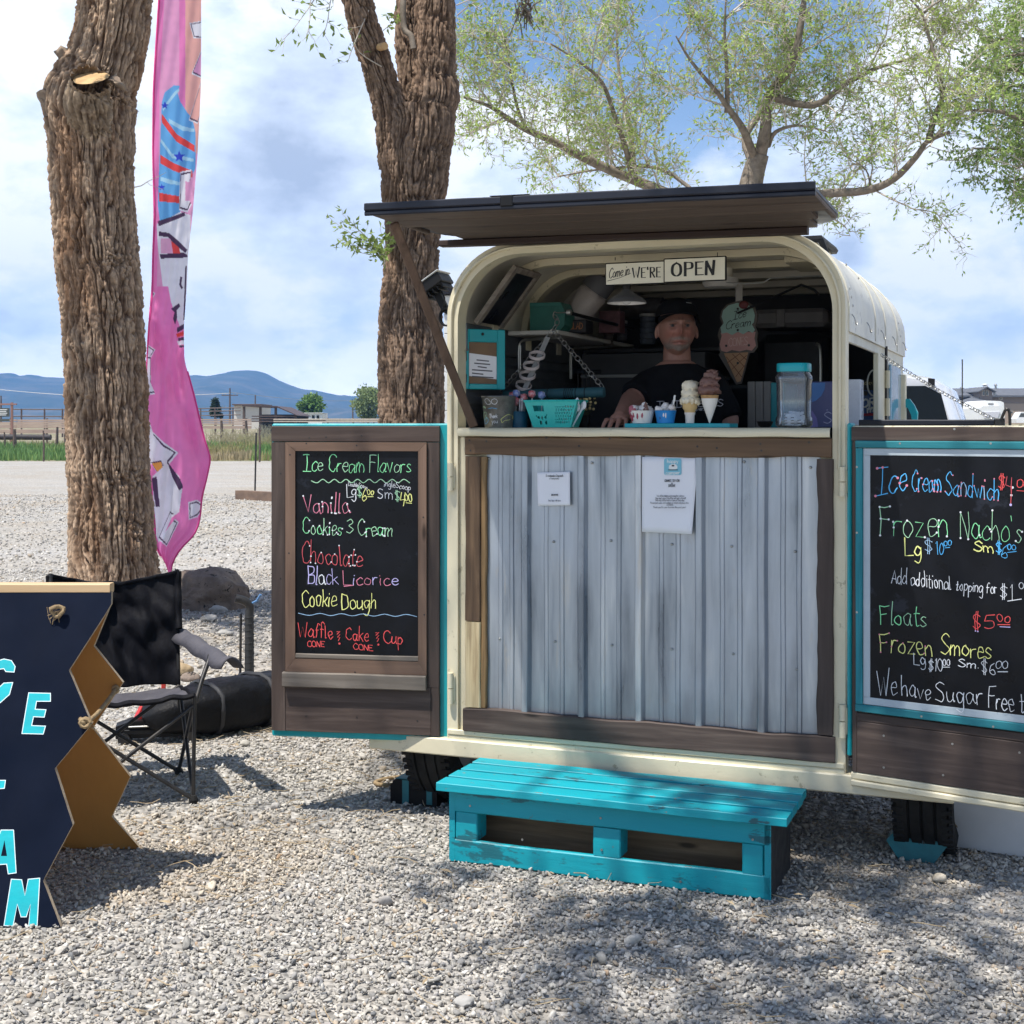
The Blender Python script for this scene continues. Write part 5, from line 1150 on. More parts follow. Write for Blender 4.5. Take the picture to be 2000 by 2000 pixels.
    for k in range(10): mb.tube([c,c+Vector((g.uniform(-.035,.01),-.012,g.uniform(-.03,.01))),c+Vector((g.uniform(-.05,.02),-.01,g.uniform(-.05,.02)))],.0012,4)
    mb.build('rope_knot',m_rope,r,smooth=60)
    mb=MB(); a=fm(170,1412,.012); b=Vector((onf(238,1345,d1,dm+.03)[0],0,0)); zb=onf(228,1345,d1,dm+.03); b=Vector((zb[0],d1+(dm+.03-d1)*zb[1]/zt-.01,zb[1]))-org
    mb.tube(cat([tuple(a+Vector((-.02,0,.012))),tuple(a),tuple(a.lerp(b,.35)+Vector((0,0,-.012))),tuple(a.lerp(b,.7)+Vector((0,0,-.008))),tuple(b)],6),.0075,7)
    mb.tube([a+Vector((.016*math.cos(t),-.006,.013*math.sin(t))) for t in [k*PI/4 for k in range(9)]],.008,6); mb.tube([b+Vector((.01*math.cos(t),-.004,.012*math.sin(t))) for t in [k*PI/4 for k in range(9)]],.006,6)
    for k in range(6): mb.tube([a,a+Vector((g.uniform(.0,.05),g.uniform(0,.02),g.uniform(-.035,.0)))],.0014,4)
    mb.build('stay_rope',m_rope,r,smooth=60)
sign()
# ---------------------------------------------------------------- the converted horse trailer (local frame: x along the front, y inwards, z up)
TR=thing('food_trailer','cream round topped trailer turned into an ice cream stand with its front hatch open','food trailer',O3,-TYAW)
UL,UR,ZT,RA=-.14,1.39,2.262,.285
def arch(inset=0.0,z0=.30,n=14,uL=UL,uR=UR,zt=ZT,ra=RA):
    a,b,zz,r_=uL+inset,uR-inset,zt-inset,max(.05,ra-inset*.6); P=[(a,z0)]
    for k in range(n+1): t=PI-PI/2*k/n; P.append((a+r_+r_*math.cos(t),zz-r_+r_*math.sin(t)))
    for k in range(n+1): t=PI/2-PI/2*k/n; P.append((b-r_+r_*math.cos(t),zz-r_+r_*math.sin(t)))
    P.append((b,z0)); return P
def bandmesh(mb,Po,Pi,y0,y1,mi=0):
    n=len(Po); V=[(p[0],y0,p[1]) for p in Po]+[(p[0],y0,p[1]) for p in Pi]+[(p[0],y1,p[1]) for p in Po]+[(p[0],y1,p[1]) for p in Pi]
    Fq=[]
    for i in range(n-1):
        Fq+=[[i,n+i,n+i+1,i+1],[2*n+i,2*n+i+1,3*n+i+1,3*n+i],[i,i+1,2*n+i+1,2*n+i],[n+i,3*n+i,3*n+i+1,n+i+1]]
    Fq+=[[0,2*n,3*n,n],[n-1,2*n-1,4*n-1,3*n-1]]
    mb.add(V,Fq,mi)
VB=2.0      # depth of the body
mb=MB(); bandmesh(mb,arch(0),arch(.045),-.02,.06); mb.build('front_frame',m_cream,TR,smooth=40)
mb=MB(); A=[tuple(Vector((p[0],-.026,p[1]))) for p in arch(.020,z0=1.4)]; mb.tube(A,.006,6); mb.build('frame_bead',m_cream,TR,smooth=60)
# roof sheet: outside and lining
def shell(name,inset,z0,y0,y1,mat,th,flip=False,zt=ZT):
    mb=MB(); bandmesh(mb,arch(inset,z0=z0,zt=zt),arch(inset+th,z0=z0,zt=zt),y0,y1); return mb.build(name,mat,TR,smooth=40)
rf=shell('roof',-.004,1.893,.055,VB,m_roof,.012)
shell('ceiling_lining',.016,1.90,.06,VB-.02,m_lining,.006)
for v in (.33,.72,1.12,1.52,1.9):
    mb=MB(); bandmesh(mb,arch(.024,z0=1.89),arch(.052,z0=1.89),v,v+.055); mb.build('roof_rib',m_cream if v<1 else m_lining,TR,smooth=40)
for v in (.80,1.15,1.62):
    mb=MB(); A=arch(-.006,z0=1.9); mb.tube([(p[0],v,p[1]) for p in A[15:]],.004,6); mb.build('roof_seam',m_roof,rf,smooth=60)
for k,v in enumerate((.10,.52,.98,1.42,1.86)):
    mb=MB(); z=1.935; x=UR+.012
    mb.tube(cat([(x-.006,v,z+.022),(x+.004,v,z+.006),(x+.007,v+.003,z-.012),(x+.010,v+.014,z-.016),(x+.011,v+.020,z-.004)],5),.002,6); mb.build('tarp_hook',m_zinc,rf,smooth=60)
mb=MB()
for v,z in ((.12,2.02),(.12,2.05),(.14,1.99),(1.75,2.01),(1.75,2.04),(1.78,1.98),(.4,2.17),(.62,2.14)): mb.ball((UR+.004-(.0 if z<1.98 else (z-1.977)**2*1.6),v,z),.006,4,sq=(.5,1,1))
mb.build('rivet',m_zinc,rf,smooth=60)
mb=MB(); mb.box(UR-.31,UR-.18,.50,.86,2.20,2.275); mb.build('roof_vent',m_cream,TR)
mb=MB(); mb.tube([(UR-.17,.49,2.285),(UR-.17,.88,2.285),(UR-.33,.88,2.285),(UR-.33,.49,2.285)],.016,6,closed=True); mb.tube([(UR-.165,.49,2.28),(UR-.135,.49,2.20)],.013,6); mb.build('vent_frame',m_black,TR)
# right side wall with the serving window, left wall, nose bulkhead, floor
m_side=M('side_wall_paint',(.62,.59,.47),(.50,.48,.40),rough=.5,scale=5,bmp=.15,bscale=30,spots=((.36,.33,.25),14,.66))
mb=MB(); x0,x1=UR-.018,UR-.006
mb.box(x0,x1,.062,VB,.38,1.555); mb.box(x0,x1,.062,.94,1.857,1.895); mb.box(x0,x1,.94,VB,1.556,1.895); mb.build('side_wall',m_side,TR)
mb=MB(); mb.box(x0-.001,x1+.008,.925,1.155,1.556,1.86); mb.build('window_jamb',m_cream,TR)
for z in (1.60,1.72): mb=MB(); mb.tube([(x1+.018,1.165,z),(x1+.018,1.165,z+.075)],.011,8); mb.build('window_hinge',m_cream,TR,smooth=50)
mb=MB(); mb.tube([(x1+.012,1.17,1.56),(x1+.012,1.17,1.90)],.007,6); mb.build('latch_rod',m_iron,TR)
mb=MB(); mb.box(x1+.002,x1+.014,1.36,1.76,1.50,1.83); mb.build('side_glass',PANE('painted_sky_pane',(.20,.36,.52),.08),TR)  # blue of the reflected sky put into the glass base colour
mb=MB(); mb.box(x1,x1+.03,1.80,1.86,1.50,1.80); mb.build('side_trim',m_cream,TR)
mb=MB(); mb.box(UL+.006,UL+.03,.062,VB,.38,1.90); mb.build('side_wall',m_side,TR)
m_galv=M('dark_galvanised',(.16,.17,.18),(.085,.09,.10),rough=.42,scale=5,stretch=(1,.35,1),bmp=.15,metal=.5,bscale=20)
mb=MB(); x=UL+.034; A=[]
for i in range(61):
    z=1.0+.86*i/60; A.append([(x+.010*(1 if (i//3)%2 else 0),v,z) for v in (.065,1.9)])
mb.grid(A,flip=True); mb.box(x-.002,x+.012,.064,1.9,1.862,1.965); mb.box(x,x+.014,.064,1.9,1.852,1.866); mb.build('galvanised_lining',m_galv,TR)
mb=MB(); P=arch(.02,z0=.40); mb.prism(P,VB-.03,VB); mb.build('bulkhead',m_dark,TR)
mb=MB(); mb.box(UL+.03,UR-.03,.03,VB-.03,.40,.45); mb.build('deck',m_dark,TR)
# front wall, bumper, sill
mb=MB(); mb.box(UL+.043,UR-.043,-.004,.03,.30,1.512); mb.build('front_wall',m_cream,TR)
mb=MB(); mb.box(UL+.003,UR-.003,-.028,-.004,.352,.372); mb.box(UL+.003,UR-.003,-.024,-.004,.30,.35); mb.build('lower_lip',m_cream,TR)
mb=MB(); mb.box(-.477,1.755,-.035,.10,.268,.335,b=.005); mb.build('bumper',m_cream,TR)
mb=MB(); A=[]
for i in range(25):
    u=tp(903,840).x-.0+(tp(1625,840).x-tp(903,840).x)*i/24; w=.0015*math.sin(i*1.3)
    A.append([(u,.36,1.549+w*.3),(u,-.035,1.549+w*.3),(u,-.050,1.541+w),(u,-.053,1.528+w),(u,-.048,1.517+w),(u,-.02,1.514)])
mb.grid(A,flip=False); mb.build('counter',m_cream,TR,smooth=50)
# boards round the metal
def tpx(px,py,v): q=tp(px,py,v); return q.x,q.z
xa=tp(911,870,-.03).x; xb=tp(1624,870,-.03).x; zt0=1.513; zt1=1.443; zb1=.462; zb0=.372
mb=MB(); mb.board(xa-.004,xb,-.036,-.006,zt1,zt0,n=60,amp=.002,seed=2,wild=(.002,.0,0,0)); o=mb.build('top_board',m_rustx,TR,smooth=30)
mb=MB(); mb.board(tp(905,1400,-.03).x,tp(1631,1460,-.03).x,-.036,-.006,zb0,zb1,n=60,amp=.0015,seed=5,wild=(.0,.0025,0,0)); mb.build('bottom_board',m_stainx,TR,smooth=30)
l0=tp(909,1100,-.03).x; l1=tp(938,1100,-.03).x; l2=tp(949,1100,-.03).x
m_litboard=WOOD('sunlit_board_wood',(.50,.40,.24),(.22,.15,.08),(.62,.52,.34),'z',bmp=.5,grain=30)  # paler than the upper board: sunlight put into the wood colour
mb=MB(); mb.board(l0,l1,-.034,-.006,.80,zt1-.004,axis='z',n=40,amp=.0015,seed=7); mb.build('side_board',m_rustz,TR,smooth=30)
mb=MB(); mb.board(l0,l1,-.034,-.006,zb1+.004,.797,axis='z',n=24,amp=.0015,seed=8); mb.build('side_board',m_litboard,TR,smooth=30,label='lower part of the side board, paler for the sunlight painted on it')
mb=MB(); mb.board(l1+.001,l2,-.028,-.008,zb1+.004,zt1-.006,axis='z',n=60,amp=.001,seed=9,wild=(0,.001,0,0)); mb.build('bark_edge',WOOD('bark_edge',(.24,.15,.07),(.06,.04,.025),(.38,.26,.13),'z',bmp=.9),TR,smooth=30)
r0=tp(1596,1100,-.03).x; r1=tp(1628,1100,-.03).x
mb=MB(); mb.board(r0,r1,-.034,-.006,zb1+.006,zt1-.004,axis='z',n=60,amp=.0015,seed=11,wild=(.002,.0,0,0)); mb.build('side_board',m_stainz,TR,smooth=30)
# corrugated metal
def zincsheet():
    m,t,b=_new('corrugated_zinc'); co=N(t,'ShaderNodeTexCoord').outputs['Object']
    a=tnoise(t,co,13,5,.55,(1,1,.10),.25); c=tnoise(t,co,2.6,5,.6,(1,1,.6),.3,3)
    col=ramp(t,a,[(.33,(.17,.20,.24)),(.46,(.31,.345,.39)),(.58,(.42,.45,.485)),(.70,(.64,.65,.65))]); col=mixc(t,maprange(t,c,.46,.66,0,.5),col,(.40,.45,.53)); col=mixc(t,maprange(t,tnoise(t,co,16,7,.7,(1,1,.12),.2,8),.62,.70,0,.5),col,(.52,.46,.38))
    sp=N(t,'ShaderNodeSeparateXYZ'); LK(t,co,sp.inputs[0]); w=N(t,'ShaderNodeMath',operation='ADD'); LK(t,sp.outputs[2],w.inputs[0]); LK(t,maprange(t,tnoise(t,co,18,6,.7),0,1,-.07,.07),w.inputs[1])
    col=mixc(t,maprange(t,w.outputs[0],.45,.60,.55,0),col,(.24,.25,.27)); col=mixc(t,maprange(t,tnoise(t,co,9,8,.75,(1,1,.5),.3,15),.62,.70,0,.28),col,(.32,.26,.21))
    LK(t,col,b.inputs['Base Color']); b.inputs['Metallic'].default_value=.6; LK(t,maprange(t,a,.3,.7,.26,.46),b.inputs['Roughness']); bump(t,b,tnoise(t,co,4,3,.5,(1,1,.5)),.10,.004); return m
ma=[tp(px,1100,-.02).x for px in (1026,1136,1248,1366,1488)]
u0=l2-.006; u1=r0+.008; pts=[]
def addp(u,h): pts.append((u,-.008-h))
edges=[u0]+ma+[u1]
prof=[]
for k,c in enumerate(ma): prof+= [(c-.020,0),(c-.0135,.020),(c-.010,.0225),(c+.007,.0225),(c+.0105,.020),(c+.021,0)]
for k in range(len(edges)-1):
    a,b=edges[k],edges[k+1]
    for t in (.36,.64): c=a+(b-a)*t; prof+=[(c-.010,0),(c-.006,.0045),(c+.006,.0045),(c+.010,0)]
prof=[(u0,0)]+sorted(p for p in prof if u0<p[0]<u1)+[(u1,0)]
zs=[.452+(1.452-.452)*i/30 for i in range(31)]
mb=MB(); mb.grid([[(u+.0008*math.sin(z*9+u*7),-.0075-h-.0014*mnoise.noise(Vector((u*7,z*5,2))),z) for z in zs] for u,h in prof],flip=True)
sheet=mb.build('metal_panel',zincsheet(),TR,smooth=25)
mb=MB()
for px,py in ((1081,1058),(1193,1056),(1312,1063),(1429,1067),(1553,1077),(976,1248),(1084,1253),(1195,1260),(1312,1268),(1432,1277),(1556,1307),(955,896),(1156,904),(1247,901),(1247,971),(1583,913),(1453,902)):
    q=tp(px,py,-.012); mb=MB(); mb.ball((q.x,-.0125,q.z),.0050,5,sq=(1,.6,1)); mb.build('panel_screw',m_zinc,sheet,smooth=60)
mb=MB()
for xx,yy in ((917,860),(950,862),(1067,855),(1131,871),(1191,857),(1253,857),(1362,872),(1400,875),(1485,867),(1487,880),(1580,864),(919,880)):
    q=tp(xx,yy,-.036); mb.tube([(q.x,-.0365,q.z),(q.x,-.034,q.z)],.0042,7)
mb.build('nail',m_iron,o)
# hinges and posts
for px,ys in ((880.5,((904,958),(1314,1374))),(1646,((912,970),(1376,1440)))):
    for y0,y1 in ys:
        q0=tp(px,y0,-.03);q1=tp(px,y1,-.03); mb=MB(); zm=(q0.z+q1.z)/2
        mb.tube([(q0.x,-.034,q0.z),(q0.x,-.034,zm+.002)],.012,10); mb.tube([(q0.x,-.034,zm-.002),(q0.x,-.034,q1.z)],.0125,10); mb.box(q0.x-.004,q0.x+.016,-.03,-.02,q1.z+.01,q0.z-.01); mb.build('door_hinge',m_cream,TR,smooth=50)
# wheels
def wheel(u,v):
    mb=MB(); w,r_=.105,.315; c=(u,v,r_-.005)
    Mx=Matrix.Rotation(PI/2,4,'Y')
    pr=[(.19,-w*.8),(.26,-w*1.0),(.295,-w*.95)]
    for k in range(4):
        a=-w*.86+k*w*.43+.0; pr+=[(r_,a+.004),(r_,a+w*.36),(r_-.010,a+w*.37),(r_-.010,a+w*.425)]
    pr+=[(r_,w*.87),(.295,w*.95),(.26,w),(.19,w*.8)]
    mb.lathe(pr,72,c,0,Mx,cap=False)
    # tread blocks cut as grooves on the shoulders
    for k in range(60):
        a=2*PI*k/60
        for s_ in (-1,1): mb.box(-w*.98 if s_<0 else w*.62,-w*.62 if s_<0 else w*.98,-.011,.004,r_-.012,r_+.0035,b=.001,M=Matrix.Translation(c)@Matrix.Rotation(a,4,'X'))
    ty=mb.build('wheel',m_rubber,TR,smooth=35)
    mb=MB(); mb.lathe([(.02,-.02),(.12,-.03),(.17,-.06),(.19,-.08),(.19,.08),(.17,.05),(.02,.03)],36,c,0,Mx); mb.build('rim',M('rim_paint',(.45,.45,.43)),ty,smooth=40)
wheel(-.27,.36); wheel(tp(1817,1600,.30).x-.01,.36)
mb=MB(); mb.tube([(-.3,.38,.33),(1.65,.38,.33)],.03,8); mb.build('axle',m_iron,TR)
# fenders over the wheels
for u0,u1 in ((-.44,UL-.002),(UR+.002,1.74)):
    mb=MB(); mb.box(u0,u1,.10,.8,.60,.625); mb.box(u0 if u0<0 else u1-.02,u0+.02 if u0<0 else u1,.1,.8,.33,.6); mb.build('fender',m_cream,TR)
# ---------------------------------------------------------------- awning flap (the lifted hatch)
AL,AR=-.137,1.392; zA=2.262
def flapoutline(x0,x1,y0,y1,r_):
    P=[(x0,y0),(x1,y0)]
    for k in range(7): t=PI/2*k/6; P.append((x1-r_+r_*math.cos(t),y1-r_+r_*math.sin(t)))
    for k in range(7): t=PI/2+PI/2*k/6; P.append((x0+r_+r_*math.cos(t),y1-r_+r_*math.sin(t)))
    return P
MF=Matrix.Translation((.627,0,zA))@Matrix.Rotation(R(.9),4,'Y')@Matrix.Translation((-.627,0,0))@Matrix.Rotation(R(-1.1),4,'X')
AW=MB(); m_stainu=WOOD('stained_underside',(.125,.092,.072),(.065,.045,.036),(.19,.14,.11),'x',bmp=.5)
ol=flapoutline(AL,AR,-.70,.0,.22)
def slab(mb,P,z0,z1,mi=0):
    n=len(P); V=[MF@Vector((p[0],p[1],z0)) for p in P]+[MF@Vector((p[0],p[1],z1)) for p in P]
    mb.add(V,[list(range(n))[::-1],list(range(n,2*n))],mi); mb.add(V,[[i,(i+1)%n,(i+1)%n+n,i+n] for i in range(n)],mi)
slab(AW,ol,.0135,.022); aw=AW.build('awning_flap',m_navy,TR)
for k,(y0,y1,s_) in enumerate(((-.70,-.535,3),(-.532,-.385,4),(-.382,-.23,6),(-.227,-.05,8))):
    ins=0 if k<2 else .03*k; mb=MB(); mb.board(AL+.004+ins,AR-.004-ins,y0,y1,.0,.013,n=40,amp=.0007,seed=s_,M=MF@Matrix(((1,0,0,0),(0,1,0,0),(0,0,1,0),(0,0,0,1))))
    mb.build('under_plank',m_stainu,aw,smooth=30)
mb=MB(); mb.board(AL-.006,AL+.50,-.715,-.7005,.010,.036,n=14,amp=.0008,seed=3,M=MF); mb.board(AL+.545,AR+.004,-.715,-.7005,.010,.037,n=24,amp=.0008,seed=5,M=MF); mb.board(AL-.006,AR+.004,-.711,-.7005,-.007,.0095,n=24,amp=.0006,seed=9,M=MF); mb.build('fascia_board',m_navy,aw,smooth=30)
mb=MB(); mb.box(AL+.500,AL+.546,-.717,-.69,.002,.040,M=MF); mb.box(AL+.46,AL+.60,-.712,-.56,.0385,.0405,b=.001,M=MF); mb.build('metal_patch',m_black,aw)
for s_,x in ((-1,AL),(1,AR)):
    mb=MB(); mb.board(-.70,-.23,-.009,.009,.0,.031,n=12,amp=.0006,seed=4,M=MF@Matrix.Translation((x-.011*s_,0,0))@Matrix.Rotation(PI/2,4,'Z')); mb.build('end_board',m_stainu,aw)
mb=MB(); mb.board(tp(865,465,-.06).x,tp(1580,440,-.06).x,-.10,-.055,-.026,-.002,n=40,amp=.0012,seed=13,M=MF); mb.build('hinge_batten',WOOD('dark_batten',(.050,.032,.027),(.028,.018,.015),(.08,.05,.04),'x'),aw,smooth=30)
# ---------------------------------------------------------------- the two menu doors
def doorframe(origin_w,ang,parent_local=True):
    Mw=Matrix.Translation(origin_w)@Matrix.Rotation(ang-TYAW,4,'Z'); return Mw,onplane(Mw)
pl=wp(527,1441,5.525); ML_,dl=doorframe(Vector((pl.x,pl.y,0)),R(12.4))
pr_=T(UR+.005,-.03,0); MR_,dr=doorframe(pr_,R(-14.1))
def q2(f,px,py,y=0.0): p=f(px,py,y); return p.x,p.z
def mkdoor(Mw,x0,x1,z0,z1,y0,y1,mat,nm,lab):
    mb=MB(); mb.box(x0,x1,y0,y1,z0,z1,b=.006); o=mb.build(nm,mat,TR,label=lab); o.matrix_parent_inverse=Matrix.Identity(4); o.matrix_local=MT.inverted()@Mw; return o
zb,zt_=.312,1.566; xe=dl(874.5,1000).x
D1=mkdoor(ML_,0,xe,zb,zt_,.022,.058,m_tealdoor,'menu_door','ice cream flavour chalkboard door hinged on the left post')
def fb(o,mats,name,L,y0,y1,seed=1,amp=.0008,**k):   # boards given as (x0,x1,z0,z1,axis)
    mb=MB()
    for i,(a,b,c,d,ax) in enumerate(L): mb.board(min(a,b),max(a,b),y0,y1,min(c,d),max(c,d),axis=ax,n=20,amp=amp,seed=seed+i*2.3,b=.0025,mi=0 if ax=='x' else 1)
    return mb.build(name,mats,o,smooth=30,**k)
x531,z831=q2(dl,531,831); x558,_=q2(dl,558,1000); x858,_=q2(dl,858,1000); x822=q2(dl,833,1000)[0]; zA1=q2(dl,700,863)[1]; zlo=q2(dl,690,1432)[1]; zpan=q2(dl,690,1344)[1]
x0_=.006
fb(D1,[m_stainx,m_stainz],'outer_frame',[(x0_,x858,zA1,1.556,'x'),(x0_,x558-.001,zlo,zA1-.002,'z'),(x822+.002,x858,zpan+.012,zA1-.002,'z')],.0,.021,2)
fb(D1,[m_stainx,m_stainz],'lower_panel',[(x558,x858-.035,zlo,zpan+.011,'x'),(x858-.034,x858,zlo,zpan+.011,'z')],.0005,.021,5)
# mitred inner frame
def mitre(o,mat,name,O_,I_,y0,y1):
    # O_,I_: (x0,x1,z0,z1) outer and inner
    (a,b,c,d),(e,f,g_,h)=O_,I_; mb=MB(); 
    for P,mi in (([(a,d),(b,d),(f,h),(e,h)],0),([(a,c),(e,g_),(f,g_),(b,c)],0),([(a,c+.001),(a,d-.001),(e,h-.001),(e,g_+.001)],1),([(b,c+.001),(f,g_+.001),(f,h-.001),(b,d-.001)],1)): mb.prism(P,y0,y1,mi)
    return mb.build(name,mat,o)
a,d=q2(dl,562,863.5); b,c=q2(dl,834,1318); e,h=q2(dl,579,880.5); f,g_=q2(dl,818,1292)
a=q2(dl,559,1050)[0];e=q2(dl,578,1050)[0]
mitre(D1,[m_midx,m_midz],'inner_frame',(a,b,c,d),(e,f,g_,h),-.012,.0)
mb=MB(); mb.box(e-.002,f+.002,-.0035,.0205,g_-.002,h+.002,b=.0005); mb.build('chalkboard',m_board,D1)
mb=MB(); mb.board(e+.001,f-.001,-.011,-.004,g_+.0005,g_+.022,n=20,amp=.0006,seed=4); mb.build('chalk_rail',m_grey_wood,D1)
mb=MB(); mb.board(q2(dl,555,1330)[0],q2(dl,834,1330)[0],-.028,.0,zpan+.002,c-.001,n=24,amp=.0008,seed=9); mb.build('ledge',m_grey_wood,D1,smooth=30)
mb=MB()
for px,py in ((544,862),(604,855),(637,854),(706,851),(548,925),(550,1015),(548,1130),(552,1250),(845,900),(846,1110),(846,1270),(598,1399),(697,1401),(815,1408),(840,1380),(600,886-20),(698,870),(568,888),(566,1080),(828,1010),(830,1200),(695,1312),(592,1318)):
    q=dl(px,py,-.0005); yy=-.0125 if (560<px<578 or 819<px<834 or 864<py<880 or 1296<py<1319) else -.0006
    mb.tube([(q.x,yy,q.z),(q.x,yy+.002,q.z)],.0035,7)
mb.build('nail',m_iron,D1)
mb=MB(); fl=lambda px,py,l: dl(px,py,-.0043-l)
w_=1.9
K={k:i for i,k in enumerate(CK)}
write(mb,'Ice Cream Flavors',592,921,802,923,32,w_,[K['g'],K['g'],K['l'],K['g']],fl,slant=.05)
mb.ribbon(cat([(608+ (800-608)*i/17,(936 if i%2==0 else 943)+(3 if i==0 else 0)) for i in range(18)],4),1.8,K['l'],fl)
write(mb,'DoubleScoop',680,948,718,955,8,1.1,K['w'],fl); mb.ribbon([(677,946),(678,972),(690,970)],1.8,K['w'],fl); write(mb,'g',686,968,696,969,22,1.8,K['w'],fl)
write(mb,'$',698,970,707,970,20,1.7,K['l'],fl); write(mb,'6',706,977,716,977,26,2.2,K['y'],fl); write(mb,'oo',717,966,730,966,17,1.8,K['y'],fl); mb.ribbon([(718,970),(729,970)],1.5,K['y'],fl)
write(mb,'S',738,973,748,973,20,1.8,K['w'],fl); write(mb,'ingleScoop',750,950,802,957,11,1.2,K['w'],fl); write(mb,'m',752,974,768,976,20,1.8,K['w'],fl)
write(mb,'$',771,980,781,980,20,1.7,K['l'],fl); write(mb,'4',781,988,791,986,26,2.6,K['y'],fl); write(mb,'00',790,978,805,980,15,2.2,K['y'],fl); mb.ribbon([(793,982),(804,983)],1.4,K['y'],fl)
write(mb,'Vanilla',594,1000,683,1004,36,2.0,K['p'],fl,dots=K['w'],dotr=1.7)
write(mb,'Cookies',591,1042,668,1045,30,1.8,[K['g'],K['l']],fl,dots=K['w'],dotr=1.5); write(mb,'3',676,1041,690,1041,28,1.8,K['l'],fl); write(mb,'Cream',699,1046,767,1048,30,1.8,[K['l'],K['g']],fl,dots=K['w'],dotr=1.6)
write(mb,'Chocolate',588,1098,708,1108,38,1.9,K['r'],fl,dots=K['w'],dotr=1.4)
write(mb,'Black',602,1140,660,1142,32,2.0,[K['v'],K['v'],K['w']],fl); write(mb,'Licorice',671,1143,778,1143,26,1.9,[K['p'],K['v'],K['p']],fl); mb.ribbon([(672,1145),(690,1143)],1.7,K['p'],fl)
write(mb,'Cookie',589,1185,657,1184,34,2.2,K['y'],fl); write(mb,'Dough',667,1190,735,1188,32,2.2,K['y'],fl)
mb.ribbon(cat([(583+(814-583)*i/11,1199+(2.6 if i%2 else -1.5)+i*.25) for i in range(12)],4),1.4,K['c'],fl)
write(mb,'Waffle',583,1243,650,1247,26,2.0,K['o'],fl); write(mb,'Cake',675,1249,720,1253,26,2.0,K['o'],fl); write(mb,'Cup',749,1256,787,1258,24,2.0,K['o'],fl)
write(mb,'CONE',600,1263,633,1264,11,1.6,K['o'],fl); write(mb,'CONE',690,1268,728,1271,11,1.6,K['o'],fl)
for x,y in ((661,1248),(737,1250)):
    mb.ribbon([(x-3,y-14),(x+3,y-15),(x-3,y-9),(x+3,y-9),(x-2,y-3),(x+3,y-3),(x,y+3)],1.8,K['o'],fl); mb.dot(x+2,y+9,2,K['o'],fl)
mb.build('chalk_lettering',CKM,D1)
# right door
xw=dr(2180,1000).x; xw=.74
D2=mkdoor(MR_,.0,.016,.40,1.566,.0,.045,m_tealdoor,'menu_door','blackboard price list door swung open on the right')
mb=MB(); mb.box(.0165,xw,.014,.045,.30,1.556); mb.build('door_core',m_cream,D2)
zc=.0;Q=lambda px,py: q2(dr,px,py)
z864=Q(1700,861)[1]; x1673=Q(1674,1000)[0]; z1390=Q(1680,1390)[1]; z1507=Q(1669,1507)[1]
fb(D2,[m_stainx,m_stainz],'outer_frame',[(.020,xw,z864,1.552,'x'),(.022,x1673,z1507,z864-.002,'z')],-.004,.0135,3)
fb(D2,[m_stainx,m_stainz],'lower_panel',[(x1673+.001,xw,Q(1675,1408)[1]+.001,z1390-.003,'x'),(x1673+.001,xw,z1507,Q(1675,1408)[1],'x')],-.0035,.0135,7)
x0t=Q(1674,1000)[0]; x1t=Q(1687,1000)[0]; x2t=Q(1701,1100)[0]; zt0_=Q(1680,860.5)[1]; zt1_=Q(1690,875)[1]; zt2_=Q(1705,889)[1]; zq0=Q(1676,1388)[1]; zq1=Q(1690,1375)[1]; zq2=Q(1705,1362)[1]
fb(D2,[m_tealworn,WOOD('teal_worn_up',(.03,.24,.29),(.01,.13,.16),(.05,.33,.37),'z')],'teal_frame',[(x0t,xw,zt1_,zt0_,'x'),(x0t,xw,zq0,zq1,'x'),(x0t,x1t,zq1+.001,zt1_-.001,'z')],-.016,-.0042,4)
mb=MB(); mb.box(x1t+.001,xw,-.008,-.003,zt2_,zt1_-.001,b=.001); mb.box(x1t+.001,xw,-.008,-.003,zq1+.001,zq2,b=.001); mb.box(x1t+.001,x2t,-.008,-.003,zq2+.0005,zt2_-.0005,b=.001); mb.build('pale_border',M('pale_blue_grey',(.44,.50,.54),(.38,.44,.49),rough=.5),D2)
mb=MB(); mb.box(x2t-.001,xw,-.0065,-.002,zq2-.001,zt2_+.001,b=.0005); mb.build('chalkboard',m_board,D2)
mb=MB(); mb.board(.02,xw,-.010,.0135,.302,.322,n=24,amp=.001,seed=3); mb.board(.018,xw,-.003,.0135,.324,z1507-.002,n=24,amp=.0006,seed=6); mb.build('bottom_strip',m_cream,D2,smooth=30)
mb=MB()
for px,py in ((1726,1437),(1860,1453),(1842,1514),(1726,1499),(1991,1470),(1864,838),(1760,866),(1937,866),(1676,912),(1676,1040),(1676,1195),(1802,1398),(1942,1418)):
    q=dr(px,py,-.004); yy=-.0165 if (859<py<876 or px<1687 and py<1300 or 1385<py<1420) else -.0045
    mb.tube([(q.x,yy,q.z),(q.x,yy+.002,q.z)],.004,8)
mb.build('nail',m_zinc,D2)
mb=MB(); fr_=lambda px,py,l: dr(px,py,-.0072-l)
def ss(l): return [K[c] for c in l]
write(mb,'Ice',1710,969,1772,956,50,2.8,K['b'],fr_,slant=.05,dots=K['p'],dotr=2.6); write(mb,'Cream',1780,958,1838,962,46,2.2,K['b'],fr_,dots=K['p'],dotr=1.7); write(mb,'Sandwich',1846,966,1952,977,42,2.1,[K['b'],K['b'],K['c']],fr_,dots=K['p'],dotr=1.4)
write(mb,'$',1949,955,1963,955,32,2.0,K['o'],fr_); write(mb,'4',1964,962,1979,968,38,2.0,K['r'],fr_,dots=K['w'],dotr=2.4); mb.ribbon([(1976,950),(1974,985)],1.8,K['r'],fr_); mb.dot(1974,986,2.6,K['v'],fr_); write(mb,'00',1985,952,2012,954,16,2.0,K['o'],fr_); mb.ribbon([(1986,958),(2010,960)],1.6,K['o'],fr_)
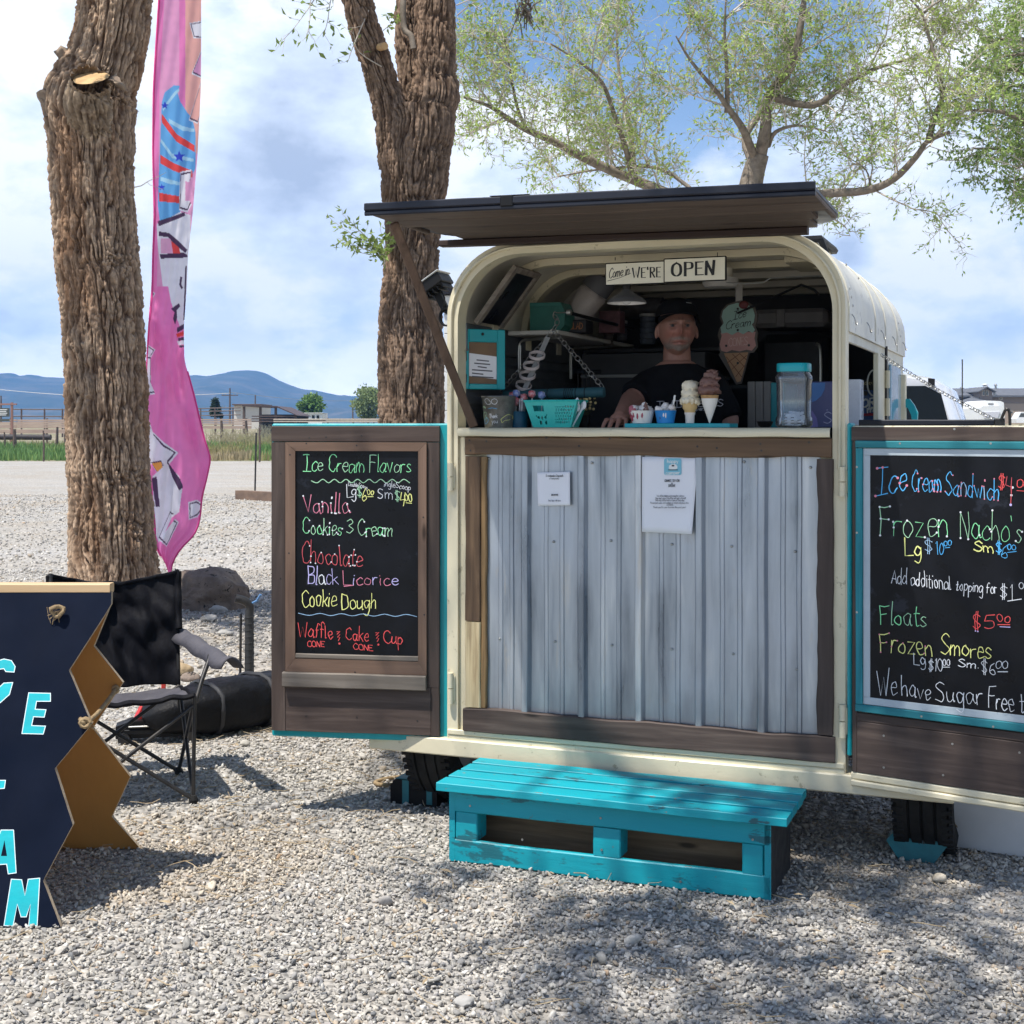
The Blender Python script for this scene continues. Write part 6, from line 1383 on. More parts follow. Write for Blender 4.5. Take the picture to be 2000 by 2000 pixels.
write(mb,'Frozen',1719,1046,1852,1049,56,1.9,[K['l'],K['g']],fr_,dots=K['w'],dotr=2.1); write(mb,"Nacho's",1876,1050,1996,1060,52,1.9,[K['l'],K['g'],K['g']],fr_,dots=K['w'],dotr=2.0)
write(mb,'Lg',1768,1086,1800,1086,32,2.8,K['y'],fr_); write(mb,'$',1805,1078,1822,1080,26,2,K['c'],fr_); write(mb,'10',1828,1082,1843,1083,25,2,K['b'],fr_); write(mb,'00',1843,1066,1858,1066,11,1.8,K['b'],fr_); mb.ribbon([(1846,1070),(1855,1069)],1.6,K['b'],fr_)
write(mb,'Sm',1902,1076,1942,1082,19,2.8,K['y'],fr_); write(mb,'$',1945,1079,1957,1081,22,2,K['b'],fr_); write(mb,'6',1955,1089,1968,1090,26,2,K['b'],fr_); write(mb,'00',1967,1073,1984,1074,10,1.8,K['b'],fr_); mb.ribbon([(1968,1079),(1985,1077)],1.8,K['b'],fr_)
write(mb,'Add additional',1741,1138,1857,1153,27,1.8,K['w'],fr_); write(mb,'topping for',1867,1153,1948,1160,23,1.8,K['w'],fr_); write(mb,'$',1952,1167,1968,1168,26,2,K['w'],fr_); write(mb,'1',1972,1173,1980,1173,30,2.2,K['w'],fr_); write(mb,'00',1990,1150,2010,1152,12,1.8,K['w'],fr_); mb.ribbon([(1968,1174),(1995,1170)],1.8,K['w'],fr_)
write(mb,'Floats',1720,1220,1810,1224,40,2.2,[K['g'],K['l']],fr_)
write(mb,'$',1899,1229,1916,1231,34,2.2,K['o'],fr_,dots=K['v'],dotr=1.5); write(mb,'5',1921,1228,1943,1228,28,2.2,K['o'],fr_); write(mb,'00',1948,1215,1972,1216,14,2.2,K['o'],fr_); mb.ribbon([(1949,1220),(1972,1220)],2.2,K['o'],fr_); mb.ribbon([(1953,1224),(1973,1225)],1.6,K['v'],fr_)
write(mb,'Frozen',1720,1274,1822,1281,40,2.3,K['y'],fr_,dots=K['p'],dotr=1.6); write(mb,'Smores',1838,1278,1936,1287,36,2.3,K['y'],fr_)
write(mb,'Lg',1785,1297,1808,1300,22,2,K['w'],fr_); write(mb,'$10',1813,1310,1841,1312,24,1.9,K['w'],fr_); write(mb,'00',1841,1299,1855,1300,12,1.9,K['w'],fr_); mb.ribbon([(1842,1303),(1855,1303)],1.6,K['w'],fr_)
write(mb,'Sm.',1872,1301,1913,1306,16,2,K['w'],fr_); write(mb,'$6',1916,1315,1945,1320,26,1.9,K['w'],fr_); write(mb,'00',1944,1305,1968,1307,14,2,K['w'],fr_); mb.ribbon([(1949,1312),(1968,1312)],2,K['w'],fr_)
write(mb,'We',1714,1359,1752,1358,44,2,K['w'],fr_); write(mb,'have',1761,1357,1818,1369,38,2,K['w'],fr_); write(mb,'Sugar',1828,1370,1920,1376,38,2,K['w'],fr_); write(mb,'Free',1931,1382,1980,1390,40,2,K['w'],fr_); write(mb,'toppings',1992,1390,2090,1400,38,2,K['w'],fr_)
mb.build('chalk_lettering',CKM,D2)
# ---------------------------------------------------------------- turquoise pallet step
r=thing('pallet_step','turquoise painted pallet step with slatted top in front of the counter','step',T(.64,-.28,0),-TYAW)
ox,oy=.64,-.28
bl=lambda x0,x1,y0,y1:(x0-ox,x1-ox,y0-oy,y1-oy)
m_slat=M('turquoise_slat',(.0,.33,.40),(.0,.26,.32),rough=.55,scale=4,stretch=(.15,1,1),bmp=.45,bscale=34,spots=((.02,.10,.12),26,.60,(.25,1,1)),spots2=((.20,.19,.15),40,.63,(.4,1,1)))
ys=[-.495,-.387,-.279,-.171,-.075]
for k in range(4):
    a=bl(.03+.004*sn(k,2),1.272-.006*sn(k,3),ys[k],ys[k+1]-.020); mb=MB(); mb.board(a[0],a[1],a[2],a[3],.262,.289+.002*sn(k,1),n=34,amp=.0012,seed=k*3+1,b=.002); mb.build('slat',m_slat,r,smooth=35)
m_tf=M('turquoise_front',(.0,.33,.40),(.0,.25,.31),rough=.5,scale=3,stretch=(.15,1,1),bmp=.6,bscale=26,spots=((.01,.13,.16),11,.56,(.3,1,1)),spots2=((.12,.11,.08),36,.64,(.5,1,1)))
a=bl(.062,1.210,-.452,-.43)
mb=MB(); mb.board(a[0]+.022,a[1]-.002,a[2],a[3],.182,.2605,n=30,amp=.0014,seed=3); mb.build('upper_rail',m_tf,r,smooth=35)
mb=MB(); mb.board(a[0]+.022,a[1]-.002,a[2],a[3],.004,.083,n=30,amp=.0018,seed=8); mb.build('lower_rail',m_tf,r,smooth=35)
for u0,u1 in ((.085,.168),(.600,.697),(1.115,1.186)):
    mb=MB(); mb.board(u0-ox,u1-ox,-.450-oy,-.36-oy,.084,.181,axis='z',n=8,amp=.001,seed=u0*9); mb.build('block',m_tf,r,smooth=35)
for u0,u1,m,lb in ((.062,.083,m_tf,None),(1.188,1.214,[m_tf,M('step_end_black',(.008,.009,.011),(.015,.016,.018),rough=.6)],'right end board, black except its front edge')):
    mb=MB(); mb.board(-.452-oy,-.10-oy,-.011,.011,.004,.261,n=14,amp=.0012,seed=5,M=Matrix.Translation(((u0+u1)/2-ox,0,0))@Matrix.Rotation(PI/2,4,'Z'))
    if isinstance(m,list):
        for i,f in enumerate(mb.f):
            if sum(mb.v[j][1] for j in f)/len(f)>-.4505-oy: mb.m[i]=1  # faces behind the front edge are coloured black
    mb.build('end_board',m,r,smooth=35,label=lb)
mb=MB(); mb.board(.09-ox,1.18-ox,-.27-oy,-.25-oy,.02,.24,n=20,amp=.001); mb.build('middle_board',WOOD('raw_pallet_wood',(.20,.135,.08),(.08,.05,.03),(.30,.21,.13),'x'),r)
mb=MB(); mb.board(.09-ox,1.18-ox,-.12-oy,-.10-oy,.004,.255,n=20,amp=.001); mb.build('rear_board',WOOD('raw_pallet_rear',(.20,.135,.08),(.08,.05,.03),(.30,.21,.13),'x'),r)
mb=MB()
for px,py in ((918,1574),(1173,1598),(1175,1660),(1470,1640),(1020,1640),(1329,1722)):
    q=tp(px,py,-.4535); mb.tube([(q.x-ox,-.4545-oy,q.z),(q.x-ox,-.452-oy,q.z)],.004,8)
mb.build('screw',m_zinc,r)
# ---------------------------------------------------------------- prop stick, chocks, ropes, tub
a=tp(769,420,-.60); b=tp(925,838,-.03); a=Vector((a.x,-.60,zA+.005)); b.z=1.556
pa=T(*a);pb=T(*b); mb=MB(); mb.bar(pb,pa,.034,.022,bv=.004,up=(0,-1,0)); o=mb.build('prop_stick',WOOD('prop_wood',(.14,.09,.065),(.08,.05,.035),(.20,.13,.09),'z')); tag(o,'brown stick propping up the awning from the counter sill','prop stick')
m_chk=M('chock_teal',(.02,.17,.20),(.02,.12,.14),rough=.6,bmp=.4,spots=((.02,.02,.02),9,.60))
def chock(c,rz,label,black):
    r=thing('wheel_chock',label,'wheel chock',c,rz,'wheel chocks')
    mb=MB(); P=[(-.105,.0),(.105,.0),(.105,.075),(.085,.10),(-.085,.10),(-.105,.075)] if black else [(-.06,-.0),(.06,0),(.105,.065),(.085,.09),(-.085,.09),(-.105,.065)]
    mb.prism(P,-.045,.05); mb.build('block',[m_black if black else m_chk],r,smooth=20)
    if black:
        mb=MB(); mb.box(-.085,.085,-.04,.049,.1005,.104); mb.box(-.05,-.02,-.048,-.0455,.0,.1); mb.box(.06,.085,-.048,-.0455,.01,.09); mb.build('paint_patch',m_chk,r)
    return r
q=gp(815,1574); chock((q.x,q.y+.05,0),-TYAW,'black wheel chock with teal paint under the left door',True)
q=gp(1797,1681); chock((q.x,q.y+.03,0),-TYAW,'teal trapezoid wheel chock at the right tyre',False)
mb=MB(); c=gp(752,1530); mb.tube(cat([tuple(c+Vector((x,y,.012))) for x,y in ((.16,-.05),(.10,.02),(.06,.06),(.0,.03),(-.04,-.03),(-.01,-.07),(.05,-.07),(.11,-.05))],5),.009,7); tag(mb.build('rope_loop',m_rope,smooth=60),'frayed tan rope loop on the gravel by the left tyre','rope')
mb=MB(); g=random.Random(9); c=gp(1858,1650)+Vector((0,0,.06))
for k in range(60):
    d=Vector((g.gauss(0,.05),g.gauss(0,.02),g.gauss(0,.025))); e=d+Vector((g.gauss(.01,.03),g.gauss(0,.02),g.gauss(-.01,.02))); mb.tube([c+d,c+d.lerp(e,.5)+Vector((0,0,g.gauss(0,.008))),c+e],.0028,4)
mb.tube(cat([tuple(c+Vector((-.05,0,0))),tuple(c),tuple(c+Vector((.06,0,-.01))),tuple(c+Vector((.09,0,-.05)))],5),.009,6); tag(mb.build('frayed_rope',m_rope),'clump of frayed rope beside the teal chock','rope')
# white tub behind the right door
q=gp(1904,1690); r=thing('plastic_tub','white plastic tub on the gravel under the right door','tub',(q.x+.22,q.y+.28,0),-R(33))
mb=MB(); V=[]
def rr(w,d,z,rd=.06):
    P=[]
    for cx,cy,a0 in ((w-rd,d-rd,0),(-w+rd,d-rd,PI/2),(-w+rd,-d+rd,PI),(w-rd,-d+rd,1.5*PI)):
        for k in range(6): P.append((cx+rd*math.cos(a0+k*PI/10),cy+rd*math.sin(a0+k*PI/10),z))
    return P
rings=[rr(.235,.185,.004),rr(.245,.195,.03),rr(.265,.21,.36),rr(.285,.23,.365),rr(.285,.23,.385),rr(.275,.22,.385)]
for R0 in rings: V+=R0
mb.add(V,[[i*24+k,i*24+(k+1)%24,(i+1)*24+(k+1)%24,(i+1)*24+k] for i in range(5) for k in range(24)]+[list(range(24))[::-1]]); mb.build('body',M('tub_plastic',(.62,.63,.66),(.58,.59,.62),rough=.4),r,smooth=40)
mb=MB(); V=rr(.274,.219,.386); mb.add(V+rr(.20,.15,.395),[[k,(k+1)%24,24+(k+1)%24,24+k] for k in range(24)]+[list(range(24,48))]); mb.build('lid',M('tub_lid',(.62,.63,.66),rough=.4),r,smooth=40)
# notices on the metal
def sheetpaper(name,label,pts,v,curl):
    Q=[tp(x,y,v) for x,y in pts]; o0=T(Q[0].x,v,Q[2].z); r=thing(name,label,'notice',o0,-TYAW); b=Vector((Q[0].x,v,Q[2].z))
    P=[]
    for i in range(13):
        row=[]
        for j in range(13):
            s,t=i/12,j/12; p=(Q[0]*(1-s)+Q[1]*s)*(1-t)+(Q[3]*(1-s)+Q[2]*s)*t-b; p.y-=curl*(s**3*t**2)+.0012*math.sin(s*5+t*3); row.append(tuple(p))
        P.append(row)
    mb=MB(); mb.grid(P); o=mb.build('sheet',m_paper,r,smooth=90); md=o.modifiers.new('t','SOLIDIFY'); md.thickness=.0008; md.offset=1
    return r,o,b
def tl(v,b): return lambda px,py,l: tp(px,py,v)-b+Vector((0,-l,0))
r,o,b=sheetpaper('small_notice','small square white notice taped on the corrugated metal',[(1049,923),(1113,921),(1114,987),(1051,988)],-.026,.0)
mb=MB(); f=tl(-.0285,b)
write(mb,'Sweetpeaks Dispatch',1066,931,1100,931,4,.7,0,f,jit=0); write(mb,'sweetpeaks',1073,936,1092,936,3,.6,1,f,jit=0); write(mb,'SCAN ME',1077,968,1090,968,3,1,0,f,jit=0); write(mb,'Send tips with love',1071,979,1095,979,3,.6,1,f,jit=0); mb.build('printing',[m_ink,m_softink],o)
r,o,b=sheetpaper('paper_notice','large white paper notice with a blue camper badge on the metal',[(1254,892),(1363,892),(1353,1043),(1254,1039)],-.028,.012)
mb=MB(); f=tl(-.0305,b); P=[]
for cx,cy,a0 in ((1327,899,-PI/2),(1327,924,0),(1301,924,PI/2),(1301,899,PI)):
    for k in range(5): a=a0+k*PI/8; P.append((cx+4*math.cos(a),cy+4*math.sin(a)))
mb.poly(P,2,f); write(mb,'happy',1303,904,1325,904,7,1.1,3,f,jit=0); write(mb,'camper',1300,927,1328,926,7,1.1,3,f,jit=0)
mb.poly([(1306,914),(1307,909),(1312,906.5),(1319,906.5),(1323,910),(1323,915),(1319,916.5),(1308,916.5)],3,f); mb.poly([(1312,908),(1317,908),(1317,911),(1312,911)],0,f); mb.poly([(1305,917),(1324,917),(1324,918.6),(1305,918.6)],0,f)
for t,x0,x1,y in (('CHANCE TO WIN',1298,1327,941),('A',1311,1314,946),('DRONE',1306,1319,951)): write(mb,t,x0,y,x1,y,4.5,.9,0,f,jit=0)
for t,x0,x1,y in (('We will be taking a drawing for a drone.',1283,1337,970),('Buy any Large Ice offer and get a ticket!!',1281,1340,974.5),('Drawing will be held at 7pm on Saturday.',1281,1338,978.5),('Please put name and number on ticket and place it in',1271,1346,983.5),('container.',1303,1317,987),('Thank you for your business this past year!',1277,1341,992)): write(mb,t,x0,y,x1,y,3.4,.6,1,f,jit=0)
mb.build('printing',[m_ink,m_softink,FLAT('badge_blue',(.20,.50,.62)),m_white],o)
# flood light on the near corner of the roof
q=tp(852,560,.12); o0=T(q.x,.12,q.z); r=thing('flood_light','black and grey flood light fixed to the upper left corner of the trailer','flood light',o0,-TYAW)
mb=MB(); Mx=Matrix.Rotation(R(-32),4,'Y'); mb.box(-.055,.055,-.06,.06,-.012,.030,M=Mx); 
for k in range(5): mb.box(-.05+k*.022,-.043+k*.022,-.05,.05,-.032,-.012,b=.001,M=Mx)
mb.build('housing',m_black,r)
mb=MB(); mb.box(-.062,.062,-.066,.066,.031,.036,M=Mx); mb.build('glass_front',FLAT('lamp_glass',(.45,.46,.46),rough=.2),r)
mb=MB(); mb.bar((.0,0,-.02),(.045,0,-.10),.02,.03); mb.bar((.045,0,-.10),(UL-q.x-.0,.0,-.13),.02,.02); mb.build('bracket',m_black,r)
mb=MB()
for k in range(4): mb.tube([(.05+.028*math.cos(t),-.02+.006*k,-.125+.035*math.sin(t)) for t in [j*PI/7 for j in range(15)]],.0035,5)
mb.tube(cat([(.03,-.02,-.02),(.05,-.03,-.05),(.04,-.02,-.09)],4),.0035,5); mb.build('cable_coil',m_black,r)
# ---------------------------------------------------------------- inside the trailer and on the counter
def at(name,label,cat,u,v,z,group=None,rz=0.0): return thing(name,label,cat,T(u,v,z),-TYAW+rz,group)
def pxs(px,py,v): q=tp(px,py,v); return q
CT=1.5495
def counter_thing(name,label,cat,px,v,group=None): q=tp(px,830,v); return at(name,label,cat,q.x,v,CT,group),q.x
def S(v): return (5.30+.93*v)/F      # metres per photograph pixel at depth v (about)
# hanging OPEN sign
v=.10; c=tp(1300,530,v); r=at('open_sign','cream COME IN WE\'RE OPEN sign hung from the ceiling of the trailer','sign',c.x,v,c.z)
bq=Vector((c.x,v,c.z)); f3=lambda y: (lambda px,py,l: tp(px,py,v)-bq+Vector((0,y-l,0)))
mb=MB(); a=tp(1182,520,v)-bq; b=tp(1299,560,v)-bq; mb.box(tp(1182,530,v).x-c.x,tp(1298,530,v).x-c.x,.0,.010,tp(1240,556,v).z-c.z,tp(1240,511.5,v).z-c.z); mb.build('sign_panel',m_black,r)
mb=MB(); mb.box(tp(1297,530,v).x-c.x,tp(1419.5,530,v).x-c.x,-.009,.004,tp(1358,550.5,v).z-c.z,tp(1358,502.5,v).z-c.z); mb.build('sign_panel',m_black,r)
m_signc=M('sign_cream',(.78,.74,.60),(.70,.66,.53),rough=.4)
mb=MB(); mb.box(tp(1184,530,v).x-c.x,tp(1297,530,v).x-c.x,-.0018,0,tp(1240,554,v).z-c.z,tp(1240,513.5,v).z-c.z,b=.0004); mb.box(tp(1299.5,530,v).x-c.x,tp(1417,530,v).x-c.x,-.0108,-.0092,tp(1358,548.5,v).z-c.z,tp(1358,505,v).z-c.z,b=.0004); mb.build('face',m_signc,r)
mb=MB(); f=f3(-.0024)
write(mb,'Come in',1189,544,1229,536,19,1.6,0,f,slant=.25,jit=0,cal=.4); mb.ribbon([(1187,549),(1210,543),(1232,534)],1.2,0,f)
def serif(txt,x0,y0,x1,y1,h,w,cal,f):
    write(mb,txt,x0,y0,x1,y1,h,w,0,f,jit=0,cal=cal,gap=24)
serif("WE'RE",1236,543,1290,541,19,3.2,.62,f)
f=f3(-.0114); serif('OPEN',1314,540,1396,536,25,5.6,.72,f)
mb.build('lettering',m_ink,r)
mb=MB()
for px in (1200,1400): q=tp(px,508,v)-bq; mb.tube([(q.x,.01,q.z),(q.x,.01,ZT-.06-c.z)],.0016,5)
mb.build('hanger',m_iron,r)
# pendant lamp
v=.19; c=tp(1224,592,v); r=at('pendant_lamp','small white enamel pendant lamp on a thin cord below the sign','lamp',c.x,v,c.z); s=S(v)
mb=MB(); mb.lathe([(.012,.055),(.018,.050),(.03,.038),(.055,.026),(.074,.008),(.0765,0)],36,cap=False); mb.build('shade',M('shade_grey',(.10,.10,.105),(.07,.07,.075),rough=.35),r,smooth=50); mb=MB(); mb.lathe([(.0763,-.0004),(.0735,-.001),(.072,.004),(.053,.020),(.028,.032),(.012,.04)],36,cap=False); mb.build('reflector',M('enamel_white',(.80,.80,.79),(.75,.75,.74),rough=.3),r,smooth=50)
mb=MB(); mb.lathe([(.0155,.045),(.0165,.07),(.013,.085),(.004,.09)],16); mb.build('cap',m_iron,r,smooth=40)
mb=MB(); mb.ball((0,0,.012),.019,8); mb.build('bulb',M('bulb_white',(.8,.8,.8),rough=.2),r,smooth=60)
mb=MB(); mb.tube([(0,0,.085),(0,0,ZT-.07-c.z)],.0022,6); mb.build('cord',m_black,r)
# slanted blackboard under the roof
u0,z0=UL+.072,1.975; u1,z1=UL+.235,2.185
def slantbox(mb,s0,s1,v0,v1,h0,h1):
    d=Vector((u1-u0,0,z1-z0)); nrm=Vector((d.z,0,-d.x)).normalized(); o=Vector((u0,0,z0))
    V=[o+d*s+nrm*h+Vector((0,v_,0)) for s in (s0,s1) for v_ in (v0,v1) for h in (h0,h1)]
    V=[p-bs for p in V]
    mb.add(V,[[0,1,3,2],[4,6,7,5],[0,4,5,1],[2,3,7,6],[0,2,6,4],[1,5,7,3]])
bs=Vector((u0,.08,z0)); r=at('small_blackboard','small blank blackboard in a weathered frame slanting under the left roof','blackboard',u0,.08,z0)
mb=MB(); slantbox(mb,.0,1,.085,.36,.0,.008); mb.build('panel',m_board,r)
mb=MB(); slantbox(mb,-.02,1.02,.08,.115,.0,.018); slantbox(mb,-.02,1.02,.335,.365,.0,.018); slantbox(mb,.93,1.02,.1155,.3345,.0,.018); mb.build('frame',m_grey_wood,r)
# teal framed certificate
a=tp(901,642,.07); b=tp(905,760,.07); r=at('framed_certificate','turquoise framed paper certificate on the left inner wall','picture frame',a.x+.004,.07,b.z); ang=R(48)
Mx=Matrix.Rotation(ang,4,'Z'); hgt=a.z-b.z; wd=.185
mb=MB()
for x0,x1,z0_,z1_ in ((0,.025,0,hgt),(wd-.035,wd,0,hgt),(.025,wd-.035,0,.022),(.025,wd-.035,hgt-.052,hgt)): mb.box(x0,x1,-.012,.004,z0_,z1_,M=Mx)
mb.build('frame',m_tealdoor,r)
mb=MB(); mb.box(.02,wd-.03,-.003,.003,.02,hgt-.04,M=Mx); mb.build('backing',M('brown_card',(.20,.12,.06),(.16,.09,.05)),r)
mb=MB(); mb.add([Mx@Vector(p) for p in ((.028,-.005,hgt*.60),(.028,-.005,hgt*.22),(wd-.036,-.005,hgt*.17),(wd-.036,-.005,hgt*.55))],[[0,1,2,3]]); pp=mb.build('certificate',m_paper,r)
mb=MB(); 
for k,(x0,x1) in enumerate(((.06,.115),(.05,.12),(.065,.105),(.04,.13),(.04,.09),(.04,.135))): z=hgt*(.54-.055*k)-.01; mb.add([Mx@Vector(p) for p in ((x0,-.0056,z),(x0,-.0056,z-.005),(x1,-.0056,z-.009),(x1,-.0056,z-.004))],[[0,1,2,3]])
mb.build('printing',m_softink,pp)
mb=MB(); mb.ball((0,0,0),.006,6,M=None); mb.v=[tuple(Mx@(Vector(p)+Vector((wd*.45,-.014,hgt-.02)))) for p in mb.v]; mb.build('screw',m_iron,r)
# shelf with brackets
v=.50; zs_=tp(1090,647,v).z; ul=UL+.048; ur=tp(1090,645,v).x; r=at('wall_shelf','white wall shelf on curved brackets along the left inner wall','shelf',ul,v,zs_)
mb=MB(); mb.box(0,ur-ul,0,1.12,-.012,.006); mb.build('board',M('shelf_white',(.60,.58,.54),(.5,.48,.45)),r)
for vv in (.12,.80):
    mb=MB(); mb.tube(cat([(.004,vv,-.17),(.004,vv,-.06),(.02,vv,-.028),(.06,vv,-.02),(ur-ul-.02,vv,-.02)],5),.005,6); mb.tube(cat([(.004,vv+.02,-.17),(.004,vv+.02,-.06),(.02,vv+.02,-.028),(ur-ul-.02,vv+.02,-.02)],5),.004,6); mb.build('bracket',m_zinc,r)
def onshelf(px,py,v): return tp(px,py,v)
zb=zs_+.0065
q=tp(1070,640,.60); r=at('green_box','dark green wooden box with a rounded end on the wall shelf','box',q.x,.60,zb); w=S(.6)
mb=MB(); mb.prism([(-36*w,0),(26*w,0),(36*w,12*w),(37*w,38*w),(28*w,57*w),(-36*w,58*w)],-.01,.12); mb.build('body',M('dull_green',(.03,.16,.13),(.02,.11,.09),rough=.5),r,smooth=25)
mb=MB(); mb.box(-36*w,28*w,-.014,-.0105,50*w,57*w,b=.001); mb.build('trim_board',M('dull_green_trim',(.04,.19,.16),(.03,.14,.12)),r)
q=tp(1130,620,.80); r=at('plastic_bag','crumpled pale bag of cups leaning on the shelf','bag',q.x,.80,zb)
mb=MB(); Mb=Matrix.Rotation(R(38),4,'Y'); mb.lathe([(.02,-.02),(.055,0),(.062,.05),(.064,.10),(.066,.15),(.05,.175),(.01,.18)],22,(0-.03,0,.05),M=Mb,wob=.05); 
mb.v=[tuple(Vector(p)+Vector((1,1,1))*.010*mnoise.noise(Vector(p)*40)) for p in mb.v]; mb.build('body',M('crinkled_plastic',(.42,.38,.36),(.32,.28,.27),rough=.35,bmp=.6,bscale=40,spots=((.40,.16,.15),12,.68)),r,smooth=50)
mb=MB(); mb.lathe([(.066,0),(.066,.05),(.05,.075)],22,(.075,0,.19),M=Mb); mb.build('top_cup',M('dark_cup',(.10,.10,.11)),r,smooth=40)
q=tp(1125,635,.70); r=at('dark_carton','dark carton with orange lettering half hidden on the shelf','carton',q.x,.70,zb)
mb=MB(); mb.box(-.035,.045,0,.10,0,.055); mb.build('body',m_dark,r); mb=MB(); write(mb,'GLAD',-.028,.016,.03,.016,.026,.004,0,lambda x,y,l:Vector((x,-.0012-l,y)),jit=0,up=(0,1)); mb.build('printing',FLAT('dull_orange',(.35,.13,.04)),r)
# dark shelf stock further in
g=random.Random(12)
for k,(px,py,v_,w_,h_,c,lb,cyl) in enumerate(((1190,650,1.0,.10,.10,(.16,.07,.08),'dark patterned box on the far end of the shelf',0),(1255,618,1.45,.20,.10,(.085,.08,.085),'grey paper roll on the rear shelf',1),(1265,672,1.35,.08,.13,(.10,.12,.16),'striped stack of cups beside the cap',2),(1215,665,1.25,.05,.08,(.07,.07,.08),'dark jar with a pale lid on the rear shelf',2),(1188,676,1.25,.05,.07,(.09,.07,.06),'small dark jar under the rear roll',2))):
    q=tp(px,py,v_); r=at('stock_box' if cyl==0 else 'paper_roll' if cyl==1 else 'cup_stack' if 'cups' in lb else 'storage_jar',lb,'box' if cyl==0 else 'paper roll' if cyl==1 else 'cups' if 'cups' in lb else 'jar',q.x,v_,q.z); mm=M('stock_%d'%k,c,tuple(x*.5 for x in c),scale=20)
    mb=MB()
    if cyl==0: mb.box(-w_/2,w_/2,0,.08,0,h_)
    elif cyl==1: mb.tube([(-w_/2,0,h_*.4),(w_/2,0,h_*.4)],h_*.5,18)
    else:
        for j in range(5): mb.lathe([(w_*.42,j*h_/5),(w_*.5,(j+.9)*h_/5),(w_*.42,(j+.92)*h_/5)],16)
    mb.build('body',mm,r,smooth=40)
    if cyl==2: mb=MB(); mb.lathe([(w_*.5,h_),(w_*.5,h_+.012),(.002,h_+.013)],16); mb.build('lid',FLAT('pale_lid_%d'%k,(.4,.4,.4)),r)
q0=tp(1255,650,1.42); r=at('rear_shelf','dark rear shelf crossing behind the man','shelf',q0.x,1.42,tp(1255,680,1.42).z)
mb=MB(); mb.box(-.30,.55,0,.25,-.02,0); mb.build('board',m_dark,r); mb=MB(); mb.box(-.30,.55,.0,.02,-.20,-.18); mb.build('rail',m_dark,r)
# rod with chains, turquoise roller and wristband strap
v=.42; h0=tp(1083,612,v); h1=tp(1235,642,1.2); r=at('hook_rod','black rod with a metal hook carrying the chain','rod',h0.x,v,h0.z); o_=Vector((h0.x,v,h0.z))
mb=MB(); a=Vector((h0.x+.055,v,h0.z+.002)); mb.tube([a-o_,Vector((h1.x,1.2,h1.z))-o_],.008,8); mb.build('bar',m_black,r); mb=MB(); mb.tube([a-o_-Vector((.0,0,0)),a-o_+Vector((.018,0,0))],.012,10); mb.tube(cat([tuple(a-o_),(.012,0,.002),(0,0,.006),(-.006,0,-.01),(.002,0,-.025),(.010,0,-.02)],5),.0028,6); mb.build('hook',m_zinc,r,smooth=60)
def chain(name,label,pts,link,mat,wire,grp=None):
    C=[Vector(p) for p in cat([tuple(p) for p in pts],8)]; d=[0]
    for i in range(1,len(C)): d.append(d[-1]+(C[i]-C[i-1]).length)
    n=max(2,int(d[-1]/(link*.78))); mb=MB(); o=C[0]
    for k in range(n):
        s=d[-1]*(k+.5)/n; i=max(j for j in range(len(d)) if d[j]<=s); i=min(i,len(C)-2); p=C[i].lerp(C[i+1],(s-d[i])/max(1e-6,d[i+1]-d[i])); t=(C[i+1]-C[i]).normalized()
        x=t.cross(Vector((0,1,0)) if k%2 else Vector((.75,.5,.2))).normalized()
        mb.tube([p-o+t*(link*.5*math.cos(a))+x*(link*.30*math.sin(a)) for a in [2*PI*j/12 for j in range(12)]],wire,5,closed=True)
    ob=mb.build(name,mat,smooth=60); ob.location=o; return tag(ob,label,'chain',grp)
ap=T(*tp(1080,645,.40)); hk=T(*tp(1083,616,.42)); lf=T(*tp(978,765,.30)); rt=T(*tp(1178,757,.30))
m_ch=FLAT('chain_steel',(.30,.29,.28),metal=.7,rough=.4)
chain('hanging_chain','left run of the chain holding the turquoise roller',[hk,ap,lf],.030,m_ch,.0019,'chains of the hanging roller'); chain('hanging_chain','right run of the chain holding the turquoise roller',[ap,rt],.030,m_ch,.0019,'chains of the hanging roller')
a=tp(985,772,.30); b=tp(1180,766,.30); r=at('hanging_roller','dark turquoise cloth roller with dark bands hung on chains','roller',a.x,.30,a.z); L_=b.x-a.x
mb=MB(); mb.tube([(0,0,0),(L_,0,b.z-a.z)],.021,18); mb.build('tube',M('roller_teal',(.02,.10,.13),(.015,.07,.09),rough=.7,bmp=.4),r,smooth=40)
for t in (.45,.62,.64,.66,.68,.70,.73,.82): mb=MB(); mb.lathe([(.0215,-.0018),(.0228,0),(.0215,.0018)],18,(L_*t,0,(b.z-a.z)*t),M=Matrix.Rotation(PI/2,4,'Y'),cap=False); mb.build('band',m_black,r)
a=tp(1070,658,.36);b=tp(1024,762,.30); r=at('wristband_strap','grey hanging strap threaded with white wristband rings','strap',a.x,.36,a.z); A=Vector((a.x,.36,a.z)); D=Vector((b.x,.30,b.z))-A
mb=MB(); mb.bar((0,0,0),tuple(D),.022,.003,up=(0,1,0)); mb.build('strap',M('strap_grey',(.30,.30,.30),(.22,.22,.22)),r)
for k,(px,py,rot) in enumerate(((1049,694,12),(1037.5,714,10),(1030,733,14),(1022.5,753,24))):
    q=tp(px,py,.31)-A; mb=MB(); rg=14.5*S(.3); mb.lathe([(rg,-.0065),(rg+.0035,-.006),(rg+.0035,.006),(rg,.0065),(rg,-.0065)],28,tuple(Vector((q.x,.31-.36,q.z))),M=Matrix.Rotation(R(28),4,'X')@Matrix.Rotation(R(rot),4,'Y'),cap=False); mb.build('ring',M('ring_white_%d'%k,(.62,.58,.57),(.5,.42,.42),rough=.5),r,smooth=40)
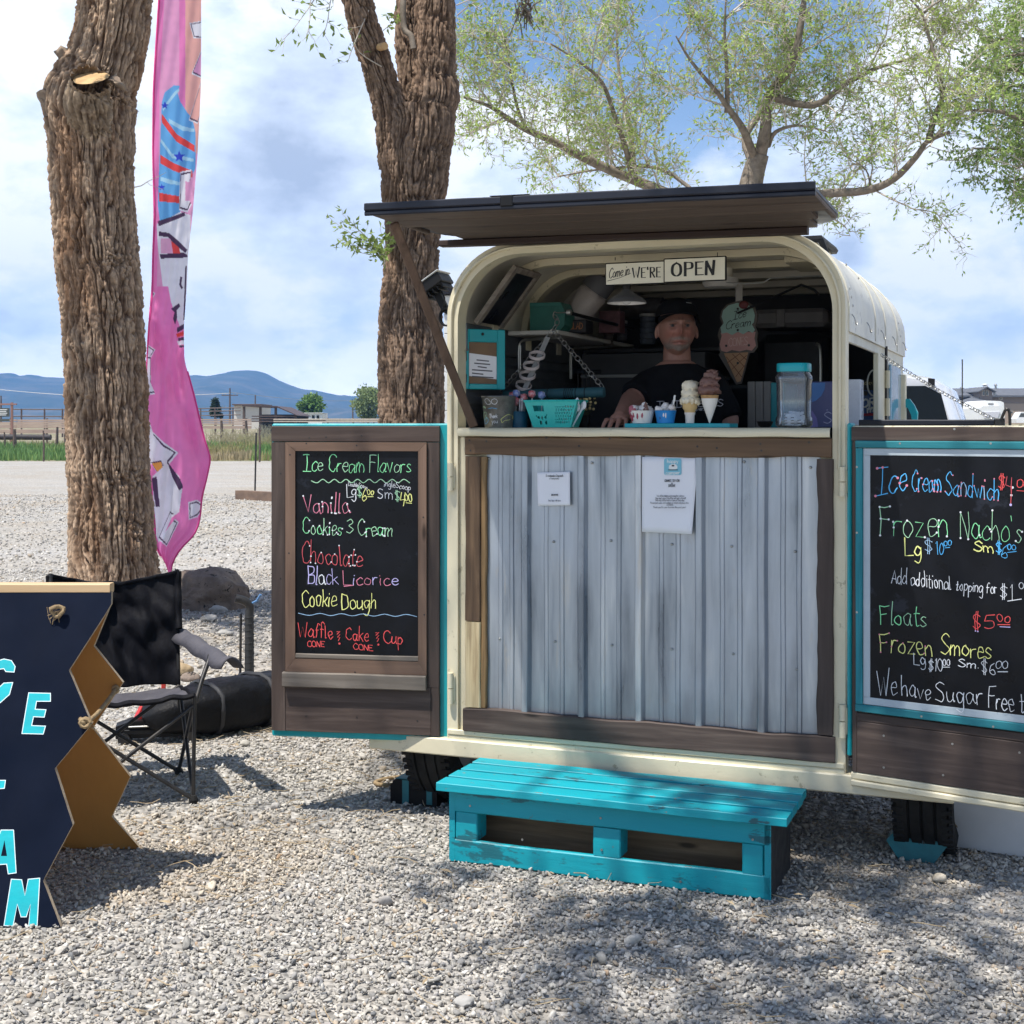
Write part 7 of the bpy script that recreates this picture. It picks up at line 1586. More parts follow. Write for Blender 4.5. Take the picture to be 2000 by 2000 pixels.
# bucket
r,u=counter_thing('metal_bucket','galvanised bucket covered in chalk doodles reading thank you','bucket',963,.06); s=S(.06); pr=[(28*s,0),(28.5*s,.004),(34*s,59*s),(35.5*s,61*s),(35*s,63*s),(33*s,62*s),(27*s,.006)]
mb=MB(); mb.lathe(pr,40,(0,.06,0)); bk=mb.build('pail',M('bucket_zinc',(.20,.20,.185),(.11,.11,.10),rough=.4,scale=26,metal=.5,bmp=.25,bscale=60),r,smooth=40)
mb=MB(); fz=lambda px,py,l: (lambda x,z,rr_: Vector((x,.06-math.sqrt(max(1e-6,rr_*rr_-x*x))-.0012-l,z)))((px-963)*s,(834-py)*s,(28+6*(834-py)/59)*s)
for P,c in (([(944,780),(950,776),(956,780),(960,786),(952,788),(947,784)],'w'),([(962,779),(968,777),(973,781),(970,787),(964,787),(961,783)],'w'),([(978,818),(984,812),(990,808),(994,812),(991,818),(984,820),(980,824)],'y'),([(938,806),(944,803),(949,807),(944,811),(949,815),(940,818)],'l'),([(942,818),(948,814),(952,820),(946,826),(941,824)],'b'),([(952,797),(962,795),(972,797)],'b'),([(935,795),(941,792),(946,796)],'l')): mb.ribbon(cat(P+([P[0]] if len(P)>4 else []),4),1.0,CK.index(c),fz)
write(mb,'Thank',955,815,972,815,8,1.2,CK.index('w'),fz,jit=0); write(mb,'you',960,825,972,825,8,1.2,CK.index('w'),fz,jit=0)
g=random.Random(2)
for k in range(46):
    x=g.uniform(936,990);y=g.uniform(776,830); P=[(x,y)]
    for j in range(3): P.append((P[-1][0]+g.uniform(-5,5),P[-1][1]+g.uniform(-4,4)))
    P=[(min(max(p[0],936),990),p[1]) for p in P]; mb.ribbon(cat(P,3),.5,len(CK),fz)
mb.build('doodles',CKM+[m_softink],bk)
# lollipop holder and sweets
r,u=counter_thing('straw_holder','dark blue cup with straws standing between bucket and basket','cup',1013,.16); s=S(.16)
mb=MB(); mb.lathe([(17*s,0),(18*s,32*s),(17*s,32*s),(15*s,.01)],24); mb.build('cup',M('navy_teal',(.0,.07,.13),(.0,.05,.10)),r,smooth=40)
mb=MB(); g=random.Random(6)
for k in range(9): x,y=g.uniform(-.022,.022),g.uniform(-.02,.02); mb.tube([(x,y,.02),(x*1.7,y*1.7,.10+g.random()*.02)],.0032,6)
mb.build('straw',M('paper_straw',(.55,.55,.58),(.25,.25,.32),scale=90,stretch=(.3,.3,1)),r)
g=random.Random(8)
for k in range(9):
    px=1008+g.uniform(-14,50);py=778+g.uniform(-10,8); v_=.20+g.uniform(-.02,.03); q=tp(px,py,v_); red=k%3!=2
    r=at('wrapped_lollipop','shiny wrapped lollipop in the red and blue heap behind the basket','lollipop',q.x,v_,CT,'lollipops behind the basket'); hz=q.z-CT
    mb=MB(); mb.ball((0,0,hz),.016,7,wob=.25); mb.build('head',M('wrapper_%d'%k,(.55,.04,.06) if red else (.10,.16,.50),(.75,.55,.58) if red else (.55,.60,.75),rough=.2,scale=60,coat=.6),r,smooth=60)
    mb=MB(); mb.tube([(0,0,.001),(0,0,hz-.012)],.002,6); mb.build('stick',m_white,r)
# basket
r,u=counter_thing('plastic_basket','bright turquoise pierced plastic basket holding spoons','basket',1073,.09); s=S(.09); ht=52*s
m_bk=M('basket_turquoise',(.03,.52,.47),(.03,.46,.42),rough=.35,bmp=0)
def bring(t,off=0): w=(39+16*t)*s-off; d=(24+9*t)*s-off; return [(x,y+.075,.001+t*ht) for x,y in ((-w,-d),(w,-d),(w,d),(-w,d))]
# front wall with real openings made of slats and bars
def fp(a,t,dy=0): w=(39+16*t)*s; d=(24+9*t)*s; return Vector((a*w,-d+.075+dy,.001+t*ht))
holes=[]
mb=MB(); nx,nz=56,28
def solid(a,t):
    px=a; 
    if -.72<px<-.30 and .60<t<.82: return False
    if -.70<px<-.12:
        for cx,cz,rx,rz in ((-.58,.38,.05,.05),(-.42,.36,.04,.06),(-.26,.38,.05,.05),(-.52,.18,.06,.07),(-.26,.18,.06,.07),(-.66,.44,.03,.04),(-.2,.46,.03,.03)):
            if ((px-cx)/rx)**2+((t-cz)/rz)**2<1: return False
    if .18<px<.92 and .14<t<.82:
        i=(px-.18)/.105; j=(t-.14)/.115; oi=(i+.5*(int(j)%2))%1-.5; oj=j%1-.5
        if abs(oi)/.34+abs(oj)/.42<1: return False
    return True
P=[[fp(-1+2*i/nx,j/nz) for j in range(nz+1)] for i in range(nx+1)]
V=[p for rw in P for p in rw]
Fq=[[i*(nz+1)+j,(i+1)*(nz+1)+j,(i+1)*(nz+1)+j+1,i*(nz+1)+j+1] for i in range(nx) for j in range(nz) if solid(-1+2*(i+.5)/nx,(j+.5)/nz)]
mb.add(V,Fq)
b0=bring(0);b1=bring(1)
for e in ((1,2),(2,3),(3,0)): mb.add([b0[e[0]],b0[e[1]],b1[e[1]],b1[e[0]]],[[0,1,2,3]])
mb.add(b0,[[3,2,1,0]]); bo=mb.build('body',m_bk,r); md=bo.modifiers.new('t','SOLIDIFY'); md.thickness=.0022
mb=MB(); mb.tube([Vector(p) for p in b1],.0042,6,closed=True); mb.build('rim',m_bk,r,smooth=40)
for k in range(7):
    a0=.32+.07*k; r2=at('plastic_spoon','white plastic spoon sticking out of the turquoise basket','spoon',u+a0*52*s+.004,.13+.006*(k%3),CT+.004,'spoons in the basket'); mb=MB(); d=Vector((.30+.05*k,.05*((k%3)-1),1)).normalized(); L_=.125+.012*(k%4)
    mb.bar((0,0,0),tuple(d*L_*.6),.006,.0018,up=(0,1,0)); mb.ball(tuple(d*L_*.66),.011,6,sq=(.75,.25,1.5)); mb.build('spoon_body',M('spoon_white_%d'%k,(.72,.74,.78),(.66,.68,.72),rough=.3),r2,smooth=50)
# dried flowers in a dark pot, napkin box, black bowl
r,u=counter_thing('flower_pot','dark pot of tiny yellow flowers behind the basket','flowers',1140,.30); s=S(.3); mb=MB(); mb.lathe([(.02,0),(.03,.05),(.028,.05)],16); mb.build('pot',m_black,r,smooth=40)
mb=MB(); st=MB(); g=random.Random(3)
for k in range(26):
    p=Vector((g.uniform(-.045,.045),g.uniform(-.03,.03),.07+g.uniform(0,.05))); st.tube([(p.x*.3,p.y*.3,.045),tuple(p)],.001,4); mb.ball(tuple(p),.0055,4,wob=.3)
st.build('stem',M('stem_dark',(.05,.06,.03)),r); mb.build('blossom',M('blossom_yellow',(.52,.36,.12),(.6,.48,.25)),r)
q=tp(1065,752,.70); r=at('napkin_box','pale folded napkins by the back counter','napkins',q.x,.70,CT+.0); mb=MB(); mb.prism([(-.07,.06),(.06,.06),(.06,.125),(-.045,.125)],0,.05); mb.box(-.06,.055,.002,.048,0,.06); mb.build('stack',M('napkin_grey',(.34,.34,.36),(.28,.28,.30)),r)
r,u=counter_thing('black_bowl','small black bowl on the counter left of the plastic jar','bowl',1494,.22); mb=MB(); mb.lathe([(.014,0),(.024,.006),(.031,.022),(.029,.024),(.02,.012),(.002,.008)],24); mb.build('shell',m_black,r,smooth=50)
# tray with four ice creams
q=tp(1326,830,.06); r=at('serving_tray','flat turquoise tray carrying the sample ice creams','tray',q.x,.06,CT); s=S(.06); TU=q.x
mb=MB(); mb.box(-102*s,100*s,-.03,.11,0,.016,b=.002); mb.build('board',M('tray_turquoise',(.0,.36,.43),(.0,.31,.38),rough=.4),r)
TZ=CT+.0165; m_van=M('vanilla_ice',(.78,.72,.58),(.70,.62,.46),rough=.45,scale=30,bmp=.4,bscale=60); m_cho=M('chocolate_ice',(.20,.10,.08),(.13,.065,.05),rough=.45,scale=30,bmp=.5,bscale=60); m_crm=M('whipped_cream',(.80,.78,.77),(.70,.67,.66),rough=.5,bmp=.2)
def blobs(mb,L): 
    for x,y,z,rr,sq in L: mb.ball((x,y,z),rr,9,sq=sq,wob=.35)
def tthing(name,label,px,v=.07,cat='ice cream'): q=tp(px,820,v); return at(name,label,cat,q.x,v,TZ,'sample ice creams on the tray')
r=tthing('sundae_cup','white paper cup of cream with pink and chocolate drips',1254); mb=MB(); mb.lathe([(18*s,0),(23.5*s,23*s),(24.3*s,24*s),(22.5*s,23*s),(17*s,.004)],28); cp=mb.build('cup',m_white,r,smooth=40)
mb=MB(); g=random.Random(1); blobs(mb,[(g.uniform(-.03,.03),g.uniform(-.02,.02),.046+g.uniform(0,.012),g.uniform(.010,.016),(1,1,.9)) for k in range(14)]+[(.012,-.008,.066,.011,(1,1,1.3))]); mb.build('whipped_top',m_crm,r,smooth=60)
mb=MB(); blobs(mb,[(-.030,-.018,.052,.017,(1,1,.9)),(-.037,-.010,.043,.012,(1,1,1))]); mb.build('berry_scoop',FLAT('berry_pink',(.42,.13,.17)),r,smooth=60)
mb=MB(); mb.lathe([(.013,.048),(.008,.066),(.001,.080)],12,(.020,-.022,0)); blobs(mb,[(.018,-.034,.044,.006,(1,.5,2)),(.006,-.037,.040,.004,(1,.5,2.2))]); mb.build('chocolate_drip',m_cho,r,smooth=50)
mb=MB(); blobs(mb,[(x,-(.0425**2-x*x)**.5-.0005,z,.0036,(1,.6,3.4)) for x,z in ((-.034,.030),(-.022,.034),(-.006,.028),(-.029,.020),(.012,.032))]); mb.build('syrup_drip',FLAT('syrup_red',(.35,.05,.09)),r,smooth=50)
r=tthing('sundae_cup','blue patterned cup heaped with white cream and a spoon',1300); mb=MB(); mb.lathe([(16*s,0),(20*s,23*s),(20.8*s,24*s),(19*s,23*s),(15*s,.004)],28); mb.build('cup',M('blue_pattern_cup',(.02,.22,.60),(.02,.28,.70),rough=.4,scale=30,bmp=0,spots=((.05,.06,.22),55,.60),spots2=((.65,.75,.85),48,.70)),r,smooth=40)
mb=MB(); g=random.Random(2); blobs(mb,[(g.uniform(-.028,.028),g.uniform(-.02,.02),.048+g.uniform(0,.014),g.uniform(.009,.014),(1,1,.9)) for k in range(16)]+[(0,0,.066,.013,(1,1,.9)),(.010,-.036,.030,.003,(1,.5,3.5)),(.002,-.037,.032,.003,(1,.5,3))]); mb.build('whipped_top',m_crm,r,smooth=60)
mb=MB(); mb.bar((.024,0,.04),(.036,0,.105),.007,.002,up=(0,1,0)); mb.ball((.034,0,.092),.006,6,sq=(.7,.3,2)); mb.build('spoon',m_white,r)
r=tthing('cake_cone','two scoop vanilla cake cone in a printed wrapper',1347.5,.06); mb=MB(); mb.lathe([(8*s,0),(8.7*s,14*s),(10.2*s,18*s),(10.2*s,20*s)],24); w_=mb.build('wrapper',M('cone_wrapper',(.74,.70,.66),(.66,.60,.56),rough=.5,spots=((.30,.26,.24),40,.66),spots2=((.60,.12,.08),26,.70)),r,smooth=40)
mb=MB(); mb.lathe([(9.8*s,20*s),(10.5*s,24*s),(13.5*s,28*s),(14*s,36*s),(13.6*s,38*s)],24); mb.build('wafer',M('wafer',(.62,.44,.20),(.52,.35,.15),rough=.7,bmp=.3),r,smooth=40)
mb=MB(); g=random.Random(4); blobs(mb,[(0,0,44*s,17*s,(1.05,1,.72)),(0,0,56*s,16*s,(1.05,1,.75)),(.001,0,68*s,14.5*s,(1.1,1,.85))]+[(16*s*math.cos(a),16*s*math.sin(a),(38+sn(a,2)*6)*s,3.6*s,(1,1,1.4)) for a in [k*PI/6 for k in range(12)]]); mb.build('scoop',m_van,r,smooth=60)
r=tthing('waffle_cone','tall chocolate waffle cone in a white pointed sleeve',1386,.05); mb=MB(); mb.lathe([(1.0*s,0),(13.5*s,36*s)],24); 
k=len(mb.v); mb.lathe([(13.5*s,36*s),(15.6*s,46*s)],24,cap=False); mb.build('sleeve',M('sleeve_white',(.76,.74,.70),(.70,.67,.62),rough=.6,spots=((.20,.16,.18),26,.70)),r,smooth=40)
mb=MB(); mb.lathe([(14*s,40*s),(17*s,52*s),(16*s,52*s)],24); mb.build('waffle_rim',M('waffle',(.46,.28,.11),(.32,.18,.07),rough=.7,scale=40,bmp=.8,bscale=70),r,smooth=40)
mb=MB(); g=random.Random(7); blobs(mb,[(-1*s,0,62*s,20.5*s,(1.05,1,.62)),(0,0,74*s,18*s,(1,1,.7)),(2*s,0,86*s,13*s,(1,1,.9)),(4*s,0,94*s,9*s,(1.1,1,.7))]+[(g.uniform(-17,17)*s,-g.uniform(4,13)*s,g.uniform(54,88)*s,g.uniform(3,6)*s,(1.5,1,.8)) for k in range(12)]); mb.build('scoop',m_cho,r,smooth=60)
# big plastic jar with paper slips
r,u=counter_thing('plastic_jar','big clear plastic jar with turquoise lid and white ticket strips','jar',1551,.06); s=S(.06)*.985
def sq(rr_,z,p=.72): return [(math.copysign(abs(math.cos(a))**p,math.cos(a))*rr_,math.copysign(abs(math.sin(a))**p,math.sin(a))*rr_,z) for a in [2*PI*k/40 for k in range(40)]]
def sqshell(mb,prof):
    V=[]
    for a,z in prof: V+=sq(a,z)
    n=len(prof); mb.add(V,[[j*40+k,j*40+(k+1)%40,(j+1)*40+(k+1)%40,(j+1)*40+k] for j in range(n-1) for k in range(40)])
pr=[(.2*s,0),(28*s,.001),(33*s,5*s),(33*s,16*s),(30.5*s,22*s),(31*s,50*s),(31.5*s,82*s),(33.5*s,88*s),(33*s,95*s),(29*s,101*s),(29*s,106*s)]
mb=MB(); sqshell(mb,pr); ob=mb.build('body',m_glass,r,smooth=50); md=ob.modifiers.new('t','SOLIDIFY'); md.thickness=.0016; md.offset=-1
mb=MB(); sqshell(mb,[(.2*s,103*s),(30*s,103*s),(30.8*s,105*s),(30.8*s,117*s),(30*s,118.5*s),(.2*s,118.5*s)]); 
for k in range(40): pass
mb.build('lid',M('lid_turquoise',(.0,.36,.42),(.0,.32,.38),rough=.35),r,smooth=40)
mb=MB(); g=random.Random(5)
for k in range(90):
    a=g.uniform(0,2*PI); rr_=g.uniform(.006,.040); z=.005+g.random()*.050; c=Vector((rr_*math.cos(a),rr_*math.sin(a),z)); A=[]
    d=Vector((math.cos(a+1.6),math.sin(a+1.6),g.uniform(-.15,.15)))*.020
    for i in range(6): t=i/5-.5; p=c+d*t*2+Vector((-math.cos(a),-math.sin(a),0))*(t*t*.03); A.append([tuple(p+Vector((0,0,-.004))),tuple(p+Vector((0,0,.004)))])
    mb.grid(A)
sl=mb.build('ticket_strip',m_paper,r)
mb=MB()
for k in range(8):
    z=.010+.010*(k//3)+.004; x=-.028+.024*(k%3); mb.box(x,x+.012,-.0480,-.0474,z,z+.0035,b=.0001)
mb.build('ticket_print',m_ink,r)
# ice cream cone sign
v=.85; s=S(v); c=tp(1442,672,v); r=at('cone_sign','flat ice cream cone sign with mint and pink scoops, hung behind the man','sign',c.x,v,c.z)
f=lambda px,py:((px-1442)*s,(672-py)*s)
def scal(cx,cy,rx,ry,a0,a1,n,amp,k): return [(cx+rx*(1+amp*abs(math.sin(k*t)))*math.cos(t),cy-ry*(1+amp*abs(math.sin(k*t)))*math.sin(t)) for t in [a0+(a1-a0)*i/n for i in range(n+1)]]
out=[(1438,748),(1405,692),(1408,688),(1405,680),(1407,668),(1403,655),(1406,642),(1412,634),(1407,622),(1410,608),(1420,597),(1436,592),(1448,590),(1462,594),(1473,603),(1479,617),(1477,632),(1474,640),(1479,652),(1477,664),(1479,678),(1472,688),(1463,689),(1448,746)]
mb=MB(); mb.prism([f(*p) for p in out[::-1]],-.004,.010); mb.build('backing',M('sign_dark_edge',(.10,.085,.075)),r)
def flat(nm,P,y,mat): mb=MB(); mb.prism([f(*p) for p in P],y,-.0035); return mb.build(nm,mat,r)
flat('cone_face',[(1415,689),(1461,688),(1447,742),(1440,744)],-.006,M('cone_tan',(.42,.24,.13),(.36,.20,.10)))
flat('pink_scoop',[(1410,684),(1407,672),(1411,656),(1409,650),(1475,650),(1473,662),(1476,676),(1468,685),(1458,683),(1445,686),(1430,683),(1420,687)],-.007,M('scoop_pink',(.50,.27,.25),(.44,.23,.21)))
flat('mint_scoop',[(1411,652),(1409,640),(1415,632),(1411,620),(1414,608),(1424,599),(1440,595),(1458,597),(1470,606),(1474,619),(1472,632),(1468,636),(1474,646),(1470,652),(1462,648),(1452,654),(1442,649),(1431,655),(1421,650)],-.009,M('scoop_mint',(.30,.46,.41),(.26,.41,.37)))
mb=MB(); mb.ball((*[f(1453,599)[0]],-.008,f(1453,599)[1]),9.5*s,8,sq=(1,.35,.8)); mb.build('cherry',M('cherry_red',(.16,.03,.03)),r,smooth=60)
mb=MB(); fs=lambda px,py,l: Vector((f(px,py)[0],-.0097-l,f(px,py)[1]))
write(mb,'Ice',1432,627,1457,621,15,1.5,0,fs,slant=.2,jit=0); write(mb,'Cream',1418,644,1466,638,15,1.5,0,fs,slant=.2,jit=0); write(mb,'CONES',1424,676,1460,674,15,1.6,1,lambda a,b,l: fs(a,b,l)+Vector((0,.002,0)),jit=0)
for a,b in (((1420,696),(1450,735)),((1432,691),(1455,716)),((1445,690),(1458,702)),((1458,694),(1430,720)),((1446,690),(1422,707)),((1455,712),(1438,733))): mb.ribbon([a,b],1.6,2,lambda x,y,l: fs(x,y,l)+Vector((0,.003,0)))
for x,y in ((1442,646),(1420,675),(1463,675),(1442,708),(1442,606)): mb.dot(x,y,2.4,3,fs)
mb.build('lettering',[m_ink,FLAT('worn_pink',(.62,.42,.38)),FLAT('lattice_brown',(.16,.06,.03)),m_iron],r)
mb=MB(); mb.box(-.012,.018,.0,.004,f(1440,598)[1],f(1440,560)[1]); mb.build('hanger',FLAT('strap_pale',(.40,.38,.35)),r)
# ceiling light, conduit, appliances
v=.62; c=tp(1407,556,v); r=at('ceiling_light','round white ceiling light behind the open sign','ceiling light',c.x,v,c.z); s=S(v); mb=MB(); mb.lathe([(33*s,12*s),(34*s,2*s),(29*s,-5*s),(.002,-7*s)],32); mb.build('diffuser',M('light_white',(.52,.50,.47)),r,smooth=40)
mb=MB(); mb.lathe([(.05,12*s),(.05,ZT-.06-c.z)],20); mb.build('base',m_lining,r)
mb=MB(); a=T(*tp(1560,585,.9)); mb.tube([T(*tp(x,y,vv)) for x,y,vv in ((1440,612,.8),(1480,594,.8),(1530,572,.7),(1565,556,.6),(1590,566,.55),(1602,578,.5))],.005,6); tag(mb.build('ceiling_cable',m_black,smooth=60),'black cable looping under the ceiling ribs','cable')
mb=MB(); pts=[T(*tp(x,y,.45)) for x,y in ((1418,552),(1450,554),(1490,552),(1505,543))]; mb.tube(pts,.003,6); mb.tube([T(*tp(x,y,.45)) for x,y in ((1505,543),(1560,540),(1615,538))],.002,5); tag(mb.build('thin_wire',m_zinc),'thin pale wire clipped along the ceiling','wire')
c=tp(1495,650,1.4); r=at('duct_box','long grey boxed duct across the rear of the ceiling','duct',c.x,1.4,tp(1495,640,1.4).z); mb=MB(); mb.box(-.06,.28,0,.3,0,.085,b=.02); mb.box(.05,.09,-.006,.3,.002,.083); mb.build('casing',M('duct_grey',(.22,.21,.21),(.17,.16,.17)),r)
c=tp(1520,760,1.2); r=at('refrigerator','dark rounded refrigerator at the back right of the trailer','refrigerator',c.x,1.2,.452); h_=tp(1520,652,1.2).z-.452
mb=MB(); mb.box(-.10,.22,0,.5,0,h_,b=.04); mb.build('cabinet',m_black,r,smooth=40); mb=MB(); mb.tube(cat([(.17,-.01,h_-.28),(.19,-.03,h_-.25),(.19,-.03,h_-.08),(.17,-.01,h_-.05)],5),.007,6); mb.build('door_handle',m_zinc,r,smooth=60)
c=tp(1480,800,.9); r=at('panelled_cabinet','pale grooved cabinet with a turquoise end beside the refrigerator','cabinet',c.x,.9,.452); h_=tp(1480,745,.9).z-.452
mb=MB(); 
for k in range(3): mb.box(-.045+k*.034,-.013+k*.034,0,.02,0,h_)
mb.box(-.045,.055,.021,.30,0,h_-.002); mb.build('front',M('cabinet_grey',(.28,.27,.26),(.23,.22,.22)),r); mb=MB(); mb.box(.0555,.115,-.002,.30,0,h_-.006); mb.build('end_panel',m_teal,r)
c=tp(1215,760,1.3); r=at('dark_freezer','dark chest freezer behind the man','freezer',c.x,1.3,.452); h_=tp(1215,690,1.3).z-.452; mb=MB(); mb.box(-.20,.40,0,.5,0,h_); mb.build('cabinet',M('freezer_dark',(.05,.05,.055),(.04,.04,.045)),r); mb=MB(); mb.box(-.205,.405,-.01,.5,h_-.115,h_-.1); mb.build('pale_trim',FLAT('trim_pale',(.35,.35,.35)),r)
c=tp(1105,790,1.05); r=at('tool_rack','row of thin metal tools hanging on the left wall','tools',tp(1145,720,1.0).x,1.0,tp(1145,735,1.0).z)
for k in range(5): mb=MB(); mb.tube([(-.04+.020*k,0,.02),(-.04+.020*k,0,-.10)],.0025,5); mb.ball((-.04+.020*k,0,-.105),.007,5,sq=(1,.4,1.4)); mb.build('tool',m_iron,r)
mb=MB(); mb.box(-.06,.07,.004,.014,.012,.03); mb.build('rail',m_black,r)
# blue carton with pale swirls, goods in the side window
c=tp(1600,830,.34); r=at('blue_carton','blue patterned carton behind the plastic jar','carton',c.x,.34,CT); s=S(.34); mb=MB(); mb.box(-26*s,26*s,0,.10,0,84*s); mb.build('body',M('carton_blue',(.05,.06,.16),(.075,.075,.18),rough=.5),r)
mb=MB(); fc=lambda px,py,l: Vector(((px-1600)*s,-.0012-l,(832-py)*s))
mb.poly([(1575,750)]+[(1575+38*math.sin(t),748+46*(1-math.cos(t))*0+40*math.cos(t)) for t in [PI/2-k*PI/16 for k in range(9)]],0,fc) if False else mb.poly([(1578,750),(1611,750),(1610,762),(1604,774),(1594,783),(1578,788)],0,fc)
mb.poly([(1576,832),(1576,796),(1588,802),(1596,815),(1598,831)],1,fc); write(mb,'Q',1610,800,1622,800,18,1.4,2,fc,jit=0); write(mb,'S',1608,824,1622,824,20,1.4,2,fc,jit=0)
mb.build('printing',[FLAT('carton_sky',(.06,.16,.40)),FLAT('carton_violet',(.16,.14,.36)),FLAT('carton_pale',(.40,.40,.55))],r)
q=tp(1672,800,.22); uw=UR-.10
r=at('white_box','tall white box standing in the side window','box',tp(1671,800,.80).x,.80,1.557); zt_w=tp(1672,741,.80).z-1.557
mb=MB(); mb.box(-.035,.020,0,.10,0,zt_w); mb.build('body',M('glossy_white',(.74,.75,.80),(.66,.67,.72),rough=.3),r)
vv=1.16; r=at('cookie_packet','blue cookie packet with white letters in the side window','packet',UR-.02,vv,1.557); o0=MT@Matrix.Translation((UR-.02,vv,1.557)); Mp=Matrix.Translation(T(UR-.10,vv,1.557))@Matrix.Rotation(-TYAW+R(12),4,'Z'); fp_=onplane(Mp); r.matrix_world=Mp
P0=fp_(1678,812);P1=fp_(1724,812);zt_p=fp_(1700,742).z
mb=MB(); mb.box(fp_(1678,800).x,min(fp_(1735,800).x,.06),.0,.08,0,zt_p,b=.006); pk=mb.build('body',M('packet_blue',(.02,.09,.30),(.02,.05,.16),rough=.3,scale=5,bmp=.3,bscale=20),r)
mb=MB(); fq=lambda px,py,l: fp_(px,py,-.0012-l)
mb.poly([(1675,742),(1722,742),(1722,762),(1675,762)],2,fq); write(mb,'Snak-Sak',1677,751,1722,752,9,1.5,1,fq,jit=0); write(mb,'OREO',1683,796,1734,788,15,4.2,0,fq,slant=.05,jit=0); write(mb,'mini',1694,806,1728,799,14,4,0,fq,jit=0)
mb.poly([(1680,808),(1722,806),(1722,811),(1680,813)],3,fq); mb.dot(1690,768,5,2,fq); mb.build('printing',[m_white,FLAT('dull_gold',(.40,.33,.14)),m_ink,FLAT('packet_red',(.45,.02,.05))],pk)
mb=MB(); c_=T(UR-.07,.86,0); q=tp(1712,748,1.10); mb.tube([T(q.x-.012+.026*math.cos(t),1.10,q.z+.055*math.sin(t)) for t in [k*PI/10 for k in range(20)]],.0035,6,closed=True); tag(mb.build('wire_hoop',m_white,smooth=60),'thin white hoop hanging in the side window','hoop')
# outside shelf under the side window, its chain, and a turquoise bracket
r=at('side_shelf','long dark plank shelf under the side window, seen edge on','shelf',UR+.004,.30,1.545)
zs0=tp(1760,831,.34).z-1.545; zs1=tp(1760,820,.34).z-1.545
mb=MB(); mb.board(0,.475,.0,.80,zs0,zs1,n=12,amp=.0008); mb.build('plank',m_navy,r); mb=MB(); mb.box(.476,.512,.0,.03,zs0-.01,zs1+.004); mb.tube(cat([(.50,.0,zs1),(.515,.0,zs1+.035),(.527,0,zs1+.03),(.53,0,zs0)],5),.006,6); mb.build('latch',m_iron,r)
a_=T(UR+.012,.93,1.852); b_=T(UR+.51,.32,1.563); mid_=(a_+b_)/2-Vector((0,0,.012)); chain('shelf_chain','thin steel chain slanting from the side window down to the plank shelf',[a_,mid_,b_],.021,m_zinc,.0014)
q=T(UR+.02,1.80,1.60); r=thing('turquoise_bracket','curved turquoise wooden bracket beside the side window','bracket',T(UR+.03,1.83,1.54),-TYAW)
f=onplane(Matrix.Translation(T(UR+.03,1.83,1.54))@Matrix.Rotation(-TYAW,4,'Z')); P=[f(x,y) for x,y in ((1766,783),(1769,780),(1777,779),(1786,791),(1793,806),(1792,822),(1782,822),(1780,810),(1774,797),(1767,795))]
mb=MB(); mb.prism([(p.x,p.z) for p in P][::-1],-.02,.02); mb.build('arm',m_tealdoor,r)
# ---------------------------------------------------------------- pickup truck in front of the trailer, and the white building behind
r=thing('pickup_truck','silver white pickup truck parked beyond the trailer, its dark rear window facing here','pickup truck',T(.62,5.4,0),-TYAW)
m_car=M('silver_white_paint',(.62,.63,.66),(.58,.59,.62),rough=.22,scale=1,bmp=0,coat=.6)
mb=MB(); cabp=[(-.94,1.02),(-.93,1.12),(-.70,1.84),(-.60,1.915),(-.4,1.95),(0,1.965),(.4,1.95),(.60,1.915),(.70,1.84),(.93,1.12),(.94,1.02)]
def loft(mb,secs,mi=0):
    n=len(secs[0][1]); V=[(p[0],y,p[1]) for y,P in secs for p in P]
    mb.add(V,[[i*n+k,i*n+(k+1)%n,(i+1)*n+(k+1)%n,(i+1)*n+k] for i in range(len(secs)-1) for k in range(n)]+[list(range(n))[::-1],[(len(secs)-1)*n+k for k in range(n)]],mi)
sc=lambda P,sx,dz:[(p[0]*sx,1.02+(p[1]-1.02)*dz) for p in P]
loft(mb,[(.0,sc(cabp,.97,.97)),(.10,cabp),(1.5,cabp),(1.9,sc(cabp,.97,.93)),(2.4,sc(cabp,.97,.06))]); cb=mb.build('cab',m_car,r,smooth=35)
mb=MB(); mb.prism([(-.86,1.10),(-.69,1.79),(-.58,1.85),(.58,1.85),(.69,1.79),(.86,1.10)],-.02,.012); mb.build('rear_window',m_pane,cb)
mb=MB(); mb.prism([(.60,1.855),(.60,1.905),(.645,1.90),(.645,1.84)],-.03,.01); mb.build('trim_strip',m_black,cb)
mb=MB(); lo=[(-.98,.45),(-1.0,.75),(-.97,1.03),(.97,1.03),(1.0,.75),(.98,.45)]; loft(mb,[(-1.75,lo),(2.3,lo),(3.6,sc(lo,.98,1)),(3.75,sc(lo,.9,1.1))]); mb.build('body',m_car,r,smooth=35)
mb=MB(); mb.box(-.78,.78,-1.765,-1.752,.55,1.0); mb.build('tailgate',m_car,r)
for x in (-.9,.9):
    for y in (-.9,2.75):
        mb=MB(); mb.tube([(x-.11,y,.38),(x+.11,y,.38)],.39,24); wh=mb.build('wheel',m_rubber,r,smooth=40); mb=MB(); mb.tube([(x-.115,y,.38),(x+.115,y,.38)],.22,18); mb.build('rim',m_zinc,wh)
    mb=MB(); mb.box(x-.06,x+.06,-1.775,-1.753,.72,1.0); mb.build('tail_light',FLAT('tail_red_%d'%int(x*10+20),(.4,.02,.02)),r)
q=wp(1879.5,815,12.2); e=wp(1879.5,702,12.2); mb=MB(); rl=MT.inverted()@q-Vector((.62,5.4,0)); rl2=MT.inverted()@e-Vector((.62,5.4,0)); mb.tube([(rl.x,rl.y,1.0),tuple(rl2)],.006,6); mb.build('antenna',m_iron,r)
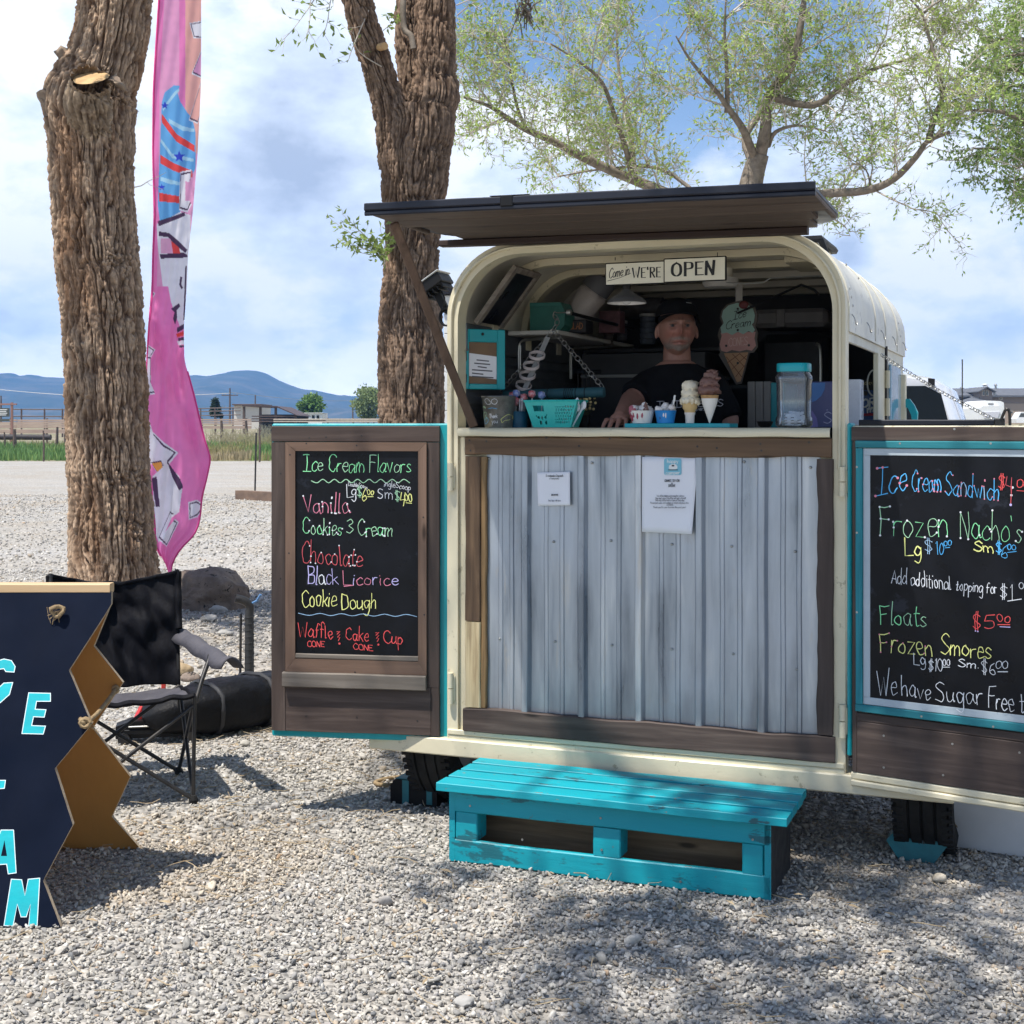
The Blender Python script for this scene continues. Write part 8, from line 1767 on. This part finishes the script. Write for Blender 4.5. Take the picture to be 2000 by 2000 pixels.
r=thing('white_shed','white lap sided shed mostly hidden behind the trailer and the forked tree','shed',(-.60,12.2,0)); mb=MB()
for k in range(16): mb.box(0,1.25,-.014+.0,0.02,.17*k,.17*(k+1)-.006)
mb.box(.0,1.25,.021,1.6,0,2.72); mb.build('siding',m_white,r); mb=MB(); mb.box(-.06,1.3,-.08,1.7,2.722,2.78); mb.build('roof',m_navy,r)
mb=MB(); mb.box(.035,.5,-.03,-.015,1.6,1.95); mb.build('window',m_pane,r)
# ---------------------------------------------------------------- the man behind the counter
def man():
    v=.52; c=tp(1322,640,v); pos=T(c.x,v,.452); rz=math.atan2(-pos.x,pos.y)*-1
    yaw=-math.atan2(pos.x,pos.y)     # facing the camera
    r=thing('person','man in black cap and black T shirt leaning on the counter behind the tray','person',pos,yaw); Mw=Matrix.Translation(pos)@Matrix.Rotation(yaw,4,'Z'); f=onplane(Mw)
    z_=lambda py,y=0: f(1322,py,y).z
    x_=lambda px,y=0: f(px,700,y).x
    zc=z_(694); ze=z_(643); eye=ze; HH=(ze-zc)*2.06    # head height
    hc=Vector((0,0,zc+HH*.5))
    # --- head, sculpted from a sphere
    n,m=110,150; mb=MB(); V=[]
    def gs(x,z,cx,cz,sx,sz): return math.exp(-((x-cx)/sx)**2-((z-cz)/sz)**2)
    for i in range(n+1):
        ph=PI*i/n
        for j in range(m):
            th=2*PI*j/m; s=math.sin(ph); x=s*math.sin(th); y=-s*math.cos(th); z=-math.cos(ph)      # y<0 is the face
            w=.345; dd=.46
            if z<0: w*=1-.26*(-z)**2.2; dd*=1-.12*(-z)**1.3
            X=x*w; Y=y*dd; Z=z*.5
            fr=max(0,-y); zn=z   # unit coords: eyes z~0, nose tip ~-.30, mouth ~-.50, chin -.95
            Y-=fr*(.085*gs(x,zn,0,-.22,.13,.18)+.13*gs(x,zn,0,-.34,.12,.10)+.045*gs(x,zn,0,-.02,.09,.20)) # nose
            Y-=fr*(.045*(1.3*gs(x,zn,.32,.16,.26,.08)+1.3*gs(x,zn,-.32,.16,.26,.08))+.03*gs(x,zn,0,.2,.3,.1))     # brow
            Y+=fr*(.075*(gs(x,zn,.36,.02,.17,.10)+gs(x,zn,-.36,.02,.17,.10)))                             # sockets
            Y-=fr*(.03*(gs(x,zn,.52,-.24,.2,.16)+gs(x,zn,-.52,-.24,.2,.16)))                              # cheekbones
            Y-=fr*(.050*gs(x,zn,0,-.53,.26,.07)+.055*gs(x,zn,0,-.66,.24,.06)); Y+=fr*.045*gs(x,zn,0,-.595,.28,.028) # lips, mouth line
            Y-=fr*.10*gs(x,zn,0,-.90,.34,.16); Y+=fr*.03*gs(x,zn,0,-.76,.26,.06)
            Y+=fr*(.02*(gs(x,zn,.28,-.42,.08,.14)+gs(x,zn,-.28,-.42,.08,.14)))
            Y-=fr*.10*max(0,-z-.2)*0
            V.append(Vector((X,Y,Z))*HH)
    rot=Matrix.Rotation(R(9),4,'Z')@Matrix.Rotation(R(-3),4,'X')
    V=[rot@p+hc for p in V]
    mb.add(V,[[i*m+j,i*m+(j+1)%m,(i+1)*m+(j+1)%m,(i+1)*m+j] for i in range(n) for j in range(m)])
    for sx in (-1,1):      # ears
        P=rot@Vector((sx*.365*HH,.04*HH,-.06*HH))+hc
        mb.ball(tuple(P),.125*HH,10,sq=(.32,.55,1.05),M=(Matrix.Rotation(R(sx*18),4,'Z')@Matrix.Rotation(R(-sx*8),4,'Y')).to_3x3())
    def cap_(a,b,r0,r1,k=10): mb.tube([Vector(a).lerp(Vector(b),i/k) for i in range(k+1)],[r0+(r1-r0)*i/k for i in range(k+1)],18); mb.ball(a,r0,9); mb.ball(b,r1,9)
    zs=z_(706)
    cap_((0,.045,zs-.09),(0,.04,zc+.05),.064,.054)
    # torso
    rings=[]
    for z,w,d in ((.78,.165,.115),(.95,.175,.12),(1.1,.18,.125),(z_(800),.185,.125),(z_(762),.19,.115),(z_(738),.172,.09),(z_(725),.135,.078),(z_(715),.092,.07),(z_(706),.066,.06)): rings.append([(w*math.copysign(abs(math.cos(a))**.85,math.cos(a)),.025+d*math.copysign(abs(math.sin(a))**.85,math.sin(a)),z) for a in [2*PI*k/30 for k in range(30)]])
    V=[p for R_ in rings for p in R_]; nr=len(rings); mb.add(V,[[i*30+k,i*30+(k+1)%30,(i+1)*30+(k+1)%30,(i+1)*30+k] for i in range(nr-1) for k in range(30)]+[list(range(30))[::-1],[(nr-1)*30+k for k in range(30)]])
    for sx in (-1,1): cap_((sx*.09,.03,.82),(sx*.10,.02,.44),.088,.062); cap_((sx*.10,.02,.44),(sx*.10,.04,.06),.060,.042); mb.ball((sx*.10,-.03,.045),.05,8,sq=(.9,2.1,.8))
    # arms: right one resting on the counter, left one hanging to the tray
    SRx=x_(1264); SLx=x_(1398); zsh=z_(746)
    hz=CT-.452+.018
    def counterpt(px,py,vv): q=MT@tp(px,py,vv); return Mw.inverted()@q
    hand=counterpt(1212,822,.12); hand.z=hz+.020; elb=Vector((x_(1234,-.08),-.09,z_(783,-.1))); wr=hand+(elb-hand).normalized()*.055+Vector((0,0,.012))
    cap_((SRx+.02,.03,zsh-.01),tuple(elb),.056,.045); cap_(tuple(elb),tuple(wr),.046,.029); cap_(tuple(wr),tuple(hand),.028,.030)
    def hand_(c,fw,sd,th):
        up=Vector((0,0,1)); fw=fw.normalized(); sd=sd.normalized()
        mb.ball(tuple(c),.040,9,sq=(1,1,.5))
        for k,(o,L_,r_) in enumerate(((-.031,.060,.0088),(-.0105,.072,.0094),(.0105,.068,.0092),(.031,.052,.0080))):
            b=c+fw*.024+sd*o; m1=b+fw*L_*.42+sd*o*.22+up*.009; t=b+fw*L_*.95+sd*o*.34-up*.011
            mb.tube([b,m1,m1.lerp(t,.55)+up*.002,t],[r_*1.12,r_*1.05,r_*.95,r_*.75],10); mb.ball(tuple(t),r_*.78,6); mb.ball(tuple(m1),r_*1.06,6)
        b=c-fw*.012+sd*th*.030; m1=b+sd*th*.026+fw*.022; t=m1+fw*.030-up*.008+sd*th*.002
        mb.tube([b,m1,t],[.012,.0105,.0085],10); mb.ball(tuple(t),.0086,6); mb.ball(tuple(m1),.0108,6)
    fwd=Vector((-.35,-1,-.42)); hand_(hand,fwd,Vector((1,-.1,0)),1)
    elb2=Vector((SLx+.045,.0,z_(820))); h2=elb2+Vector((-.012,-.10,-.20))
    cap_((SLx-.02,.03,zsh-.01),tuple(elb2),.056,.045); cap_(tuple(elb2),tuple(h2+Vector((0,.05,.01))),.048,.031); cap_(tuple(h2+Vector((0,.05,.01))),tuple(h2),.030,.031); hand_(h2,Vector((-.05,-.5,-1)),Vector((1,-.15,0)),-1)
    # one continuous skin
    me=bpy.data.meshes.new('raw'); me.from_pydata([tuple(p) for p in mb.v],[],mb.f); ob=bpy.data.objects.new('raw',me); COL.objects.link(ob)
    md=ob.modifiers.new('r','REMESH'); md.mode='VOXEL'; md.voxel_size=.0036; md2=ob.modifiers.new('s','SMOOTH'); md2.factor=.5; md2.iterations=2
    dg=bpy.context.evaluated_depsgraph_get(); ev=ob.evaluated_get(dg); m2=bpy.data.meshes.new_from_object(ev); bpy.data.objects.remove(ob)
    m2.polygons.foreach_set('use_smooth',[True]*len(m2.polygons)); nv=len(m2.vertices); co=np.empty(nv*3,dtype=np.float32); m2.vertices.foreach_get('co',co); co=co.reshape(-1,3)
    C=np.ones((nv,4),dtype=np.float32); skin=np.array([.28,.145,.112]); C[:,:3]=skin*(.93+.14*vnoise(co*60,3))[:,None]
    Ri=np.array(rot.inverted().to_3x3()); q=(co-np.array(hc))@Ri.T/HH; zz=q[:,2]*2; xx=q[:,0]/.365; face=(q[:,1]<.06)&(zz>-1.15)&(zz<1)
    red=np.exp(-((np.abs(xx)-.45)/.3)**2-((zz+.28)/.22)**2)+.9*np.exp(-(xx/.25)**2-((zz+.3)/.2)**2); C[face,:3]*=(1+red[face,None]*np.array([.06,-.16,-.18]))
    bd=np.clip(np.exp(-((zz+.83)/.24)**4)*(np.abs(xx)<1.05)*(q[:,1]<.02)*1.0+np.exp(-(xx/.5)**2-((zz+.47)/.06)**2),0,1)*face; st=(vnoise(co*420,5)*.7+.3*vnoise(co*160,6)); bd=np.clip(bd*.95,0,.85)*((q[:,1]<-.22)|(zz>-.80))*(zz>-1.06)
    wr=np.exp(-((np.abs(xx)-.0)/.7)**4)*(np.exp(-((zz-.42-.05*xx*xx)/.02)**2)+np.exp(-((zz-.55-.05*xx*xx)/.02)**2)*.8)+np.exp(-((np.abs(xx)-.10)/.03)**2-((zz-.24)/.09)**2)*1.2+np.exp(-((np.abs(xx)-.36-(-.30-zz)*.5)/.035)**2)*((zz<-.25)&(zz>-.62))+np.exp(-((np.abs(xx)-.40)/.2)**4-((zz+.13)/.03)**2)*.7
    sock=np.exp(-((np.abs(xx)-.40)/.24)**4-((zz-.03)/.11)**4)
    C[face,:3]*=(1-.30*np.clip(wr,0,1)-.10*sock)[face,None]  # fold lines and eye sockets darkened, shade painted into the skin
    lips=np.exp(-(xx/.34)**4-((zz+.60)/.075)**2)*face; bd=bd*(1-lips)
    beard=np.array([.24,.205,.185])[None]*(.45+.9*st)[:,None]; C[:,:3]=C[:,:3]*(1-bd[:,None])+beard*bd[:,None]; C[:,:3]=C[:,:3]*(1-.75*lips[:,None])+np.array([.36,.13,.11])*.75*lips[:,None]
    ml=np.exp(-(xx/.40)**4-((zz+.598)/.018)**2)*face; C[:,:3]*=(1-.75*ml[:,None])
    eb=(np.exp(-((np.abs(xx)-.40)/.22)**4-((zz-.16-.04*(np.abs(xx)-.4))/.045)**2))*face; C[:,:3]=C[:,:3]*(1-.75*eb[:,None])+np.array([.10,.07,.055])*.75*eb[:,None]; ls=np.exp(-((np.abs(xx)-.39)/.17)**4-((zz-.055)/.018)**2)*face; C[:,:3]*=(1-.7*ls[:,None])
    a=m2.color_attributes.new('Col','FLOAT_COLOR','POINT'); a.data.foreach_set('color',C.ravel())
    m2.materials.clear(); ms=ATTR('skin',.5,spec=.35,bmp=.08,bscale=220); m2.materials.append(ms); m2.name='body'; bo=bpy.data.objects.new('body',m2); COL.objects.link(bo); bo.parent=r
    for sx in (-1,1):
        e=rot@Vector((sx*.137*HH,-.362*HH,.010*HH))+hc; mb=MB(); mb.ball(tuple(e),.040*HH,9); o=mb.build('eye',FLAT('eye_white',(.10,.085,.08),rough=.9,spec=.1),r,smooth=90); mb=MB(); mb.ball(tuple(e+(rot@Vector((0,-.030*HH,0)))),.019*HH,7,sq=(1,.8,1)); mb.build('iris',FLAT('iris_dark',(.012,.012,.013),rough=.6,spec=.2),o,smooth=90)
    # cap with a curved bill
    zb=.36; V=[];mb=MB(); n=16
    for i in range(n+1):
        ph=PI/2*i/n
        for j in range(60):
            th=2*PI*j/60; x=math.sin(th)*math.cos(ph); y=-math.cos(th)*math.cos(ph); z=math.sin(ph)
            lift=.10*max(0,-y)**3*(1-z)*0; V.append(rot@(Vector((x*.40,y*.485+.005,(.195+.03*max(0,-y)*(1-z)+(z**.85)*.375)-.13*max(0,y)*(1-z)))*HH)+hc)
    mb.add(V,[[i*60+j,i*60+(j+1)%60,(i+1)*60+(j+1)%60,(i+1)*60+j] for i in range(n) for j in range(60)]); cp=mb.build('cap',M('cap_black',(.005,.005,.006),(.009,.009,.010),rough=.85,spec=.1),r,smooth=80)
    A=[]
    for i in range(13):
        row=[]
        for j in range(9):
            a=(i/12-.5)*2; t=j/8; th=a*1.22; x=math.sin(th)*.40*(1+.03*t); y0=-math.cos(th)*.485; y=y0-.34*t*(math.cos(a*1.30))**.8; z=.225-.03*t-.135*(abs(a)**2.0)*(.35+.65*t)
            row.append(rot@(Vector((x,y,z))*HH)+hc)
        A.append(row)
    mb=MB(); mb.grid(A); bl_=mb.build('bill',M('bill_black',(.005,.005,.006),(.009,.009,.010),rough=.85,spec=.1),cp,smooth=80); md=bl_.modifiers.new('t','SOLIDIFY'); md.thickness=.004
    mb=MB(); p=rot@(Vector((.15,-.435,.42))*HH)+hc; mb.bar(p+Vector((-.010,0,.001)),p+Vector((.012,.003,-.002)),.003,.003); mb.build('cap_logo',m_zinc,cp)
    # T shirt: a loose skin over torso and upper arms
    mb=MB(); rings=[]
    for z,w,d in ((.76,.185,.135),(.95,.19,.138),(1.1,.195,.142),(z_(800),.20,.142),(z_(762),.203,.130),(z_(738),.184,.103),(z_(725),.147,.090),(z_(716),.108,.082),(z_(711),.084,.075)): rings.append([(w*math.copysign(abs(math.cos(a))**.85,math.cos(a)),.025+d*math.copysign(abs(math.sin(a))**.85,math.sin(a)),z) for a in [2*PI*k/36 for k in range(36)]])
    V=[p for R_ in rings for p in R_]; mb.add(V,[[i*36+k,i*36+(k+1)%36,(i+1)*36+(k+1)%36,(i+1)*36+k] for i in range(len(rings)-1) for k in range(36)]+[list(range(36))[::-1],[(len(rings)-1)*36+k for k in range(36)]])
    for sx,S_,E in ((-1,Vector((SRx+.02,.03,zsh-.01)),elb),(1,Vector((SLx-.02,.03,zsh-.01)),elb2)):
        e=S_.lerp(E,.84 if sx<0 else 1.0); k=8; mb.tube([S_.lerp(e,i/k) for i in range(k+1)],[.066+.002*i/k for i in range(k+1)],20); mb.ball(tuple(S_),.066,9)
    me=bpy.data.meshes.new('raw2'); me.from_pydata([tuple(p) for p in mb.v],[],mb.f); ob=bpy.data.objects.new('raw2',me); COL.objects.link(ob)
    md=ob.modifiers.new('r','REMESH'); md.mode='VOXEL'; md.voxel_size=.006; md2=ob.modifiers.new('s','SMOOTH'); md2.factor=.5; md2.iterations=5
    dg=bpy.context.evaluated_depsgraph_get(); m3=bpy.data.meshes.new_from_object(ob.evaluated_get(dg)); bpy.data.objects.remove(ob); m3.name='t_shirt'
    nv=len(m3.vertices); co=np.empty(nv*3,dtype=np.float32); m3.vertices.foreach_get('co',co); co=co.reshape(-1,3); w=(vnoise(co*np.array([14,14,7])+3,4)-.5)*.014; nr_=np.empty(nv*3,dtype=np.float32); m3.vertices.foreach_get('normal',nr_); co=co+nr_.reshape(-1,3)*w[:,None]; m3.vertices.foreach_set('co',co.ravel()); m3.update()
    m3.polygons.foreach_set('use_smooth',[True]*len(m3.polygons)); m3.materials.clear(); m3.materials.append(M('black_cotton',(.006,.006,.0075),(.011,.011,.013),rough=.9,bmp=.2,spec=.1)); sh=bpy.data.objects.new('t_shirt',m3); COL.objects.link(sh); sh.parent=r
    mb=MB(); fs=lambda px,py,l: f(px,py,-.128-l)
    write(mb,'TWIN PEAKS',1283,797,1412,793,13,1.6,0,fs,jit=0); write(mb,'Beaver,',1345,804,1376,801,7,1.4,0,fs,jit=0); mb.build('shirt_print',FLAT('print_grey',(.36,.36,.40)),sh)
man()
bpy.context.view_layer.update()
